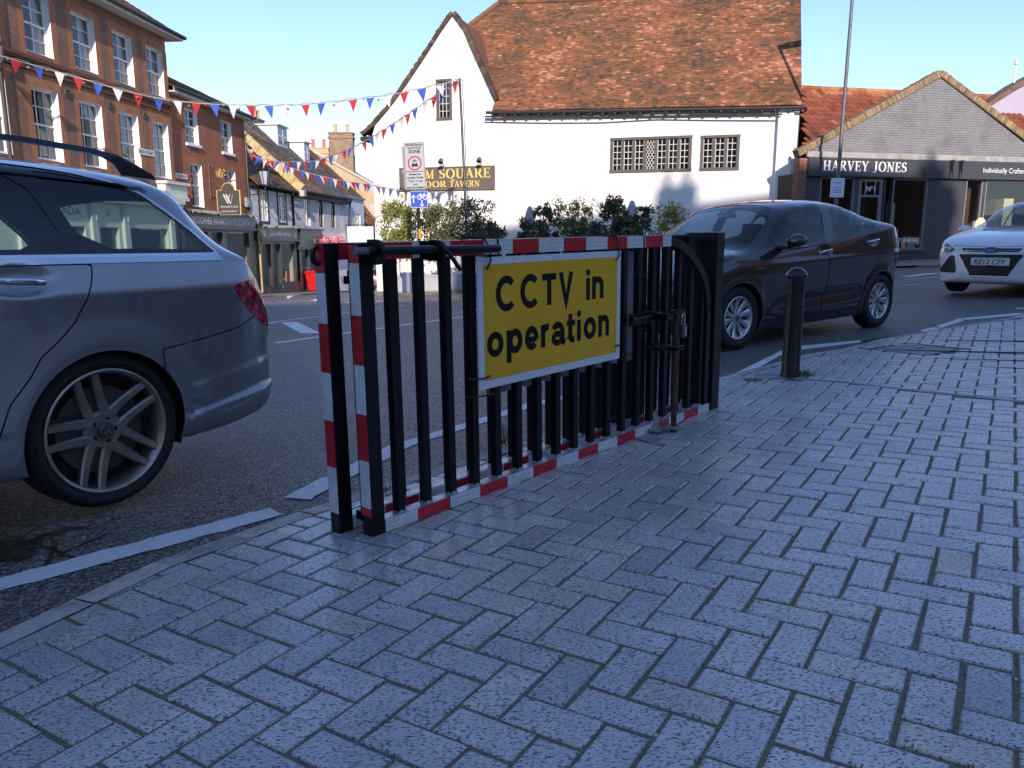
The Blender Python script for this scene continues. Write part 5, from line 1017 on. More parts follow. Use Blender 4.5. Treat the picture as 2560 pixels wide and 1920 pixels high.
for txt, fy, hh, ww in (('PEDESTRIAN', .925, .052, .44), ('and CYCLE', .865, .05, .34), ('ZONE', .775, .078, .30), ('Except for', .31, .05, .32), ('access, buses', .24, .05, .42), ('7 am - 11 am', .165, .05, .36), ('and', .10, .045, .1), ('permit holders', .03, .05, .45)): text_mb(txt, hh, mb, lambda a, b, d, fy=fy: (a, -.0652, z0 + H_ * fy + b), width=ww, bold=.03)
mb.build('lettering', sblk, zs); mb = MB()
c0 = z0 + H_ * .56
def sil(pts): mb.prism([(a * .1, c0 + b * .1) for a, b in pts], lambda a, b, d: (a, -.0655 + d, b), 0, .001)
sil([(-.75, -.35), (-.75, -.95), (-.5, -.95), (-.5, -.75), (.5, -.75), (.5, -.95), (.75, -.95), (.75, -.35), (.52, .12), (-.52, .12)]); sil([(-.62, .35), (-.3, .35), (-.1, .55), (.3, .5), (.62, .38), (.55, .62), (.2, .75), (.0, 1.0), (-.2, .95), (-.1, .7), (-.5, .55)])
mb.build('motor_vehicle_symbol', sblk, zs)
mb = MB(); mb.prism([(a * .1, c0 + b * .1) for a, b in ((-.42, -.2), (.42, -.2), (.33, .04), (-.33, .04))], lambda a, b, d: (a, -.0672 + d, b), 0, .001); mb.build('windscreen_cutout', sgrey, zs)
mb = MB(); stroke(mb, arc(0, c0, .165, .165, 0, 360, 40)[:-1], .034, ln_, closed=True); mb.build('red_ring', sred, zs)
t2 = thing('sign_back_plate', 'grey back of a second sign plate fixed behind the zone plate', 'traffic sign', base, rad(-14)); t2.rotation_euler[1] = rad(-3); MB().prism(rrect(w2 * .98, z0 + .03, z1 - .06), lambda a, b, d: (a - .03, .062 + d, b), 0, .008).build('plate', mat('sign_back_grey', (.26, .26, .26), .5), t2)
MB().box(-.2, .2, .045, .06, z0 + .3, z0 + .34).build('clip_rail', galv, t2)
cs_ = thing('cycle_sign', 'blue square plate with white arrows and bicycle symbol on the black sign post', 'traffic sign', base, rad(-4)); y0, y1 = zp(521), zp(480); w3 = 21.5 * k
MB().prism(rrect(w3, y0, y1, .02), pl_, 0, .008).build('plate', sblue, cs_)
mb = MB(); stroke(mb, rrect(w3 - .008, y0 + .008, y1 - .008, .015), .008, ln_, closed=True)
def arrow(x, za, zb, w_): 
    s_ = 1 if zb > za else -1; stroke(mb, [(x, za), (x, zb - s_ * .05)], w_, ln_); stroke(mb, [(x - .045, zb - s_ * .05), (x, zb), (x + .045, zb - s_ * .05)], w_ * .9, ln_)
arrow(-.145, y0 + .12, y1 - .12, .026); arrow(.075, y0 + .19, y0 + .04, .022)
bc = lambda x, y: (.085 + x * .115, y1 - .16 + y * .115)
for a in (-.66, .66): stroke(mb, arc(*bc(a, 0), .055, .055, 0, 360, 20)[:-1], .016, ln_, closed=True)
stroke(mb, [bc(-.66, 0), bc(-.35, .55), bc(.4, .55), bc(0, 0), bc(-.66, 0)], .013, ln_); stroke(mb, [bc(-.35, .55), bc(0, 0)], .013, ln_); stroke(mb, [bc(.66, 0), bc(.38, .8), bc(.55, .85)], .013, ln_); stroke(mb, [bc(-.52, .8), bc(-.25, .8)], .016, ln_); stroke(mb, [bc(-.4, .8), bc(-.35, .55)], .013, ln_); mb.build('symbols', white_paint, cs_)
yl = thing('column_number_tag', 'small yellow letter tag stuck on the black sign post', 'tag', base, rad(-4)); za, zb_ = zp(597), zp(573); MB().box(-.03, .055, -.05, -.046, za, zb_).build('tag_plate', syel, yl); mb = MB(); stroke(mb, [(.045, zb_ - .04), (.0, zb_ - .04), (.0, za + .04), (.045, za + .04), (.045, (za + zb_) / 2), (.02, (za + zb_) / 2)], .016, lambda a, b, d: (a, -.052, b)); mb.build('lettering', sblk, yl)
# thin bunting pole
pb = atY(1172, 700, 22.6); pb.z = gz(pb.x, pb.y); ptop = atY(1149, 196, 22.6)
pp = thing('bunting_pole', 'thin tall black pole holding the ends of the bunting lines before the tavern', 'pole', pb, 0)
d_ = ptop - pb; MB().tube([(0, 0, 0), (d_.x * .5 * .9, d_.y * .5, d_.z * .5), tuple(d_)], [.042, .036, .032], 10).build('shaft', paint_black, pp, smooth=40); MB().tube([(.075, .03, .0), (d_.x + .075, d_.y + .03, d_.z - .0)], .012, 6).build('conduit', mat('pole_grey', (.14, .13, .13), .5), pp); MB().lathe([(.001, -.02), (.06, -.02), (.06, .3), (.05, .32), (.001, .32)], 12).build('foot_sleeve', galv, pp, smooth=40)
# tall lamp column near the grey shop
lb = atY(2083, 600, 23.9); lb.z = gz(lb.x, lb.y); lc = thing('lamp_column', 'tall grey street lamp column with a small white notice by the kitchen shop', 'lamp post', lb, 0); HL = 9.86 - lb.z
MB().tube([(0, 0, 0), (.0, 0, 1.6), (0, 0, 1.62), (.05, 0, HL)], [.085, .085, .06, .045], 12).build('column', mat('column_grey', (.14, .135, .13), .5, .3, var=.15, vs=6), lc, smooth=40)
mb = MB(); mb.prism([(0, 0), (1.25, .12), (1.35, .02), (1.2, -.06), (0, -.12)], lambda a, b, d: (a * .72, d, b * 1.5 + HL), -.16, .16); mb.build('lamp_head', M_('column_grey'), lc, bevel=.03)
mb = MB(); mb.box(-.24, .17, -.12, -.09, 2.05, 2.62); mb.build('notice_plate', mat('notice_white', (.62, .64, .70), .5), lc); mb = MB(); [mb.box(-.16, .08, -.124, -.121, 2.18 + .07 * i, 2.21 + .07 * i) for i in (0, 1, 2, 4)]; mb.build('notice_print', mat('notice_print', (.3, .32, .42), .6), lc)
# ================================================================ bunting
fl_w, fl_r, fl_b = mat('pennant_white', (.74, .74, .72), .7), mat('pennant_red', (.55, .03, .035), .7), mat('pennant_blue', (.035, .13, .52), .7)
for m_ in (fl_w, fl_r, fl_b):
    n = m_.node_tree; P = n.nodes['Principled BSDF']; tr = nd(n, 'ShaderNodeBsdfTranslucent'); tr.inputs[0].default_value = P.inputs['Base Color'].default_value; mx = nd(n, 'ShaderNodeMixShader'); mx.inputs[0].default_value = .35; n.links.new(P.outputs[0], mx.inputs[1]); n.links.new(tr.outputs[0], mx.inputs[2]); n.links.new(mx.outputs[0], n.nodes['Material Output'].inputs[0])
cord_m = mat('cord', (.42, .40, .36), .8)
def bunting(label, pts, n, w_, h_, first, wires=0, seed=0, face=None):
    rg = random.Random(seed); t = thing('bunting_line', label, 'bunting', pts[0], 0, None); P0 = Vector(pts[0]); P = [Vector(p) - P0 for p in pts]
    seg = [0]
    for a, b in zip(P, P[1:]): seg.append(seg[-1] + (b - a).length)
    def at(d):
        for i in range(len(P) - 1):
            if d <= seg[i + 1] or i == len(P) - 2:
                f = (d - seg[i]) / (seg[i + 1] - seg[i]); a0 = P[max(i - 1, 0)]; a, b = P[i], P[i + 1]; b1 = P[min(i + 2, len(P) - 1)]
                return .5 * ((2 * a) + (b - a0) * f + (2 * a0 - 5 * a + 4 * b - b1) * f * f + (3 * a - a0 - 3 * b + b1) * f ** 3)
    L = seg[-1]; mb = MB(); mb.tube([at(L * i / 80) for i in range(81)], .011, 5); mb.build('cord', cord_m, t)
    if wires:
        mb = MB(); mb.tube([at(L * i / 80) + Vector((0, .02, .03 + .02 * math.sin(i * 1.7))) for i in range(81)], .012, 5)
        for i in range(30): q = at(L * (i + .5) / 30); mb.ball(q + Vector((0, 0, -.03 if i % 3 else -.09)), .025 if i % 3 else .04, 6)
        mb.build('fairy_light_cable', mat('cable_grey', (.20, .19, .18), .7) if 'cable_grey' not in bpy.data.materials else M_('cable_grey'), t)
    cyc = [fl_b, fl_w, fl_r]
    for i in range(n):
        d = L * (i + .6) / n + rg.uniform(-.04, .04); a = at(d - w_ / 2); b = at(d + w_ / 2); u = (b - a).normalized(); yaw = rg.gauss(0, .32); sw = Vector((-u.y, u.x, 0)); tip = (a + b) / 2 - Vector((0, 0, h_ * rg.uniform(.92, 1.06))) + u * rg.gauss(0, .035) + sw * rg.gauss(0, .06); cb = sw * (.02 * rg.choice((-1, 1)))
        mid = lambda p, q: (p + q) / 2
        if face is not None:
            c_ = mid(a, b); u2 = (u + face * .9 * rg.uniform(.4, 1.2)).normalized(); a = c_ - u2 * w_ / 2; b = c_ + u2 * w_ / 2
        vs_ = [a, b, mid(a, tip) + cb, mid(b, tip) + cb, tip, mid(a, b) + cb * .5 - Vector((0, 0, .005)), mid(mid(a, b), tip) + cb * 1.8]
        MB().add(vs_, [(0, 5, 6, 2), (5, 1, 3, 6), (2, 6, 4), (6, 3, 4)]).build('pennant', cyc[(first + i) % 3], t, smooth=80)
A_w = lpos(19.4, -.05, atY(0, 140, 19.3).z)
bunting('longest bunting line, from the brown brick town house to the thin black pole', [A_w] + [atY(u, v, t_) for u, v, t_ in ((100, 168, 19.8), (200, 196, 20.3), (300, 224, 20.8), (420, 250, 21.4), (560, 262, 21.8), (720, 264, 22.2), (860, 252, 22.5), (1000, 233, 22.6))] + [atY(1148, 200, 22.6)], 27, .25, .36, 0, 1, 1)
bunting('bunting line from the goldsmith house up to the thin black pole', [lpos(35.3, -.05, atY(598, 375, 35).z)] + [atY(u, v, t_) for u, v, t_ in ((640, 393, 34), (690, 404, 33), (740, 405, 31.5), (800, 400, 30), (880, 370, 28), (960, 325, 26), (1040, 272, 24.3), (1100, 232, 23.2))] + [atY(1149, 205, 22.6)], 30, .25, .36, 2, 1, 2, Vector((1, -.2, 0)))
bunting('lower bunting line from the goldsmith house wall across to the tavern side wall', [lpos(35.5, -.05, atY(600, 378, 35.2).z)] + [atY(u, v, t_) for u, v, t_ in ((660, 396, 35), (720, 417, 34.6), (790, 437, 34), (860, 452, 33.2))] + [atY(932, 462, 31.8)], 28, .25, .36, 1, 0, 3, Vector((1, -.2, 0)))
bunting('white pennant string hanging low on the left edge of the tavern wall', [atY(922, 505, 31.2), atY(945, 516, 31), atY(968, 512, 30.5)], 4, .3, .42, 1, 0, 5)
# ================================================================ red wheelie bin
bp = lpos(41.9, -.5); bp.z = gz(bp.x, bp.y); bn = thing('wheelie_bin', 'bright red wheelie bin standing before the dark shop doorway', 'bin', bp, rad(64)); redp = mat('red_plastic', (.55, .02, .015), .4); mb = MB()
q = lambda x, y, z: [(-x, -y, z), (x, -y, z), (x, y, z), (-x, y, z)]; r_ = [q(.20, .22, .06), q(.22, .25, .3), q(.27, .33, .98), q(.30, .36, .98), q(.30, .36, 1.02)]
mb.add([p for a in r_ for p in a], [(i * 4 + j, i * 4 + (j + 1) % 4, i * 4 + 4 + (j + 1) % 4, i * 4 + 4 + j) for i in range(4) for j in range(4)] + [(3, 2, 1, 0)]); mb.build('tub', redp, bn, bevel=.02)
mb = MB(); mb.add([p for a in (q(.31, .37, 1.02), q(.31, .37, 1.05), q(.24, .28, 1.10)) for p in a], [(i * 4 + j, i * 4 + (j + 1) % 4, i * 4 + 4 + (j + 1) % 4, i * 4 + 4 + j) for i in range(2) for j in range(4)] + [(8, 9, 10, 11)]); mb.box(-.3, .3, .36, .44, .95, 1.0); mb.build('lid', redp, bn, bevel=.02)
for s_ in (-1, 1): MB().lathe([(.001, -.03), (.1, -.03), (.1, .03), (.001, .03)], 16, T(s_ * .24, .27, .1) @ roty(math.pi / 2)).build('wheel', rubber, bn, smooth=40)
# ================================================================ bollard
bz = gnd(1975, 941, gz); bo = thing('bollard', 'short black cast bollard with domed cap and chipped paint on the pavement', 'bollard', bz, .4)
m, n, P = newmat('chipped_black_paint'); v = coords(n); ch = noise_node(n, v, 9, 4, .6); c = mixc(n, ramp(n, ch, [(.66, (0, 0, 0)), (.68, (1, 1, 1))]), (.010, .010, .011), (.25, .27, .29)); n.links.new(c, P.inputs['Base Color']); P.inputs['Roughness'].default_value = .26; bump(n, P, noise_node(n, v, 30, 3), .25, .01)
mb = MB(); mb.lathe([(.074, -.02), (.074, .02), (.0685, .06), (.0655, .76), (.066, .765)], 32); mb.build('shaft', m, bo, smooth=50)
mb = MB(); mb.lathe([(.066, .755), (.080, .765), (.082, .775), (.078, .79), (.062, .815), (.038, .833), (.015, .84), (.0005, .841)], 32); mb.build('cap', mat('worn_cap', (.035, .036, .038), .22, .6), bo, smooth=70)
struct(MB().add([(x, y, gz(x, y) + .0025) for x, y in ((bz.x - .30, bz.y - .06), (bz.x + .10, bz.y - .10), (bz.x + .10, bz.y + .10), (bz.x - .22, bz.y + .16))], [(0, 1, 2, 3)]).build('concrete_patch', concrete))
# ================================================================ weeds and litter
def tuft(name, label, p, n, h, spread, seed=0, mt=None):
    rg = random.Random(seed); mb = MB()
    for _ in range(n):
        a = rg.uniform(0, 6.28); r = spread * math.sqrt(rg.random()); b = Vector((p[0] + r * math.cos(a) , p[1] + r * math.sin(a), gz(p[0], p[1]) - .004)); d = Vector((rg.gauss(0, .5), rg.gauss(0, .5), 1)).normalized(); L = h * rg.uniform(.35, 1); s_ = Vector((math.sin(a * 3), math.cos(a * 3), 0)) * .0022
        m1 = b + d * L * .55; tp2 = b + d * L + Vector((d.x, d.y, 0)) * L * .5; mb.add([b - s_, b + s_, m1 + s_ * .8, m1 - s_ * .8, tp2], [(0, 1, 2, 3), (3, 2, 4)], 0, min(1, max(0, rg.gauss(.55, .2))))
    o = mb.build(name, mt or leaf_grass); return tag(o, label, 'grass', kind='stuff')
leaf_grass = tintmat('grass_blade', [(0, (.03, .045, .01)), (.5, (.07, .11, .02)), (1, (.16, .19, .05))], .6, 9, .2, 0)
tuft('weed_tuft', 'green weeds growing around the foot of the black bollard', (bz.x + .10, bz.y + .03), 170, .07, .09, 1); tuft('moss_tuft', 'moss and grass along the paving edge left of the bollard', (bz.x - .33, bz.y - .12), 110, .035, .07, 2)
w1 = gnd(1275, 1110, gz); tuft('weed_tuft', 'green weed sprouting between the two barrier leaves', (w1.x, w1.y), 60, .17, .05, 3); w2_ = gnd(960, 1235, gz); tuft('weed_tuft', 'short grass at the kerb beneath the barrier end', (w2_.x, w2_.y), 90, .04, .10, 4)
for i, (u, v) in enumerate(((1025, 720), (1095, 716), (1150, 722))):
    p = gnd(u, v + 8); tuft('weed_tuft', ('weeds growing under the blue A-board', 'weeds at the foot of the planter left of the thin pole', 'weeds in the kerb near the thin pole')[i], (p.x, p.y), 120, .25, .3, 8 + i)
lit = MB()
for u, v in ((188, 1648), (510, 1620), (1370, 1505), (1310, 1425), (2155, 1605), (2355, 1665), (2540, 1700), (1640, 1790), (1640, 1840), (960, 1720), (1250, 1640), (1575, 1590), (270, 1405), (455, 1440), (2400, 1020), (2500, 1750), (2205, 1880), (715, 1805), (90, 1810), (880, 1585), (2010, 1845), (1150, 1840), (1500, 1450), (1760, 1500), (2100, 1390), (1900, 1700), (700, 1520), (430, 1750), (1040, 1500), (1330, 1260), (1800, 1230), (2260, 1210)):
    p = gnd(u, v, gz); s_ = RNG.uniform(.003, .009); a = RNG.uniform(0, 6.28); k_ = RNG.randint(4, 6); pts = [(p.x + s_ * RNG.uniform(.6, 1.2) * math.cos(a + 6.28 * j / k_) * 1.3, p.y + s_ * RNG.uniform(.6, 1.2) * math.sin(a + 6.28 * j / k_)) for j in range(k_)]; h_ = .004
    lit.add([(x, y, gz(x, y) + h_) for x, y in pts] + [(x, y, gz(x, y) + .0005) for x, y in pts], [list(range(k_))] + [(j + k_, (j + 1) % k_ + k_, (j + 1) % k_, j) for j in range(k_)])
tag(lit.build('litter_flakes', mat('pale_flakes', (.62, .60, .52), .8)), 'tiny pale stone chips and paper flakes scattered on the pavers', 'litter', kind='stuff')
# ================================================================ cars: dense body loft cut into panels, glass and lamps
def pchip(xk, yk, x):
    xk = np.asarray(xk, float); yk = np.asarray(yk, float); o = np.argsort(xk); xk, yk = xk[o], yk[o]
    h = np.diff(xk); d = np.diff(yk) / h; n = len(xk); m = np.zeros(n)
    for i in range(1, n - 1):
        if d[i - 1] * d[i] > 0: w1, w2 = 2 * h[i] + h[i - 1], h[i] + 2 * h[i - 1]; m[i] = (w1 + w2) / (w1 / d[i - 1] + w2 / d[i])
    m[0], m[-1] = d[0], d[-1]; x = np.clip(x, xk[0], xk[-1]); i = np.clip(np.searchsorted(xk, x) - 1, 0, n - 2); t = (x - xk[i]) / h[i]
    return (2 * t**3 - 3 * t**2 + 1) * yk[i] + (t**3 - 2 * t**2 + t) * h[i] * m[i] + (-2 * t**3 + 3 * t**2) * yk[i + 1] + (t**3 - t**2) * h[i] * m[i + 1]
def car_shell(top, bot, wid, belt, side, cy=.735, nx=300, ns=110, cz=.075, hoodc=.86, wheels=(), flare=.018, deform=None):
    xs0, xs1 = top[0][0], top[-1][0]; u = np.linspace(0, 1, nx); e = .5 - .5 * np.cos(np.pi * u); u = .55 * e + .45 * u; X = xs0 + (xs1 - xs0) * u
    f = lambda k: pchip([p[0] for p in k], [p[1] for p in k], X)
    zt, zb, W, zbl = f(top), f(bot), f(wid), f(belt); V = np.zeros((nx, ns, 3)); S_ = np.linspace(0, 1, ns)
    zl = np.minimum(zbl, zt - .05 * np.clip((zt - zb) / .5, 0, 1))
    for i in range(nx):
        g = np.clip((zt[i] - zbl[i] - .02) / .3, 0, 1); g = g * g * (3 - 2 * g); zs = [s[0] for s in side]; k = (zl[i] - zb[i]) / (side[-1][0] - side[0][0])
        P = [(0, zb[i]), (W[i] * side[0][1] * .9, zb[i])] + [(W[i] * y, zb[i] + (z - side[0][0]) * k) for z, y in side]
        ch = zt[i] - zl[i]; P += [(W[i] * (hoodc * (1 - g) + cy * g), zt[i] - (.4 * ch * (1 - g) + cz * g)), (W[i] * (.5 * (1 - g) + .46 * g), zt[i] - (.12 * ch * (1 - g) + .018 * g)), (0, zt[i])]
        P = np.array(P); d = np.r_[0, np.cumsum(np.hypot(*np.diff(P, axis=0).T) + 1e-4)]; d /= d[-1]
        V[i, :, 0] = X[i]; V[i, :, 1] = pchip(d, P[:, 0], S_); V[i, :, 2] = pchip(d, P[:, 1], S_)
    V = V.reshape(-1, 3); low = np.clip((V[:, 1] - .5) / .15, 0, 1)
    for wx, wz, R in wheels:
        r = np.hypot(V[:, 0] - wx, V[:, 2] - wz); V[:, 1] += flare * np.exp(-((r - R - .01) / .045) ** 2) * low
    if deform: V = deform(V)
    q = np.arange(nx * ns).reshape(nx, ns); a, b, c, d = q[:-1, :-1].ravel(), q[1:, :-1].ravel(), q[1:, 1:].ravel(), q[:-1, 1:].ravel()
    F = np.r_[np.c_[a, c, b], np.c_[a, d, c]] if xs1 > xs0 else np.r_[np.c_[a, b, c], np.c_[a, c, d]]
    V2 = V.copy(); V2[:, 1] *= -1; F2 = F[:, ::-1] + len(V); return np.r_[V, V2], np.r_[F, F2]
def sdpoly(P, poly):                                       # signed distance to polygon, <0 inside
    poly = np.asarray(poly, float); d = np.full(len(P), 1e9); ins = np.zeros(len(P), bool)
    for i in range(len(poly)):
        a, b = poly[i - 1], poly[i]; e = b - a; w = P - a; t = np.clip((w @ e) / (e @ e + 1e-12), 0, 1); q = w - t[:, None] * e; d = np.minimum(d, (q * q).sum(1))
        c = (a[1] > P[:, 1]) != (b[1] > P[:, 1]); xi = a[0] + (P[:, 1] - a[1]) * e[0] / (e[1] if abs(e[1]) > 1e-12 else 1e-12); ins ^= c & (P[:, 0] < xi)
    return np.where(ins, -1, 1) * np.sqrt(d)
def sdline(P, line):
    line = np.asarray(line, float); d = np.full(len(P), 1e9)
    for a, b in zip(line, line[1:]): e = b - a; w = P - a; t = np.clip((w @ e) / (e @ e + 1e-12), 0, 1); q = w - t[:, None] * e; d = np.minimum(d, (q * q).sum(1))
    return np.sqrt(d)
def chaikin(p, n=2, closed=True):
    for _ in range(n):
        q = []
        for i in range(len(p) if closed else len(p) - 1):
            a, b = p[i], p[(i + 1) % len(p)]; q += [(.75 * a[0] + .25 * b[0], .75 * a[1] + .25 * b[1]), (.25 * a[0] + .75 * b[0], .25 * a[1] + .75 * b[1])]
        p = q if closed else [p[0]] + q + [p[-1]]
    return p
def clipm(mesh, fv):
    V, F = mesh
    if len(F) == 0: return (V, F), (V, F)
    ins = fv < 0; k = ins[F].sum(1); A = [F[k == 3]]; B = [F[k == 0]]; mix = F[(k > 0) & (k < 3)]; nv = []; cache = {}; a_, b_ = [], []
    def cut(i, j):
        key = (i, j) if i < j else (j, i)
        if key not in cache: t = fv[i] / (fv[i] - fv[j]); nv.append(V[i] + (V[j] - V[i]) * t); cache[key] = len(V) + len(nv) - 1
        return cache[key]
    for t in mix:
        t = list(t); s = [ins[v] for v in t]; odd = s.index(True) if sum(s) == 1 else s.index(False); t = t[odd:] + t[:odd]; p, q, r = t; x, y = cut(p, q), cut(p, r)
        (a_ if sum(s) == 1 else b_).append((p, x, y)); (b_ if sum(s) == 1 else a_).extend([(x, q, r), (x, r, y)])
    V2 = np.r_[V, np.array(nv)] if nv else V
    if a_: A.append(np.array(a_))
    if b_: B.append(np.array(b_))
    def comp(L):
        F_ = np.concatenate(L) if L else np.zeros((0, 3), int)
        if len(F_) == 0: return np.zeros((0, 3)), np.zeros((0, 3), int)
        u, inv = np.unique(F_, return_inverse=True); return V2[u], inv.reshape(-1, 3)
    return comp(A), comp(B)
def mesh_obj(name, mesh, m, parent, smooth=45, push=0):
    V, F = mesh
    if len(F) == 0: return None
    if np.abs(V[:, 1]).min() > .03 and (V[:, 1] > 0).any() and (V[:, 1] < 0).any():   # left and right pieces apart
        for s_ in (1, -1): k = (V[F[:, 0], 1] * s_ > 0); u, inv = np.unique(F[k], return_inverse=True); mesh_obj(name, (V[u], inv.reshape(-1, 3)), m, parent, smooth, push)
        return None
    me = bpy.data.meshes.new(name)
    if push:
        N = np.zeros_like(V); fn = np.cross(V[F[:, 1]] - V[F[:, 0]], V[F[:, 2]] - V[F[:, 0]])
        for j in range(3): np.add.at(N, F[:, j], fn)
        N /= (np.linalg.norm(N, axis=1)[:, None] + 1e-12); V = V + N * push
    me.from_pydata(V.tolist(), [], F.tolist()); me.materials.append(m); me.shade_smooth(); me.set_sharp_from_angle(angle=rad(smooth)); me.update()
    o = bpy.data.objects.new(name, me); COL.objects.link(o); o.parent = parent; return o
XZ, YZ, XY = [0, 2], [1, 2], [0, 1]
def paintmat(name, col, metal=.0, rough=.3, flake=0):
    m, n, P = newmat(name); P.inputs['Base Color'].default_value = (*col, 1); P.inputs['Metallic'].default_value = metal; P.inputs['Roughness'].default_value = rough; P.inputs['Coat Weight'].default_value = 1; P.inputs['Coat Roughness'].default_value = .035; P.inputs['Coat IOR'].default_value = 1.55
    v = coords(n); dst = noise_node(n, v, 5, 6, .7); n.links.new(mixc(n, 1.0, (*col,), ramp(n, dst, [(.3, (.92, .92, .92)), (.75, (1.1, 1.08, 1.05))]), 'MULTIPLY'), P.inputs['Base Color']); n.links.new(ramp(n, dst, [(.35, (.02,) * 3), (.8, (.10,) * 3)]), P.inputs['Coat Roughness'])
    g = nd(n, 'ShaderNodeNewGeometry'); df = nd(n, 'ShaderNodeBsdfDiffuse'); df.inputs[0].default_value = (.02, .02, .022, 1); mx = nd(n, 'ShaderNodeMixShader'); n.links.new(g.outputs['Backfacing'], mx.inputs[0]); n.links.new(P.outputs[0], mx.inputs[1]); n.links.new(df.outputs[0], mx.inputs[2]); n.links.new(mx.outputs[0], n.nodes['Material Output'].inputs[0]); return m
car_glass = glassmat('car_window_glass', (.72, .84, .80), .86); screen_glass = glassmat('windscreen_glass', (.8, .9, .9), .8)
trim_black = mat('gloss_black_trim', (.008, .008, .009), .12, coat=.5); seam_black = mat('panel_gap', (.006, .006, .006), .8); cloth = mat('seat_cloth', (.022, .022, .024), .85)
m, n, P = newmat('tail_lamp_red'); v = coords(n); vo = nd(n, 'ShaderNodeTexVoronoi'); vo.inputs['Scale'].default_value = 26; n.links.new(v, vo.inputs['Vector']); n.links.new(ramp(n, vo.outputs['Distance'], [(.1, (.70, .09, .12)), (.4, (.52, .012, .025)), (.8, (.22, .004, .010))]), P.inputs['Base Color']); P.inputs['Roughness'].default_value = .18; P.inputs['Coat Weight'].default_value = 1; P.inputs['Coat Roughness'].default_value = .01; bump(n, P, vo.outputs['Distance'], .35, .01); lamp_red = m
m, n, P = newmat('head_lamp_clear'); v = coords(n); vo = nd(n, 'ShaderNodeTexVoronoi'); vo.inputs['Scale'].default_value = 16; n.links.new(v, vo.inputs['Vector']); n.links.new(ramp(n, vo.outputs['Distance'], [(.1, (.75, .76, .78)), (.4, (.45, .46, .48)), (.75, (.06, .06, .065))]), P.inputs['Base Color']); P.inputs['Metallic'].default_value = .5; P.inputs['Roughness'].default_value = .2; P.inputs['Coat Weight'].default_value = 1; P.inputs['Coat Roughness'].default_value = .01; bump(n, P, vo.outputs['Distance'], .5, .012); lamp_clear = m
well = mat('wheel_arch_liner', (.008, .008, .009), .9)
def tyre_mb(R, w, rim):
    h = w / 2; mb = MB(); pr = [(rim - .004, -h * .80), (rim + .006, -h * .86), (rim + (R - rim) * .45, -h * 1.0), (R - .028, -h * .97), (R - .010, -h * .86), (R - .001, -h * .70)]
    for g in (-.45, -.15, .15, .45): pr += [(R, h * (g - .035)), (R - .008, h * (g - .03)), (R - .008, h * (g + .03)), (R, h * (g + .035))]
    pr += [(R - .001, h * .70), (R - .010, h * .86), (R - .028, h * .97), (R - .030, h * .985), (rim + (R - rim) * .62, h * .995), (rim + (R - rim) * .6, h * 1.01), (rim + (R - rim) * .40, h * 1.0), (rim + (R - rim) * .38, h * .985), (rim + .010, h * .88), (rim - .004, h * .80)]
    mb.lathe(pr, 72, rotx(-math.pi / 2)); return mb
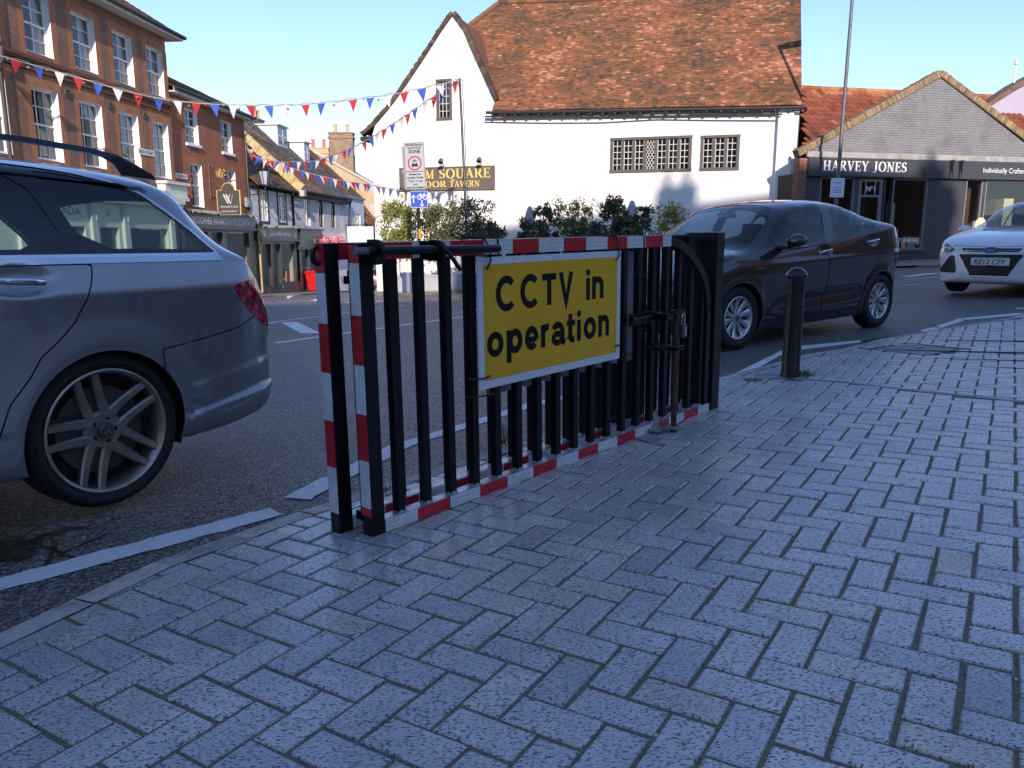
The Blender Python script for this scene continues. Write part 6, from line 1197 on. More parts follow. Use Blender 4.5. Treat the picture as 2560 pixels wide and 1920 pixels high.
def wheel(root, x, y, R, w, rim, style, rimm, side=1, spin=0, z=None, dark=None):
    o = tyre_mb(R, w, rim).build('wheel', rubber, root, smooth=35); o.location = (x, y, R if z is None else z); o.rotation_euler = (0, 0, 0 if side > 0 else math.pi)
    h = w / 2; mb = MB(); rr = rotx(-math.pi / 2)           # local +y is outboard
    mb.lathe([(rim - .012, -h * .8), (rim - .02, -h * .2), (rim - .022, h * .45), (rim - .010, h * .72), (rim + .004, h * .84), (rim + .006, h * .90), (rim - .001, h * .93), (rim - .008, h * .90), (rim - .014, h * .80)], 64, rr)
    def bar(a, off, r0, r1, w0, w1, y0, y1, th, sk=0, bev=.0):
        c, s_ = math.cos(a), math.sin(a); P = lambda r, l, yy: (r * c - l * s_, yy, r * s_ + l * c); f = []
        N = 7
        for i in range(N + 1):
            t = i / N; r = r0 + (r1 - r0) * t; ww = (w0 + (w1 - w0) * t) / 2; yy = y0 + (y1 - y0) * t - .012 * math.sin(math.pi * t); oo = off + sk * t; b_ = ww * .62
            f += [P(r, oo - ww, yy - .009), P(r, oo - b_, yy), P(r, oo + b_, yy), P(r, oo + ww, yy - .009), P(r, oo + ww * .85, yy - th), P(r, oo - ww * .85, yy - th)]
        mb.add(f, [(i * 6 + j, i * 6 + 6 + j, i * 6 + 6 + (j + 1) % 6, i * 6 + (j + 1) % 6) for i in range(N) for j in range(6)] + [(0, 1, 2, 3, 4, 5), tuple(N * 6 + j for j in (5, 4, 3, 2, 1, 0))])
    yo = h * .80
    if style == 'twin':
        for k in range(5):
            a = spin + k * 2 * math.pi / 5
            for s_ in (-1, 1): bar(a, s_ * .036, .055, rim - .006, .050, .033, yo - .022, yo + .004, .045, s_ * .006)
        mb.lathe([(.0, yo - .03), (.04, yo - .028), (.075, yo - .024), (.088, yo - .04), (.088, yo - .075)], 32, rr)
    elif style == 'petal':
        for k in range(5):
            a = spin + k * 2 * math.pi / 5
            for s_ in (-1, 1): bar(a + s_ * .30, 0, .045, rim - .008, .03, .085, yo - .012, yo + .002, .02)
        mb.lathe([(.0, yo - .004), (.05, yo - .006), (.058, yo - .03)], 32, rr)
    else:
        for k in range(5): bar(spin + k * 2 * math.pi / 5, 0, .03, rim - .008, .06, .05, yo - .012, yo, .03)
        mb.lathe([(.0, yo - .004), (.06, yo - .006), (.07, yo - .03)], 24, rr)
    r_ = mb.build('rim', rimm, o, smooth=38)
    d = MB(); d.lathe([(.0, h * .05), (rim - .02, h * .05)], 48, rr); d.build('wheel_back', dark or well, o)
    d = MB(); d.lathe([(.06, h * .25), (rim * .72, h * .25), (rim * .72, h * .12), (.06, h * .12)], 48, rr); d.build('brake_disc', mat('brake_disc_steel', (.10, .095, .09), .5, .7) if 'brake_disc_steel' not in bpy.data.materials else M_('brake_disc_steel'), o, smooth=30)
    c = MB(); c.lathe([(.0, yo + .002), (.028, yo + .001), (.034, yo - .006), (.034, yo - .03)], 28, rr); c.build('hub_cap', mat('hub_cap_grey', (.10, .10, .105), .35, .5) if 'hub_cap_grey' not in bpy.data.materials else M_('hub_cap_grey'), o, smooth=35)
    if style == 'twin':
        b = MB()
        for k in range(5): a = spin + (k + .5) * 2 * math.pi / 5; b.lathe([(.0, yo - .026), (.011, yo - .026), (.0125, yo - .034)], 14, T(.056 * math.cos(a), 0, .056 * math.sin(a)) @ rr)
        b.build('bolt_hole', seam_black, o)
        e = MB()
        for k in range(3): a = rad(90 + 120 * k + 6); stroke(e, [(0, 0), (.024 * math.cos(a), .024 * math.sin(a))], .006, lambda p, q, d: (p, yo + .0035, q))
        e.build('emblem', galv, o)
    return o
def wheel_wells(root, xs, R, yi, yo, zc):
    for x in xs:
        for s_ in (-1, 1):
            mb = MB(); a = [(x + R * math.cos(t), zc + R * math.sin(t)) for t in np.linspace(-.35, math.pi + .35, 28)]
            vs_ = [(p, s_ * yo, q) for p, q in a] + [(p, s_ * yi, q) for p, q in a]; n_ = len(a); mb.add(vs_, [(i, i + 1, n_ + i + 1, n_ + i) for i in range(n_ - 1)] + [tuple(range(n_, 2 * n_))]); mb.build('arch_liner', well, root)
def seat(root, x, y, z0, w=.52, name='seat', lean=.25, h=.62):
    mb = MB(); mb.box(x - .25, x + .27, y - w / 2, y + w / 2, z0, z0 + .17); M = T(x - .22, y, z0 + .12) @ roty(-lean); mb.box(-.07, .07, -w / 2, w / 2, 0, h, M=M); mb.box(-.04, .05, -.13, .13, h + .05, h + .24, M=M); mb.box(-.01, .01, -.06, -.04, h - .02, h + .06, M=M); mb.box(-.01, .01, .04, .06, h - .02, h + .06, M=M)
    return mb.build(name, cloth, root, bevel=.03)
def place_car(name, label, X, Y, ang, pitch=0, roll=0, z=None, cat='car'):
    t = thing(name, label, cat); t.location = (X, Y, rz(X, Y) if z is None else z); t.rotation_euler = (roll, pitch, ang); return t
def ncond(mesh, f, lim): pass
# ---------------------------------------------------------------- grey estate car on the left
EA = rad(238); lft = Vector((-math.sin(EA), math.cos(EA), 0)); eo = Vector((-1.74, 3.26, 0)) - lft * .87
est = place_car('estate_car', 'grey metallic estate car with roof rails and twin-spoke alloy wheel, cut by the left edge', eo.x, eo.y, EA, z=-.047)
paint_e = paintmat('grey_metallic_paint', (.33, .335, .35), .75, .36)
top = [(-1.045, .56), (-1.04, .63), (-1.02, .69), (-.995, .73), (-.965, .80), (-.94, .90), (-.885, 1.00), (-.81, 1.10), (-.735, 1.19), (-.655, 1.295), (-.58, 1.385), (-.52, 1.445), (-.42, 1.478), (0, 1.515), (.6, 1.53), (1.2, 1.505), (1.55, 1.46), (2.25, 1.06), (2.5, 1.01), (3.0, .945), (3.35, .84), (3.52, .70), (3.60, .56), (3.63, .46)]
bot = [(-1.045, .50), (-1.04, .44), (-1.01, .38), (-.96, .33), (-.86, .28), (-.5, .235), (0, .22), (2.8, .20), (3.3, .22), (3.55, .28), (3.63, .42)]
wid = [(-1.045, .05), (-1.043, .42), (-1.03, .60), (-1.008, .70), (-.975, .765), (-.925, .81), (-.84, .845), (-.7, .870), (-.5, .884), (-.2, .895), (.5, .90), (2, .897), (2.8, .885), (3.2, .81), (3.45, .66), (3.58, .44), (3.63, .05)]
belt = [(-1.045, 1.06), (3.63, 1.06)]
side = [(.22, .925), (.30, .955), (.42, .972), (.55, .980), (.70, .984), (.84, .988), (.90, .996), (.928, 1.0), (.955, .994), (1.0, .980), (1.06, .958)]
def def_e(V):
    x, y, z = V.T; zu = np.interp(x, [-1.0, -.40], [.445, .360]); t = np.clip((zu - z) / .042, 0, 1); m_ = np.clip((-.36 - x) / .05, 0, 1) * (y > .2); V[:, 1] += .026 * t * t * (3 - 2 * t) * m_
    zu2 = np.interp(x, [-1.0, -.38], [.575, .49]); t2 = np.clip((zu2 - z) / .03, 0, 1); V[:, 1] += .010 * t2 * m_
    r = np.hypot((x - .30) / .115, (z - 1.0) / .052); V[:, 1] -= .020 * np.exp(-r ** 4) * (y > .5)
    V[:, 1] += .010 * np.exp(-((np.hypot(x, z - .331) - .44) / .06) ** 2) * (y > .5) * (z > .4); return V
M0 = car_shell(top, bot, wid, belt, side, wheels=((0, .331, .368), (2.76, .331, .368)), flare=.014, nx=420, ns=190, deform=def_e)
DLO = [(-.650, 1.084), (-.632, 1.112), (-.532, 1.207), (-.426, 1.296), (-.324, 1.374), (-.198, 1.418), (-.052, 1.446), (.084, 1.461), (.224, 1.468), (.6, 1.474), (1.1, 1.462), (1.5, 1.425), (1.9, 1.24), (2.25, 1.084)]
def side_only(V, f, ymin=.4): return np.where(np.abs(V[:, 1]) > ymin, f, .05)
def cutp(mesh, poly, ax=XZ, cond=None, sh=0):
    V, F = mesh; f = sdpoly(V[:, ax], poly) + sh
    if cond is not None: f = np.maximum(f, cond(V))
    return clipm(mesh, f)
ysd = lambda V: .42 - np.abs(V[:, 1])
for wx in (0, 2.76):
    V, F = M0; f = np.hypot(V[:, 0] - wx, V[:, 2] - .331) - .362; f = np.maximum(f, .60 - np.abs(V[:, 1])); _, M0 = clipm(M0, f)
dlo, M0 = cutp(M0, DLO, cond=ysd)
beltp = [(-.655, 1.058), (-.66, 1.075), (-.648, 1.084), (2.25, 1.084), (2.25, 1.058)]
chb, M0 = cutp(M0, beltp, cond=ysd)
gl = [[(.128, 1.432), (.084, 1.438), (-.052, 1.424), (-.198, 1.396), (-.308, 1.354), (-.405, 1.280), (-.505, 1.197), (-.575, 1.128), (-.575, 1.105), (-.55, 1.103), (.005, 1.103)], [(.205, 1.445), (.6, 1.452), (1.02, 1.444), (1.0, 1.105), (.075, 1.105)], [(1.10, 1.44), (1.48, 1.40), (1.86, 1.23), (2.05, 1.125), (2.08, 1.105), (1.08, 1.105)]]
for g_ in gl: a, dlo = cutp(dlo, chaikin(g_, 1)); mesh_obj('side_window', a, car_glass, est, push=-.004)
V, F = dlo; ch, bl = clipm(dlo, -(sdpoly(V[:, XZ], DLO) + .0125)); mesh_obj('chrome_strip', ch, chrome, est, push=.003); mesh_obj('pillar_trim', bl, trim_black, est, push=-.001)
satin = mat('satin_chrome', (.62, .64, .68), .22, 1); mesh_obj('belt_strip', chb, satin, est, push=.004)
zc_ = lambda V: .95 - V[:, 2]
a, M0 = cutp(M0, [(1.62, -.60), (1.62, .60), (2.22, .74), (2.22, -.74)], XY, zc_); mesh_obj('windscreen', a, screen_glass, est)
a, M0 = cutp(M0, [(-.80, -.66), (-.80, .66), (-.60, .58), (-.60, -.58)], XY, lambda V: 1.06 - V[:, 2]); mesh_obj('rear_window', a, car_glass, est)
LAMP = chaikin([(-.688, .925), (-.712, .945), (-.815, .962), (-1.05, .968), (-1.05, .68), (-.925, .715), (-.83, .768), (-.765, .833), (-.715, .89)], 1)
a, M0 = cutp(M0, LAMP, cond=ysd); lampm = a
V, F = lampm
if len(F):
    wl_, lampm = clipm(lampm, np.maximum(sdpoly(V[:, XZ], [(-.885, .86), (-1.05, .86), (-1.05, .80), (-.90, .79)]), -1)); mesh_obj('reversing_lamp', wl_, lamp_clear, est, push=.002)
mesh_obj('tail_lamp', lampm, lamp_red, est, push=.003)
DOOR = [(.012, 1.057), (.016, 1.03), (.034, .976), (.066, .91), (.117, .824), (.188, .758), (.268, .696), (.315, .625), (.40, .527), (.442, .42), (.462, .33), (1.045, .33), (1.045, 1.057)]
DOOR2 = [(1.052, 1.057), (1.052, .33), (2.12, .33), (2.2, .6), (2.2, .9), (2.16, 1.057)]
def panel(M0, poly, nm, pm, par, w=.0032, cond=ysd):
    a, M0 = cutp(M0, poly, cond=cond, sh=-w); V, F = a; d, g = clipm(a, sdpoly(V[:, XZ], poly) + w) if len(F) else (a, a); mesh_obj('panel_gap', g, seam_black, par, push=-.005); mesh_obj(nm, d, pm, par, 60); return M0
for D_ in (DOOR, DOOR2): M0 = panel(M0, D_, 'door', paint_e, est)
M0 = panel(M0, [(-1.2, .1), (-1.2, .78), (-.84, .775), (-.77, .748), (-.71, .727), (-.65, .716), (-.46, .688), (-.26, .668), (-.30, .1)], 'bumper', paint_e, est, cond=None)
mesh_obj('body', M0, paint_e, est, 60)
for s_ in (1,):
    mb = MB(); pts = [(.225, .905, .990), (.245, .928, .993), (.30, .937, 1.000), (.37, .937, 1.004), (.41, .925, 1.006), (.425, .902, 1.006)]; mb.tube(pts, [.006, .014, .0165, .0165, .013, .006], 12); mb.build('door_handle', satin, est, smooth=60)
rail_m = mat('dark_roof_rail', (.045, .048, .055), .3, .6)
for s_ in (1, -1):
    pts = [(-.40, .675, 1.452), (-.345, .685, 1.478), (-.25, .695, 1.515), (-.12, .70, 1.535), (.15, .705, 1.552), (.7, .705, 1.562), (1.2, .695, 1.535), (1.5, .68, 1.475)]; mb = MB(); vs_ = []
    P_ = []
    for a, b in zip(pts, pts[1:]): P_ += [tuple(np.array(a) + (np.array(b) - np.array(a)) * t) for t in np.linspace(0, 1, 6)[:-1]]
    P_.append(pts[-1]); n_ = len(P_)
    for i, (a, b, c) in enumerate(P_): w_ = .015; h_ = .012 if 3 < i < n_ - 4 else .02; vs_ += [(a, s_ * (b - w_), c - h_), (a, s_ * (b + w_), c - h_), (a, s_ * (b + w_ * .7), c + .010), (a, s_ * (b - w_ * .7), c + .010)]
    mb.add(vs_, [(i * 4 + j, i * 4 + (j + 1) % 4, i * 4 + 4 + (j + 1) % 4, i * 4 + 4 + j) for i in range(n_ - 1) for j in range(4)] + [(0, 1, 2, 3)]); mb.prism([(-.42, 1.43), (-.40, 1.455), (-.25, 1.512), (-.16, 1.524), (-.235, 1.49), (-.27, 1.44)], lambda p, q, d: (p, s_ * (.695 + d), q), -.016, .016); mb.prism([(1.15, 1.45), (1.2, 1.53), (1.5, 1.475), (1.52, 1.42)], lambda p, q, d: (p, s_ * (.688 + d), q), -.014, .014); mb.build('roof_rail', rail_m, est, smooth=50)
mb = MB(); mb.prism([(.12, 1.525), (.02, 1.585), (.0, 1.525)], lambda p, q, d: (p, d, q), -.012, .012); mb.build('aerial_fin', trim_black, est, bevel=.004)
for y in (.38, -.38): seat(est, 1.25, y, .42); 
MB().box(.32, .85, -.62, .62, .42, .6).box(.30, .42, -.62, .62, .55, 1.10).build('rear_bench', cloth, est, bevel=.03)
mb = MB()
for y in (-.38, 0, .38): mb.box(.31, .40, y - .12, y + .12, 1.13, 1.30)
mb.build('headrest', cloth, est, bevel=.03); MB().box(-.8, 2.2, -.80, .80, .36, .42).build('cabin_floor', cloth, est); MB().box(-.62, .3, -.70, .70, .985, 1.0).build('load_cover', cloth, est)
wheel_wells(est, (0, 2.76), .375, .55, .84, .331)
rim_e = mat('bronze_grey_alloy', (.38, .335, .285), .36, .85, var=.25, vs=9)
for x in (0, 2.76):
    for s_ in (1, -1): wheel(est, x, s_ * .755, .338, .225, .268, 'twin', rim_e, s_, rad(180 - 106))
MB().tube([(-.72, .45, .24), (-.9, .45, .25)], .035, 12).build('exhaust', chrome, est)
# ---------------------------------------------------------------- dark hybrid hatchback
PA = rad(215.7); pl_ft = Vector((-math.sin(PA), math.cos(PA), 0)); po = Vector((2.30, 7.79, 0)) - pl_ft * .86
pri = place_car('hatchback_car', 'dark brown-black metallic fastback hatchback with silver spoked wheels, passing behind the bollard', po.x, po.y, PA, z=.018); pri.rotation_euler = (0, rad(1.32), PA)
paint_p = paintmat('brown_black_metallic_paint', (.014, .0115, .0115), .25, .30)
top = [(.93, .42), (.925, .50), (.90, .60), (.84, .69), (.70, .775), (.45, .87), (.15, .965), (-.08, 1.025), (-.45, 1.22), (-.80, 1.395), (-1.0, 1.475), (-1.25, 1.518), (-1.6, 1.535), (-1.95, 1.515), (-2.25, 1.465), (-2.55, 1.385), (-2.8, 1.30), (-3.0, 1.232), (-3.12, 1.195), (-3.16, 1.14), (-3.19, 1.03), (-3.205, .9), (-3.20, .6), (-3.19, .48)]
bot = [(.93, .36), (.91, .27), (.8, .21), (.4, .17), (0, .165), (-2.6, .19), (-2.95, .26), (-3.1, .32), (-3.19, .42)]
wid = [(.93, .05), (.92, .40), (.88, .58), (.78, .72), (.6, .80), (.35, .855), (0, .88), (-.6, .885), (-2.2, .885), (-2.7, .875), (-2.95, .845), (-3.08, .80), (-3.15, .74), (-3.19, .60), (-3.205, .05)]
wid = [(a, b) for a, b in wid]; top[-1] = (-3.205, .5); top[-3] = (-3.202, .9); top[-2] = (-3.204, .7); bot[-1] = (-3.205, .42)
belt = [(.93, .98), (.3, .94), (-.2, .935), (-.57, .958), (-1.43, 1.028), (-2.22, 1.118), (-2.6, 1.17), (-2.95, 1.205), (-3.205, 1.2)]
side = [(.17, .91), (.25, .945), (.40, .970), (.55, .985), (.68, .997), (.76, 1.0), (.82, .990), (.88, .970), (.94, .945)]
def def_p(V):
    x, y, z = V.T; zc = np.interp(x, [-3.1, -1.9, -.5], [.90, .87, .84]); d = z - zc; V[:, 1] += .014 * np.exp(-(d / .025) ** 2) * (y > .5) * np.clip((-.45 - x) / .5, 0, 1)
    zs = np.interp(x, [-2.3, -.6], [.40, .34]); V[:, 1] -= .03 * np.exp(-((z - zs - .07) / .06) ** 2) * (y > .5) * np.clip((-.5 - x) / .3, 0, 1) * np.clip((x + 2.25) / .2, 0, 1)
    for hx, hz in ((-1.43, .955), (-2.38, 1.04)): r = np.hypot((x - hx) / .10, (z - hz) / .045); V[:, 1] -= .018 * np.exp(-r ** 4) * (y > .5)
    return V
M0 = car_shell(top, bot, wid, belt, side, cy=.70, wheels=((0, .325, .36), (-2.62, .325, .36)), nx=340, ns=130, cz=.07, deform=def_p)
for wx in (0, -2.62):
    V, F = M0; f = np.maximum(np.hypot(V[:, 0] - wx, V[:, 2] - .325) - .357, .58 - np.abs(V[:, 1])); _, M0 = clipm(M0, f)
DLOp = chaikin([(-.40, 1.005), (-.58, 1.12), (-.73, 1.25), (-.93, 1.345), (-1.22, 1.435), (-1.62, 1.475), (-2.05, 1.455), (-2.32, 1.398), (-2.50, 1.335), (-2.66, 1.205), (-2.62, 1.188), (-2.22, 1.124), (-1.43, 1.034), (-.60, .995)], 1)
dlo, M0 = cutp(M0, DLOp, cond=ysd)
for g_, nm in (([(-.50, 1.045), (-.57, 1.105), (-.615, 1.15), (-.635, 1.025)], 'quarter_light'), ([(-.665, 1.035), (-.66, 1.185), (-.75, 1.243), (-.94, 1.327), (-1.22, 1.415), (-1.575, 1.448), (-1.45, 1.05)], 'side_window'), ([(-1.745, 1.448), (-2.06, 1.428), (-2.235, 1.385), (-2.215, 1.142), (-1.65, 1.066)], 'side_window'), ([(-2.285, 1.372), (-2.45, 1.318), (-2.565, 1.205), (-2.25, 1.146)], 'quarter_light')):
    a, dlo = cutp(dlo, chaikin(g_, 1)); mesh_obj(nm, a, car_glass, pri, push=-.004)
bp_, dlo = cutp(dlo, [(-1.59, 1.6), (-1.735, 1.6), (-1.635, 1.0), (-1.455, 1.0)]); mesh_obj('centre_pillar', bp_, paint_p, pri)
mesh_obj('window_trim', dlo, trim_black, pri, push=-.002)
a, M0 = cutp(M0, chaikin([(-.03, -.73), (-.03, .73), (-.30, .72), (-.90, .56), (-1.0, .3), (-1.0, -.3), (-.90, -.56), (-.30, -.72)], 1), XY, lambda V: .90 - V[:, 2]); mesh_obj('windscreen', a, screen_glass, pri, push=-.003)
a, M0 = cutp(M0, [(-2.3, -.5), (-2.3, .5), (-3.0, .58), (-3.0, -.58)], XY, lambda V: 1.1 - V[:, 2]); mesh_obj('rear_window', a, car_glass, pri)
a, M0 = cutp(M0, [(-3.03, 1.20), (-3.10, 1.205), (-3.3, 1.16), (-3.3, .55), (-3.185, .55), (-3.16, .8), (-3.125, 1.0), (-3.08, 1.09), (-3.0, 1.16)], cond=lambda V: .50 - np.abs(V[:, 1])); 
V, F = a; lo_, hi_ = clipm(a, V[:, 2] - .98); mesh_obj('tail_lamp', hi_, lamp_red, pri, push=.008); mesh_obj('lower_lamp', lo_, lamp_clear, pri, push=.003)
a, M0 = cutp(M0, chaikin([(.83, .62), (.62, .74), (.30, .82), (.26, .79), (.50, .66), (.70, .56)], 1), cond=lambda V: .45 - np.abs(V[:, 1])); mesh_obj('head_lamp', a, lamp_clear, pri, push=.003)
D1 = [(-.33, .93), (-.30, .6), (-.33, .27), (-1.42, .27), (-1.50, .7), (-1.455, 1.03)]; D2 = [(-1.46, 1.03), (-1.508, .7), (-1.43, .27), (-2.18, .27), (-2.30, .62), (-2.50, .80), (-2.56, 1.0), (-2.56, 1.17)]
for D_ in (D1, D2): M0 = panel(M0, D_, 'door', paint_p, pri, .0036)
M0 = panel(M0, [(-3.4, .1), (-3.4, .50), (-3.06, .52), (-2.94, .60), (-2.90, .1)], 'bumper', paint_p, pri, .0036, None)
mesh_obj('body', M0, paint_p, pri, 60)
for hx, hz in ((-1.43, .955), (-2.38, 1.045)): MB().tube([(hx + .10, .868, hz - .012), (hx + .07, .893, hz - .006), (hx - .07, .893, hz + .010), (hx - .10, .87, hz + .016)], [.006, .013, .013, .006], 10).build('door_handle', chrome, pri, smooth=60)
for s_ in (1, -1):
    mb = MB(); mb.ball((-.70, s_ * 1.0, 1.075), .12, 18, sc=(.62, .95, .62)); w_ = mb.build('door_mirror', paint_p, pri, smooth=60); MB().box(-.73, -.62, s_ * .80 if s_ > 0 else -.95, s_ * .95 if s_ > 0 else -.80, .99, 1.03).build('mirror_arm', trim_black, w_, bevel=.01); MB().ball((-.715, s_ * 1.0, 1.03), .115, 14, sc=(.6, .9, .28)).build('indicator', lamp_clear, w_, smooth=60)
mb = MB(); text_mb('HYBRID', .028, mb, lambda a, b, d: (-.28 - a, .886, .80 + b), width=.13); mb.build('badge', chrome, pri)
for y in (.36, -.36): seat(pri, -1.35, y, .34, h=.58)
MB().box(-2.3, -1.9, -.6, .6, .35, .55).box(-2.45, -2.3, -.6, .6, .5, 1.08).build('rear_bench', cloth, pri, bevel=.03); MB().box(-3, .0, -.78, .78, .28, .33).build('cabin_floor', cloth, pri); MB().box(-.62, -.1, -.72, .72, .8, .97).build('dashboard', black_plastic, pri, bevel=.03); MB().box(-.86, -.76, -.10, .10, 1.33, 1.38).build('interior_mirror', trim_black, pri, bevel=.01)
wheel_wells(pri, (0, -2.62), .37, .5, .82, .325)
rim_p = mat('machined_silver_rim', (.52, .53, .55), .28, .8, var=.12, vs=8)
for x in (0, -2.62):
    for s_ in (1, -1): wheel(pri, x, s_ * .762, .325, .20, .212, 'petal', rim_p, s_, .35 if x else .1)
# ---------------------------------------------------------------- white hatchback facing the camera
FA = rad(218); wf = gnd(2388, 733); fo = Vector((wf.x, wf.y, 0)) - Vector((-math.cos(FA) * 0 + math.sin(FA), -math.cos(FA), 0)) * -.0
fr_right = Vector((math.sin(FA), -math.cos(FA), 0)); fo = Vector((wf.x, wf.y, 0)) - fr_right * .80
frd = place_car('hatchback_car', 'white hatchback with black grille and RE12 CFY plate, facing the camera on the right', fo.x, fo.y, FA)
paint_w = paintmat('white_paint_car', (.70, .71, .72), 0, .35)
top = [(.90, .50), (.899, .60), (.893, .68), (.875, .725), (.82, .775), (.68, .835), (.45, .90), (.1, .965), (-.2, 1.01), (-.32, 1.045), (-.7, 1.25), (-1.05, 1.405), (-1.3, 1.46), (-1.8, 1.48), (-2.4, 1.44), (-2.9, 1.33), (-3.2, 1.1), (-3.35, .9), (-3.4, .6), (-3.42, .5)]
bot = [(.90, .42), (.899, .32), (.885, .24), (.82, .195), (.5, .17), (0, .17), (-2.6, .19), (-3.2, .28), (-3.42, .42)]
wid = [(.90, .05), (.898, .34), (.89, .50), (.865, .625), (.82, .715), (.74, .785), (.60, .84), (.35, .88), (0, .905), (-.6, .91), (-2.4, .905), (-2.9, .86), (-3.2, .76), (-3.38, .5), (-3.42, .05)]
belt = [(.90, 1.0), (.1, .96), (-.4, .97), (-1.5, 1.02), (-2.6, 1.08), (-3.42, 1.1)]
side = [(.17, .92), (.26, .95), (.42, .97), (.6, .985), (.72, 1.0), (.80, .99), (.88, .97), (.97, .945)]
M0 = car_shell(top, bot, wid, belt, side, cy=.72, wheels=((0, .325, .36), (-2.65, .325, .36)), nx=380, ns=150, deform=None)
fx = lambda V: .45 - V[:, 0]
for wx in (0, -2.65): V, F = M0; _, M0 = clipm(M0, np.maximum(np.hypot(V[:, 0] - wx, V[:, 2] - .325) - .357, .58 - np.abs(V[:, 1])))
grill_b = mat('grille_black', (.010, .010, .011), .4)
def mirror(p): return [(-a, b) for a, b in reversed(p)]
a, M0 = cutp(M0, [(-.415, .705), (.415, .705), (.37, .652), (-.37, .652)], YZ, fx); mesh_obj('upper_grille', a, grill_b, frd, push=-.012)
a, M0 = cutp(M0, [(-.43, .60), (-.42, .615), (.42, .615), (.43, .60), (.34, .32), (.32, .305), (-.32, .305), (-.34, .32)], YZ, fx); mesh_obj('lower_grille', a, grill_b, frd, push=-.02)
tri_ = [(.50, .60), (.55, .60), (.60, .56), (.74, .37), (.73, .34), (.45, .33)]
for q in (tri_, mirror(tri_)): a, M0 = cutp(M0, q, YZ, fx); mesh_obj('side_vent', a, grill_b, frd, push=-.015)
hl = chaikin([(.49, .665), (.54, .715), (.66, .77), (.80, .83), (.90, .83), (.885, .73), (.79, .665), (.62, .635)], 1)
for q in (hl, mirror(hl)): a, M0 = cutp(M0, q, YZ, lambda V: .25 - V[:, 0]); mesh_obj('head_lamp', a, lamp_clear, frd, push=.004)
fog = arc(.765, .40, .045, .055, 0, 360, 16)[:-1]
for q in (fog, mirror(fog)): a, M0 = cutp(M0, q, YZ, fx); mesh_obj('fog_lamp', a, lamp_clear, frd, push=-.004)
for y in (-.21, -.07, .07, .21): a, M0 = cutp(M0, [(y - .06, .285), (y + .06, .285), (y + .06, .272), (y - .06, .272)], YZ, fx); mesh_obj('intake_slot', a, grill_b, frd, push=-.006)
V, F = M0; fz = lambda V: V[:, 2] - (.722 + .05 * np.abs(V[:, 1])); lowp, hood_ = clipm(M0, np.maximum(np.maximum(fz(V), np.abs(V[:, 1]) - .55), fx(V))); V, F = lowp; g2, lowp = clipm(lowp, -(fz(V) + .007)); mesh_obj('panel_gap', g2, seam_black, frd, push=-.005); mesh_obj('front_bumper', lowp, paint_w, frd, 60); M0 = hood_
a, M0 = cutp(M0, chaikin([(-.26, -.76), (-.26, .76), (-.5, .74), (-1.08, .57), (-1.2, .3), (-1.2, -.3), (-1.08, -.57), (-.5, -.74)], 1), XY, lambda V: .93 - V[:, 2]); mesh_obj('windscreen', a, screen_glass, frd, push=-.003)
a, M0 = cutp(M0, [(.34, -.05), (.34, -.05)], XY) if False else ((np.zeros((0, 3)), np.zeros((0, 3), int)), M0)
for g_ in ([(-.55, 1.02), (-.9, 1.24), (-1.35, 1.395), (-1.75, 1.41), (-1.75, 1.06)], [(-1.82, 1.41), (-2.3, 1.37), (-2.75, 1.22), (-2.75, 1.12), (-1.82, 1.065)]): a, M0 = cutp(M0, g_, cond=ysd); mesh_obj('side_window', a, car_glass, frd, push=-.003)
mesh_obj('body', M0, paint_w, frd, 60)
def nose(y, z): # x on the nose surface near the centre line
    return None
slat = MB()
for z in (.335, .365, .395, .425): slat.box(.862, .876, -.31, .31, z - .005, z + .005)
for s_ in (1, -1):
    for i in range(5): z = .35 + .033 * i; y0_, y1_ = .45, .67 - .025 * i; slat.add([(.852, s_ * y0_, z), (.80 + .0 , s_ * y1_, z), (.80, s_ * y1_, z + .008), (.852, s_ * y0_, z + .008)], [(0, 1, 2, 3)])
slat.build('grille_slat', mat('grille_slat', (.03, .03, .032), .35), frd)
MB().box(.872, .886, -.36, -.10, .664, .676).box(.872, .886, .10, .36, .664, .676).build('chrome_bar', chrome, frd, bevel=.003)
mb = MB(); mb.prism([(a * .105, b * .043 + .675) for a, b in arc(0, 0, 1, 1, 0, 360, 32)[:-1]], lambda a, b, d: (.888 + d, a, b), 0, .010); bd = mb.build('badge', chrome, frd); mb = MB(); mb.prism([(a * .09, b * .034 + .675) for a, b in arc(0, 0, 1, 1, 0, 360, 32)[:-1]], lambda a, b, d: (.897 + d, a, b), 0, .002); mb.build('badge_field', mat('badge_blue', (.02, .07, .30), .3), bd)
mb = MB(); text_mb('Ford', .030, mb, lambda a, b, d: (.9002, a, .660 + b), width=.10, font_shear=.35); mb.build('lettering', white_paint, bd)
npl = MB().box(.888, .896, -.26, .26, .455, .566).build('number_plate', mat('plate_white', (.66, .65, .58), .4), frd, bevel=.003); mb = MB(); text_mb('RE12 CFY', .075, mb, lambda a, b, d: (.8975, a, .472 + b), width=.42, bold=.01); mb.build('lettering', sblk, npl)
for s_ in (1, -1): mb = MB(); mb.ball((-.62, s_ * 1.0, 1.0), .12, 16, sc=(.7, .9, .6)); mb.build('door_mirror', paint_w, frd, smooth=60)
MB().box(-.3, -.28, -.6, .0, 1.035, 1.05, M=T(0, 0, 0)).build('wiper', trim_black, frd); mb = MB(); [mb.ball((.10, y, .958), .012, 8) for y in (-.3, .3)]; mb.build('washer_jet', trim_black, frd)
for y in (.38, -.38): seat(frd, -1.45, y, .36)
MB().box(-3, -.2, -.8, .8, .28, .34).build('cabin_floor', cloth, frd); MB().box(-.8, -.3, -.75, .75, .82, .98).build('dashboard', black_plastic, frd, bevel=.03); MB().box(-2.5, -2.35, -.6, .6, .5, 1.1).build('rear_bench', cloth, frd, bevel=.03)
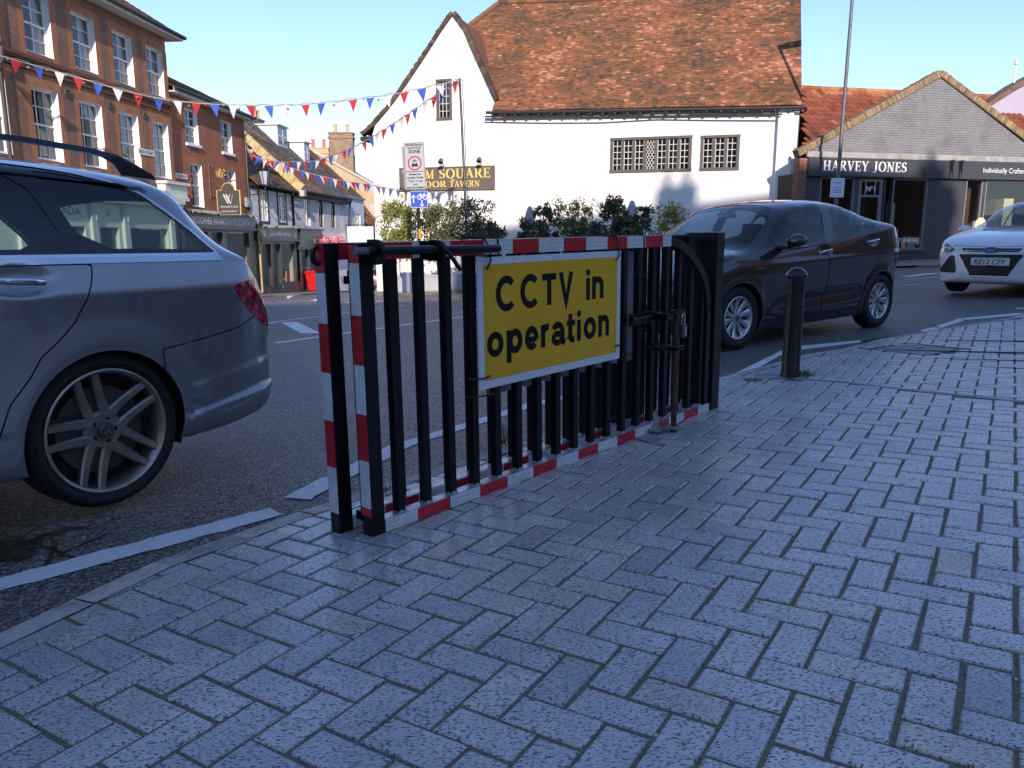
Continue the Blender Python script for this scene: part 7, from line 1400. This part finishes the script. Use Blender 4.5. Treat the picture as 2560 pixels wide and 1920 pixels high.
MB().box(-1.05, -.97, -.11, .11, 1.30, 1.36).build('interior_mirror', trim_black, frd, bevel=.01)
wheel_wells(frd, (0, -2.65), .37, .5, .84, .325)
for x in (0, -2.65):
    for s_ in (1, -1): wheel(frd, x, s_ * .78, .325, .21, .205, 'plain', rim_p, s_, .3)
# ---------------------------------------------------------------- far dark car going down the street
c0 = atY(958, 700, 47); far = place_car('hatchback_car', 'distant dark grey hatchback with yellow rear plate seen through the barrier bars', c0.x, c0.y, rad(96), pitch=rad(2.5)); paint_f = paintmat('dark_grey_paint', (.05, .052, .055), .4, .35)
top = [(-.75, .50), (-.74, .7), (-.70, .95), (-.6, 1.12), (-.35, 1.36), (-.1, 1.43), (.6, 1.46), (1.4, 1.43), (2.2, 1.0), (3.0, .88), (3.3, .6), (3.35, .5)]; bot = [(-.75, .42), (-.7, .3), (-.5, .22), (2.8, .2), (3.35, .42)]; wid = [(-.75, .05), (-.745, .6), (-.70, .76), (-.5, .85), (0, .88), (2, .88), (3, .75), (3.3, .5), (3.35, .05)]; belt = [(-.75, .98), (3.35, .95)]
M0 = car_shell(top, bot, wid, belt, side, cy=.72, wheels=((0, .31, .35), (2.5, .31, .35)), nx=140, ns=60)
rx = lambda V: V[:, 0] - .2
for wx in (0, 2.5): V, F = M0; _, M0 = clipm(M0, np.maximum(np.hypot(V[:, 0] - wx, V[:, 2] - .31) - .345, .58 - np.abs(V[:, 1])))
a, M0 = cutp(M0, chaikin([(-.62, 1.03), (.62, 1.03), (.52, 1.33), (-.52, 1.33)], 1), YZ, rx); mesh_obj('rear_window', a, trim_black, far)
for q in ([(.42, .86), (.42, .98), (.80, 1.0), (.85, .84)], mirror([(.42, .86), (.42, .98), (.80, 1.0), (.85, .84)])): a, M0 = cutp(M0, q, YZ, rx); mesh_obj('tail_lamp', a, mat('far_lamp', (.62, .10, .04), .25) if 'far_lamp' not in bpy.data.materials else M_('far_lamp'), far, push=.005)
mesh_obj('body', M0, paint_f, far, 60); MB().box(-.765, -.755, -.26, .26, .66, .77).build('number_plate', mat('plate_yellow', (.75, .62, .03), .4), far); MB().box(-.76, -.74, -.5, -.3, .42, .48).box(-.76, -.74, .3, .5, .42, .48).build('reflector', lamp_red, far); MB().box(-.2, -.14, -.15, .15, 1.40, 1.43).build('brake_light', mat('bright_red_lamp', (.75, .04, .03), .3), far)
for x in (0, 2.5):
    for s_ in (1, -1): wheel(far, x, s_ * .76, .31, .2, .2, 'plain', rim_p, s_)
wheel_wells(far, (0, 2.5), .355, .5, .8, .31)
cnp = atY(953, 700, 42); ch_ = thing('red_block', 'small red plastic kerb block on the road beside the distant car', 'traffic block', (cnp.x, cnp.y, rz(cnp.x, cnp.y)), .2); MB().prism([(-.25, 0), (.25, 0), (.2, .18), (-.2, .18)], lambda a, b, d: (a, d, b), -.12, .12).build('block', redp, ch_, bevel=.02)
# ================================================================ folded double-leaf barrier gate
GA = rad(48.5); GO = Vector((-.53, 2.79, -.008)); SL = math.atan(.019)
GM = T(*GO) @ rotZ(GA) @ roty(-SL)
def gthing(name, label, cat, loc=(0, 0, 0), group=None):
    t = thing(name, label, cat); t.matrix_world = GM @ T(*loc); return tag(t, None, None, group)
def refl(name, c1, c2, ax='z'):                                    # ribbed reflective sheeting
    m, n, P = newmat(name); v = coords(n); w = nd(n, 'ShaderNodeTexWave'); w.wave_type = 'BANDS'; w.bands_direction = 'DIAGONAL'; s_ = nd(n, 'ShaderNodeSeparateXYZ'); n.links.new(v, s_.inputs[0])
    f = mth(n, 'SINE', mth(n, 'MULTIPLY', s_.outputs[2 if ax == 'z' else 1], 330.0)); g = noise_node(n, v, 6, 5, .7); sc = noise_node(n, v, 55, 3, .8)
    c = ramp(n, mth(n, 'ADD', mth(n, 'MULTIPLY', f, .5), .5), [(.0, c1), (1, c2)]); c = mixc(n, 1.0, c, ramp(n, g, [(.25, (.72, .72, .70)), (.6, (1.05, 1.05, 1.05))]), 'MULTIPLY'); c = mixc(n, ramp(n, sc, [(.70, (0, 0, 0)), (.76, (.55, .55, .55))]), c, (.10, .09, .085))
    n.links.new(c, P.inputs['Base Color']); P.inputs['Roughness'].default_value = .30; P.inputs['Coat Weight'].default_value = .4; P.inputs['Coat Roughness'].default_value = .12; bump(n, P, mth(n, 'ADD', mth(n, 'MULTIPLY', f, .3), g), .12, .004); return m
r_red = refl('reflective_red', (.60, .012, .024), (.68, .018, .032)); r_wht = refl('reflective_white', (.68, .70, .69), (.78, .80, .79)); r_wht_v = refl('reflective_white_upright', (.70, .72, .71), (.80, .82, .81), 'y')
m, n, P = newmat('black_powder_coat'); P.inputs['Specular IOR Level'].default_value = .35; v = coords(n); a = noise_node(n, v, 26, 5, .7); b = noise_node(n, v, 7, 4); P.inputs['Roughness'].default_value = .34
c = mixc(n, ramp(n, a, [(.70, (0, 0, 0)), (.74, (1, 1, 1))]), (.0055, .0058, .0075), (.055, .054, .054)); n.links.new(c, P.inputs['Base Color']); n.links.new(ramp(n, b, [(.3, (.24,) * 3), (.7, (.46,) * 3)]), P.inputs['Roughness']); bump(n, P, noise_node(n, v, 60, 3), .06, .003); gblack = m
silver_rail = mat('scuffed_rail_top', (.42, .43, .43), .35, .6, var=.25, vs=9)
TAPE_F = [(.0, .058, 3), (.058, .229, 1), (.229, .410, 0), (.410, .590, 1), (.590, .770, 0), (.770, .950, 1), (.950, 1.128, 0), (1.128, 1.305, 1), (1.305, 1.477, 0), (1.477, 1.655, 1), (1.655, 1.831, 0), (1.831, 2.0, 1), (2.098, 2.193, 0), (2.193, 2.374, 1), (2.374, 2.549, 0), (2.549, 2.69, 1)]
TAPE_T = [(.07, .25, 0), (.25, .45, 1), (.45, .643, 0), (.643, .824, 1), (.824, 1.002, 0), (1.002, 1.184, 1), (1.184, 1.36, 0), (1.36, 1.541, 1), (1.541, 1.719, 0), (1.719, 1.896, 1), (1.896, 2.075, 0), (2.075, 2.168, 1)]
STB = [(.078, .112, 0), (.112, .298, 1), (.298, .477, 0), (.477, .663, 1), (.663, .845, 0), (.845, 1.034, 1), (1.034, 1.098, 0)]
def leaf(name, label, y0, s0, bands, rear=False):
    g = gthing(name, label, 'barrier gate', (0, y0, 0), 'leaves of the folded barrier gate'); D = .06; s1 = s0 + .063
    MB().box(s0, s1, 0, D, -.012, 1.105).build('end_stile', gblack, g, bevel=.004)
    mb = MB(); mb.box(s1, 2.69, .002, D - .002, .0, .052); mb.build('bottom_rail', silver_rail, g, bevel=.004)
    mb = MB(); mb.box(s1, 2.17 if not rear else 2.35, .002, D - .002, 1.043, 1.105); mb.build('top_rail', gblack, g, bevel=.004)
    for i, (a, b, k) in enumerate(bands):                  # sleeve on the end face of the stile
        MB().box(s0 - .0025, s0 - .0002, .002, D - .002, a + .0006, b - .0006).build('tape_band', (r_red, r_wht_v)[k], g)
    if not rear: MB().box(s0 - .003, s0 + .0, .004, D - .004, .086, .1).build('tape_scrap', r_red, g)
    off = 0 if not rear else -.055
    for a, b, k in TAPE_F:
        if k == 3: continue
        MB().box(max(a + off, s1) + .0006, b + off - .0006, -.0012, .0018, .0015, .0505).build('tape_band', (r_red, r_wht)[k], g)
    for a, b, k in TAPE_T:
        MB().box(max(a + off, s1) + .0006, b + off - .0006, -.0012, .0018, 1.0435, 1.1045).build('tape_band', (r_red, r_wht)[k], g)
    if not rear:                                            # quarter-round hinge end
        pts = [(2.168, 1.097), (2.25, 1.086), (2.333, 1.057), (2.41, 1.018), (2.474, .972), (2.535, .93), (2.588, .876), (2.628, .82), (2.652, .76), (2.668, .68), (2.673, .56), (2.673, .053)]; mb = MB(); n_ = len(pts); vs_ = []
        for i, (a, b) in enumerate(pts):
            p = Vector(pts[min(i + 1, n_ - 1)]) - Vector(pts[max(i - 1, 0)]); p.normalize(); nx, nz = p.y, -p.x
            vs_ += [(a, 0, b), (a, D, b), (a - nx * -.0 + -abs(nx) * .05 - 0, D, b - .05 * abs(nz)), (a - abs(nx) * .05, 0, b - .05 * abs(nz))]
        mb.add(vs_, [(i * 4 + j, i * 4 + (j + 1) % 4, i * 4 + 4 + (j + 1) % 4, i * 4 + 4 + j) for i in range(n_ - 1) for j in range(4)]); mb.build('curved_end', gblack, g, smooth=35)
        def ztop(s):
            if s < 2.168: return 1.045
            for (a, b), (c, d) in zip(pts, pts[1:]):
                if a <= s <= c: return b + (d - b) * (s - a) / (c - a + 1e-9) - .04
            return .9
    else: 
        ztop = lambda s: 1.045
        MB().box(2.35, 2.62, 0, D, 1.04, 1.106).build('hinge_block', gblack, g, bevel=.006)
    for i in range(18):
        s = (.158 if not rear else .28) + .1432 * i
        if s > 2.62: break
        mb = MB(); w = .0185; mb.box(s - w, s + w, .012, .048, .050, ztop(s)); bar = mb.build('bar', gblack, g, bevel=.003)
        mb = MB(); mb.lathe([(.03, .0515), (.024, .056), (.021, .062)], 10, T(s, .03, 0)); mb.build('weld', galv, bar, smooth=60)
    return g
lf = leaf('barrier_gate', 'front leaf of the folded black barrier gate with red and white reflective bands', 0, 0, STB)
lr = leaf('barrier_gate', 'rear leaf of the folded black barrier gate, standing behind the yellow sign leaf', .135, -.052, [(.075, .26, 1), (.26, .443, 0), (.443, .628, 1), (.628, .812, 0), (.812, .998, 1), (.998, 1.098, 0)], True)
# hardware of the leaves
MB().tube([(.04, .03, -.0), (.04, .03, .05)], .03, 12).build('foot_bolt', gblack, lr)
mb = MB(); mb.tube([(.045, -.035, .03), (.045, -.035, 1.06)], .017, 12); mb.lathe([(.001, .0), (.024, .0), (.024, .02), (.001, .02)], 6, T(.045, -.035, .985)); mb.lathe([(.001, .0), (.026, .0), (.026, .022), (.001, .022)], 6, T(.045, -.035, .955)); mb.box(.02, .07, -.062, -.008, .955, .985); mb.box(.02, .07, -.062, -.008, .04, .075); mb.build('hinge_rod', gblack, lr, smooth=30, bevel=.002)
mb = MB(); stroke(mb, arc(-.055, 1.06, .022, .030, 60, 300, 18), .014, lambda a, b, d: (a, .028, b)); mb.v += [(x, y + .014, z) for x, y, z in mb.v]; k_ = len(mb.v) // 2; mb.f += [[i + k_ for i in reversed(f)] for f in mb.f]; mb.m += mb.m; mb.t += mb.t
for i in range(18): mb.f += [[i, i + 1, i + 1 + k_, i + k_], [19 + i, 19 + i + k_, 20 + i + k_, 20 + i]]; mb.m += [0, 0]; mb.t += [.5, .5]
mb.build('eye_plate', gblack, lr)
def lug(s, z, root, r=.042, y0=-.05):                       # welded eye plate across the rod
    mb = MB(); pr_ = [(0, -r), (0, r)] + [(-.045 - r * math.sin(a) , r * math.cos(a)) for a in np.linspace(0, math.pi, 12)]
    mb.prism(pr_, lambda a, b, d: (s + d, a, z + b), -.008, .008); return mb.build('rod_lug', gblack, root, bevel=.002)
bar_t = gthing('sliding_bolt', 'black sliding bolt rod with bent handle along the top of the barrier gate', 'bolt')
mb = MB(); mb.tube([(-.055, -.05, 1.077), (.0, -.05, 1.0775)], .013, 14); mb.build('bolt_tip', mat('worn_steel', (.17, .18, .19), .42, .6, var=.3, vs=30), bar_t, smooth=40)
mb = MB(); mb.tube([(0.0, -.05, 1.0775), (.68, -.05, 1.068), (.684, -.05, 1.068)], [.0165, .0165, .013], 16); mb.build('rod', gblack, bar_t, smooth=40)
mb = MB(); mb.tube([(.352, -.055, 1.072), (.36, -.085, 1.06), (.40, -.10, 1.0), (.405, -.10, .995)], .0085, 10); mb.build('handle', gblack, bar_t, smooth=40)
lug(.045, 1.072, lf, .045); lug(.345, 1.070, lf, .040)
mb = MB(); mb.box(.285, .345, -.012, -.0015, 1.035, 1.107); mb.build('clamp_plate', gblack, lf, bevel=.003)
# hinge post
hp_ = gthing('hinge_post', 'square black steel post at the hinge end of the folded barrier gate', 'post', (2.70, -.012, 0)); MB().box(0, .098, 0, .225, -.06, 1.112).build('post', gblack, hp_, bevel=.004); MB().box(-.004, .102, -.004, .229, 1.1125, 1.118).build('cap', silver_rail, hp_, bevel=.002)
mb = MB(); mb.box(-.16, .16, -.06, .28, -.075, -.058); struct(mb.build('concrete_footing', concrete)).matrix_world = GM @ T(2.74, 0, .022)
# drop pole, brackets and padlock
dp = gthing('locking_pole', 'rusty brown vertical locking pole with black brackets in front of the barrier', 'pole', (2.075, -.10, 0)); rustp = mat('brown_pole', (.085, .052, .036), .45, .35, var=.4, vs=18)
MB().tube([(0, 0, -.07), (0, 0, .70)], .0165, 14).build('pole', rustp, dp, smooth=40)
mb = MB(); mb.box(-.33, -.10, .085, .10, .635, .70); mb.tube([(-.32, .08, .668), (-.13, .07, .675), (-.12, .02, .675), (.03, .01, .685)], .012, 8); mb.box(-.14, -.06, -.02, .10, .655, .69); mb.box(-.06, .06, -.025, .025, .675, .70); mb.build('upper_bracket', gblack, dp, bevel=.002)
mb = MB(); mb.box(-.12, .02, .02, .10, .485, .50); mb.tube([(-.13, .09, .50), (-.02, -.02, .495), (.045, -.02, .495)], .009, 8); mb.box(-.035, .05, -.03, .03, .478, .486); mb.build('lower_bracket', gblack, dp, bevel=.002)
mb = MB(); mb.lathe([(.001, .028), (.034, .028), (.034, .04), (.001, .04)], 14); mb.box(-.12, -.02, .03, .10, .02, .032); mb.build('ground_collar', silver_rail, dp)
lk = gthing('combination_padlock', 'brass combination padlock hanging from the locking pole bracket', 'padlock', (2.105, -.125, .545)); MB().box(-.024, .024, -.012, .012, 0, .075).build('body', mat('padlock_body', (.10, .095, .085), .4, .5), lk, bevel=.004)
mb = MB(); mb.tube([(-.014, 0, .07), (-.014, 0, .115)] + [(-.014 + .014 * (1 - math.cos(a)), 0, .115 + .018 * math.sin(a)) for a in np.linspace(.2, 2.9, 8)] + [(.014, 0, .07)], .0042, 8); mb.build('shackle', chrome, lk, smooth=40)
mb = MB(); [mb.tube([(-.012, -.0125, .016 + .013 * i), (.012, -.0125, .016 + .013 * i)], .0055, 8) for i in range(4)]; mb.build('number_wheel', chrome, lk, smooth=40)
struct(MB().add([(x, y, 0) for x, y in ((-.28, -.12), (-.02, -.14), (.17, -.06), (.12, .08), (-.22, .10))], [(0, 1, 2, 3, 4)]).build('concrete_patch', concrete)).matrix_world = T((GM @ Vector((2.05, -.08, 0))).x, (GM @ Vector((2.05, -.08, 0))).y, gz(*(GM @ Vector((2.05, -.08, 0))).xy) + .0025) @ rotZ(GA) @ roty(-SL)
# warning sign
ws_ = gthing('warning_sign', 'yellow CCTV in operation sign with white border tied to the front gate leaf', 'sign', (0, -.016, 0)); x0, x1, z0, z1 = .585, 1.64, .478, 1.034
def bent(a, b, d): return (a, d + .004 * math.sin((a - x0) * 3.0), b)
def plate(x0, x1, z0, z1, d0, d1, N=16):
    mb = MB(); q = [(x0 + (x1 - x0) * i / N, z) for i in range(N + 1) for z in (z0, z1)]; f_ = [bent(a, b, d0) for a, b in q]; k_ = [bent(a, b, d1) for a, b in q]; n_ = len(q)
    return mb.add(f_ + k_, [(2 * i, 2 * i + 2, 2 * i + 3, 2 * i + 1) for i in range(N)] + [(n_ + 2 * i, n_ + 2 * i + 1, n_ + 2 * i + 3, n_ + 2 * i + 2) for i in range(N)] + [(2 * i, n_ + 2 * i, n_ + 2 * i + 2, 2 * i + 2) for i in range(N)] + [(2 * i + 1, 2 * i + 3, n_ + 2 * i + 3, n_ + 2 * i + 1) for i in range(N)] + [(0, 1, n_ + 1, n_), (2 * N, n_ + 2 * N, n_ + 2 * N + 1, 2 * N + 1)])
m, n, P = newmat('sign_board_white'); v = coords(n); a = noise_node(n, v, 12, 5, .7); n.links.new(ramp(n, a, [(.3, (.66, .67, .69)), (.65, (.80, .80, .81))]), P.inputs['Base Color']); P.inputs['Roughness'].default_value = .4; sbw = m
m, n, P = newmat('sign_board_yellow'); v = coords(n); a = noise_node(n, v, 3, 5, .6); b = noise_node(n, v, 120, 3); n.links.new(mixc(n, 1.0, ramp(n, a, [(.3, (.86, .43, .010)), (.7, (.95, .50, .016))]), ramp(n, b, [(.3, (.9, .9, .9)), (.7, (1.05, 1.05, 1.05))]), 'MULTIPLY'), P.inputs['Base Color']); P.inputs['Roughness'].default_value = .42; sby = m
plate(x0, x1, z0, z1, 0, .004).build('border_panel', sbw, ws_); plate(x0 + .034, x1 - .032, z0 + .036, z1 - .030, -.0012, -.0004).build('yellow_panel', sby, ws_)
mb = MB(); F = lambda a, b, d: bent(a, b, -.0022); w = .0310
def Cc(xa, xb, za, zb): 
    rx, rz_ = (xb - xa) / 2 + .004, (zb - za) / 2; return arc(xa + rx, (za + zb) / 2, rx - w / 2, rz_ - w / 2, 44, 316, 26)
stroke(mb, Cc(.694, .825, .799, .952), w, F); stroke(mb, Cc(.855, .986, .799, .952), w, F)
stroke(mb, [(1.007, .947 - w / 2), (1.111, .947 - w / 2)], w, F); stroke(mb, [(1.059, .949 - w), (1.059, .803)], w, F)
stroke(mb, [(1.130 + w / 2, .948), (1.185, .806), (1.241 - w / 2, .948)], w * .98, F)
def nn_(xa, xb, zb, zt): 
    stroke(mb, [(xa + w / 2, zb), (xa + w / 2, zt)], w, F); r = (xb - xa) / 2; stroke(mb, arc(xa + r, zt - r * .95, r - w / 2, r * .95 - w / 2, 165, 0, 16) + [(xb - w / 2, zb)], w, F)
def ii(x, zb, zt, zd): stroke(mb, [(x, zb), (x, zt)], w, F); mb.prism(arc(x, zd, .0165, .0165, 0, 360, 16)[:-1], lambda a, b, d: bent(a, b, -.0022 + d), -.0004, 0)
ii(1.359, .804, .911, .937); nn_(1.392, 1.489, .804, .915)
zb, zt = .611, .717
def oo(xa, xb): stroke(mb, arc((xa + xb) / 2, (zb + zt) / 2, (xb - xa) / 2 - w / 2, (zt - zb) / 2 + .002 - w / 2, 0, 360, 32)[:-1], w, F, closed=True)
oo(.634, .739); oo(.768, .866); stroke(mb, [(.760 + w / 2, .572), (.760 + w / 2, .715)], w, F)
cx_ = .931; stroke(mb, [(.888, .658), (.966, .658)], w * .85, F); stroke(mb, arc(cx_, (zb + zt) / 2, .047 - w / 2, (zt - zb) / 2 + .002 - w / 2, 0, 318, 28), w, F); stroke(mb, [(.9645, .668), (.9645, .655)], w, F)
stroke(mb, [(.997 + w / 2, zb), (.997 + w / 2, .715)], w, F); stroke(mb, arc(1.05, .66, .040, .044, 150, 82, 8), w, F)
stroke(mb, arc(1.122, .667, .036, .038, 150, 0, 14) + [(1.158, .64), (1.160, .626), (1.176, .612)], w, F); stroke(mb, arc(1.121, .642, .032, .021, 20, 340, 22), w * .92, F)
stroke(mb, [(1.218, .748), (1.218, .640)] + arc(1.244, .640, .026, .0165, 180, 285, 8), w, F); stroke(mb, [(1.192, .704), (1.256, .704)], w * .85, F)
ii(1.287, zb, .713, .743); oo(1.325, 1.428); nn_(1.447, 1.540, zb, .720)
mb.build('lettering', sblk, ws_)
mb = MB()
for a, b in ((x0 + .052, z1 - .05), (x1 - .05, z1 - .05), (x0 + .055, z0 + .055), (x1 - .042, z0 + .07)): mb.lathe([(.009, -.0016), (.012, -.003), (.015, -.0016)], 12, T(a, 0, b) @ rotx(math.pi / 2) @ T(0, 0, .0))
mb.build('eyelet', chrome, ws_)
def tie(label, pts, r=.0028):
    t = gthing('cable_tie', label, 'cable tie', pts[0], 'cable ties on the sign'); p0 = Vector(pts[0]); mb = MB(); mb.tube([Vector(p) - p0 for p in pts], r, 6); mb.build('strap', black_plastic, t, smooth=60); return t
tie('thick black cable loop over the rail at the top left corner of the yellow sign', [(x0 + .052, -.022, z1 - .05), (x0 + .06, -.036, 1.02), (x0 + .065, -.03, 1.07), (x0 + .05, -.012, 1.108), (x0 + .01, .02, 1.118), (x0 - .03, .05, 1.108)], .0045)
tie('black cable tie over the rail at the top right corner of the yellow sign', [(x1 - .05, -.02, z1 - .05), (x1 - .035, -.03, 1.01), (x1 - .03, -.02, 1.05), (x1 - .03, -.008, 1.105), (x1 - .05, .02, 1.109), (x1 - .06, .055, 1.106)], .004)
tie('upright black cable tie end wrapped round the top rail left of the sign', [(.73, -.004, 1.04), (.725, -.006, 1.105), (.722, .01, 1.112), (.722, .012, 1.155)], .004)
tie('black cable tie on the bar at the lower left corner of the sign', [(x0 + .06, -.02, z0 + .055), (x0 + .03, -.026, z0 + .05), (x0 - .03, -.018, z0 + .052), (x0 - .045, .01, z0 + .055)], .0045)
tie('second black cable tie just below the lower left sign corner', [(x0 + .09, -.012, z0 - .03), (x0 + .03, -.012, z0 - .028), (x0 - .03, -.006, z0 - .026), (x0 - .045, .02, z0 - .026)], .004)
tie('black cable tie on the bar at the lower right corner of the sign', [(x1 - .045, -.02, z0 + .07), (x1 - .02, -.024, z0 + .072), (x1 + .02, -.005, z0 + .072)], .0045)
tie('black cable tie round the top rail right of the sign', [(1.88, -.003, 1.04), (1.874, -.006, 1.08), (1.876, -.005, 1.108), (1.872, .03, 1.11)], .0035)
tie('thin black wire loop hanging from the rail beside the drop pole', [(1.86, .03, 1.045), (1.84, .0, .97), (1.80, .0, .90), (1.88, .0, .895), (1.93, .0, .90)], .0025)
tie('tangle of black wire at the foot of the rear leaf', [(1.62, .10, .35), (1.68, .09, .22), (1.66, .08, .12), (1.75, .11, .25), (1.80, .1, .14), (1.72, .12, .05)], .003)
tie('loose black wire drooping under the bottom rail near the locking pole', [(1.85, .05, .03), (1.9, .02, -.03), (1.97, .03, -.01), (2.0, .0, -.045), (2.06, .02, -.02)], .003)
# grey back of the sign on the rear leaf
gb = gthing('grey_panel', 'plain grey sheet panel, back of a second sign, tied to the rear gate leaf', 'panel', (0, .118, 0)); mb = MB(); N = 22; vs_ = []
for i in range(N + 1): a = .775 + 1.235 * i / N; yy = .004 * math.sin(i * 1.2); vs_ += [(a, yy, -.008 + .420 + .008 * math.sin(i * 2.2)), (a, yy, 1.02)]
mb.add(vs_ + [(x, y + .004, z) for x, y, z in vs_], [(2 * i, 2 * i + 2, 2 * i + 3, 2 * i + 1) for i in range(N)] + [(2 * N + 2 + 2 * i, 2 * N + 3 + 2 * i, 2 * N + 5 + 2 * i, 2 * N + 4 + 2 * i) for i in range(N)] + [(2 * i, 2 * N + 2 + 2 * i, 2 * N + 4 + 2 * i, 2 * i + 2) for i in range(N)]); mb.build('panel', mat('sign_back_panel', (.30, .31, .33), .5, .2, var=.12), gb)
MB().box(.80, 1.97, -.012, -.001, .445, .46).build('fixing_rail', galv, gb)
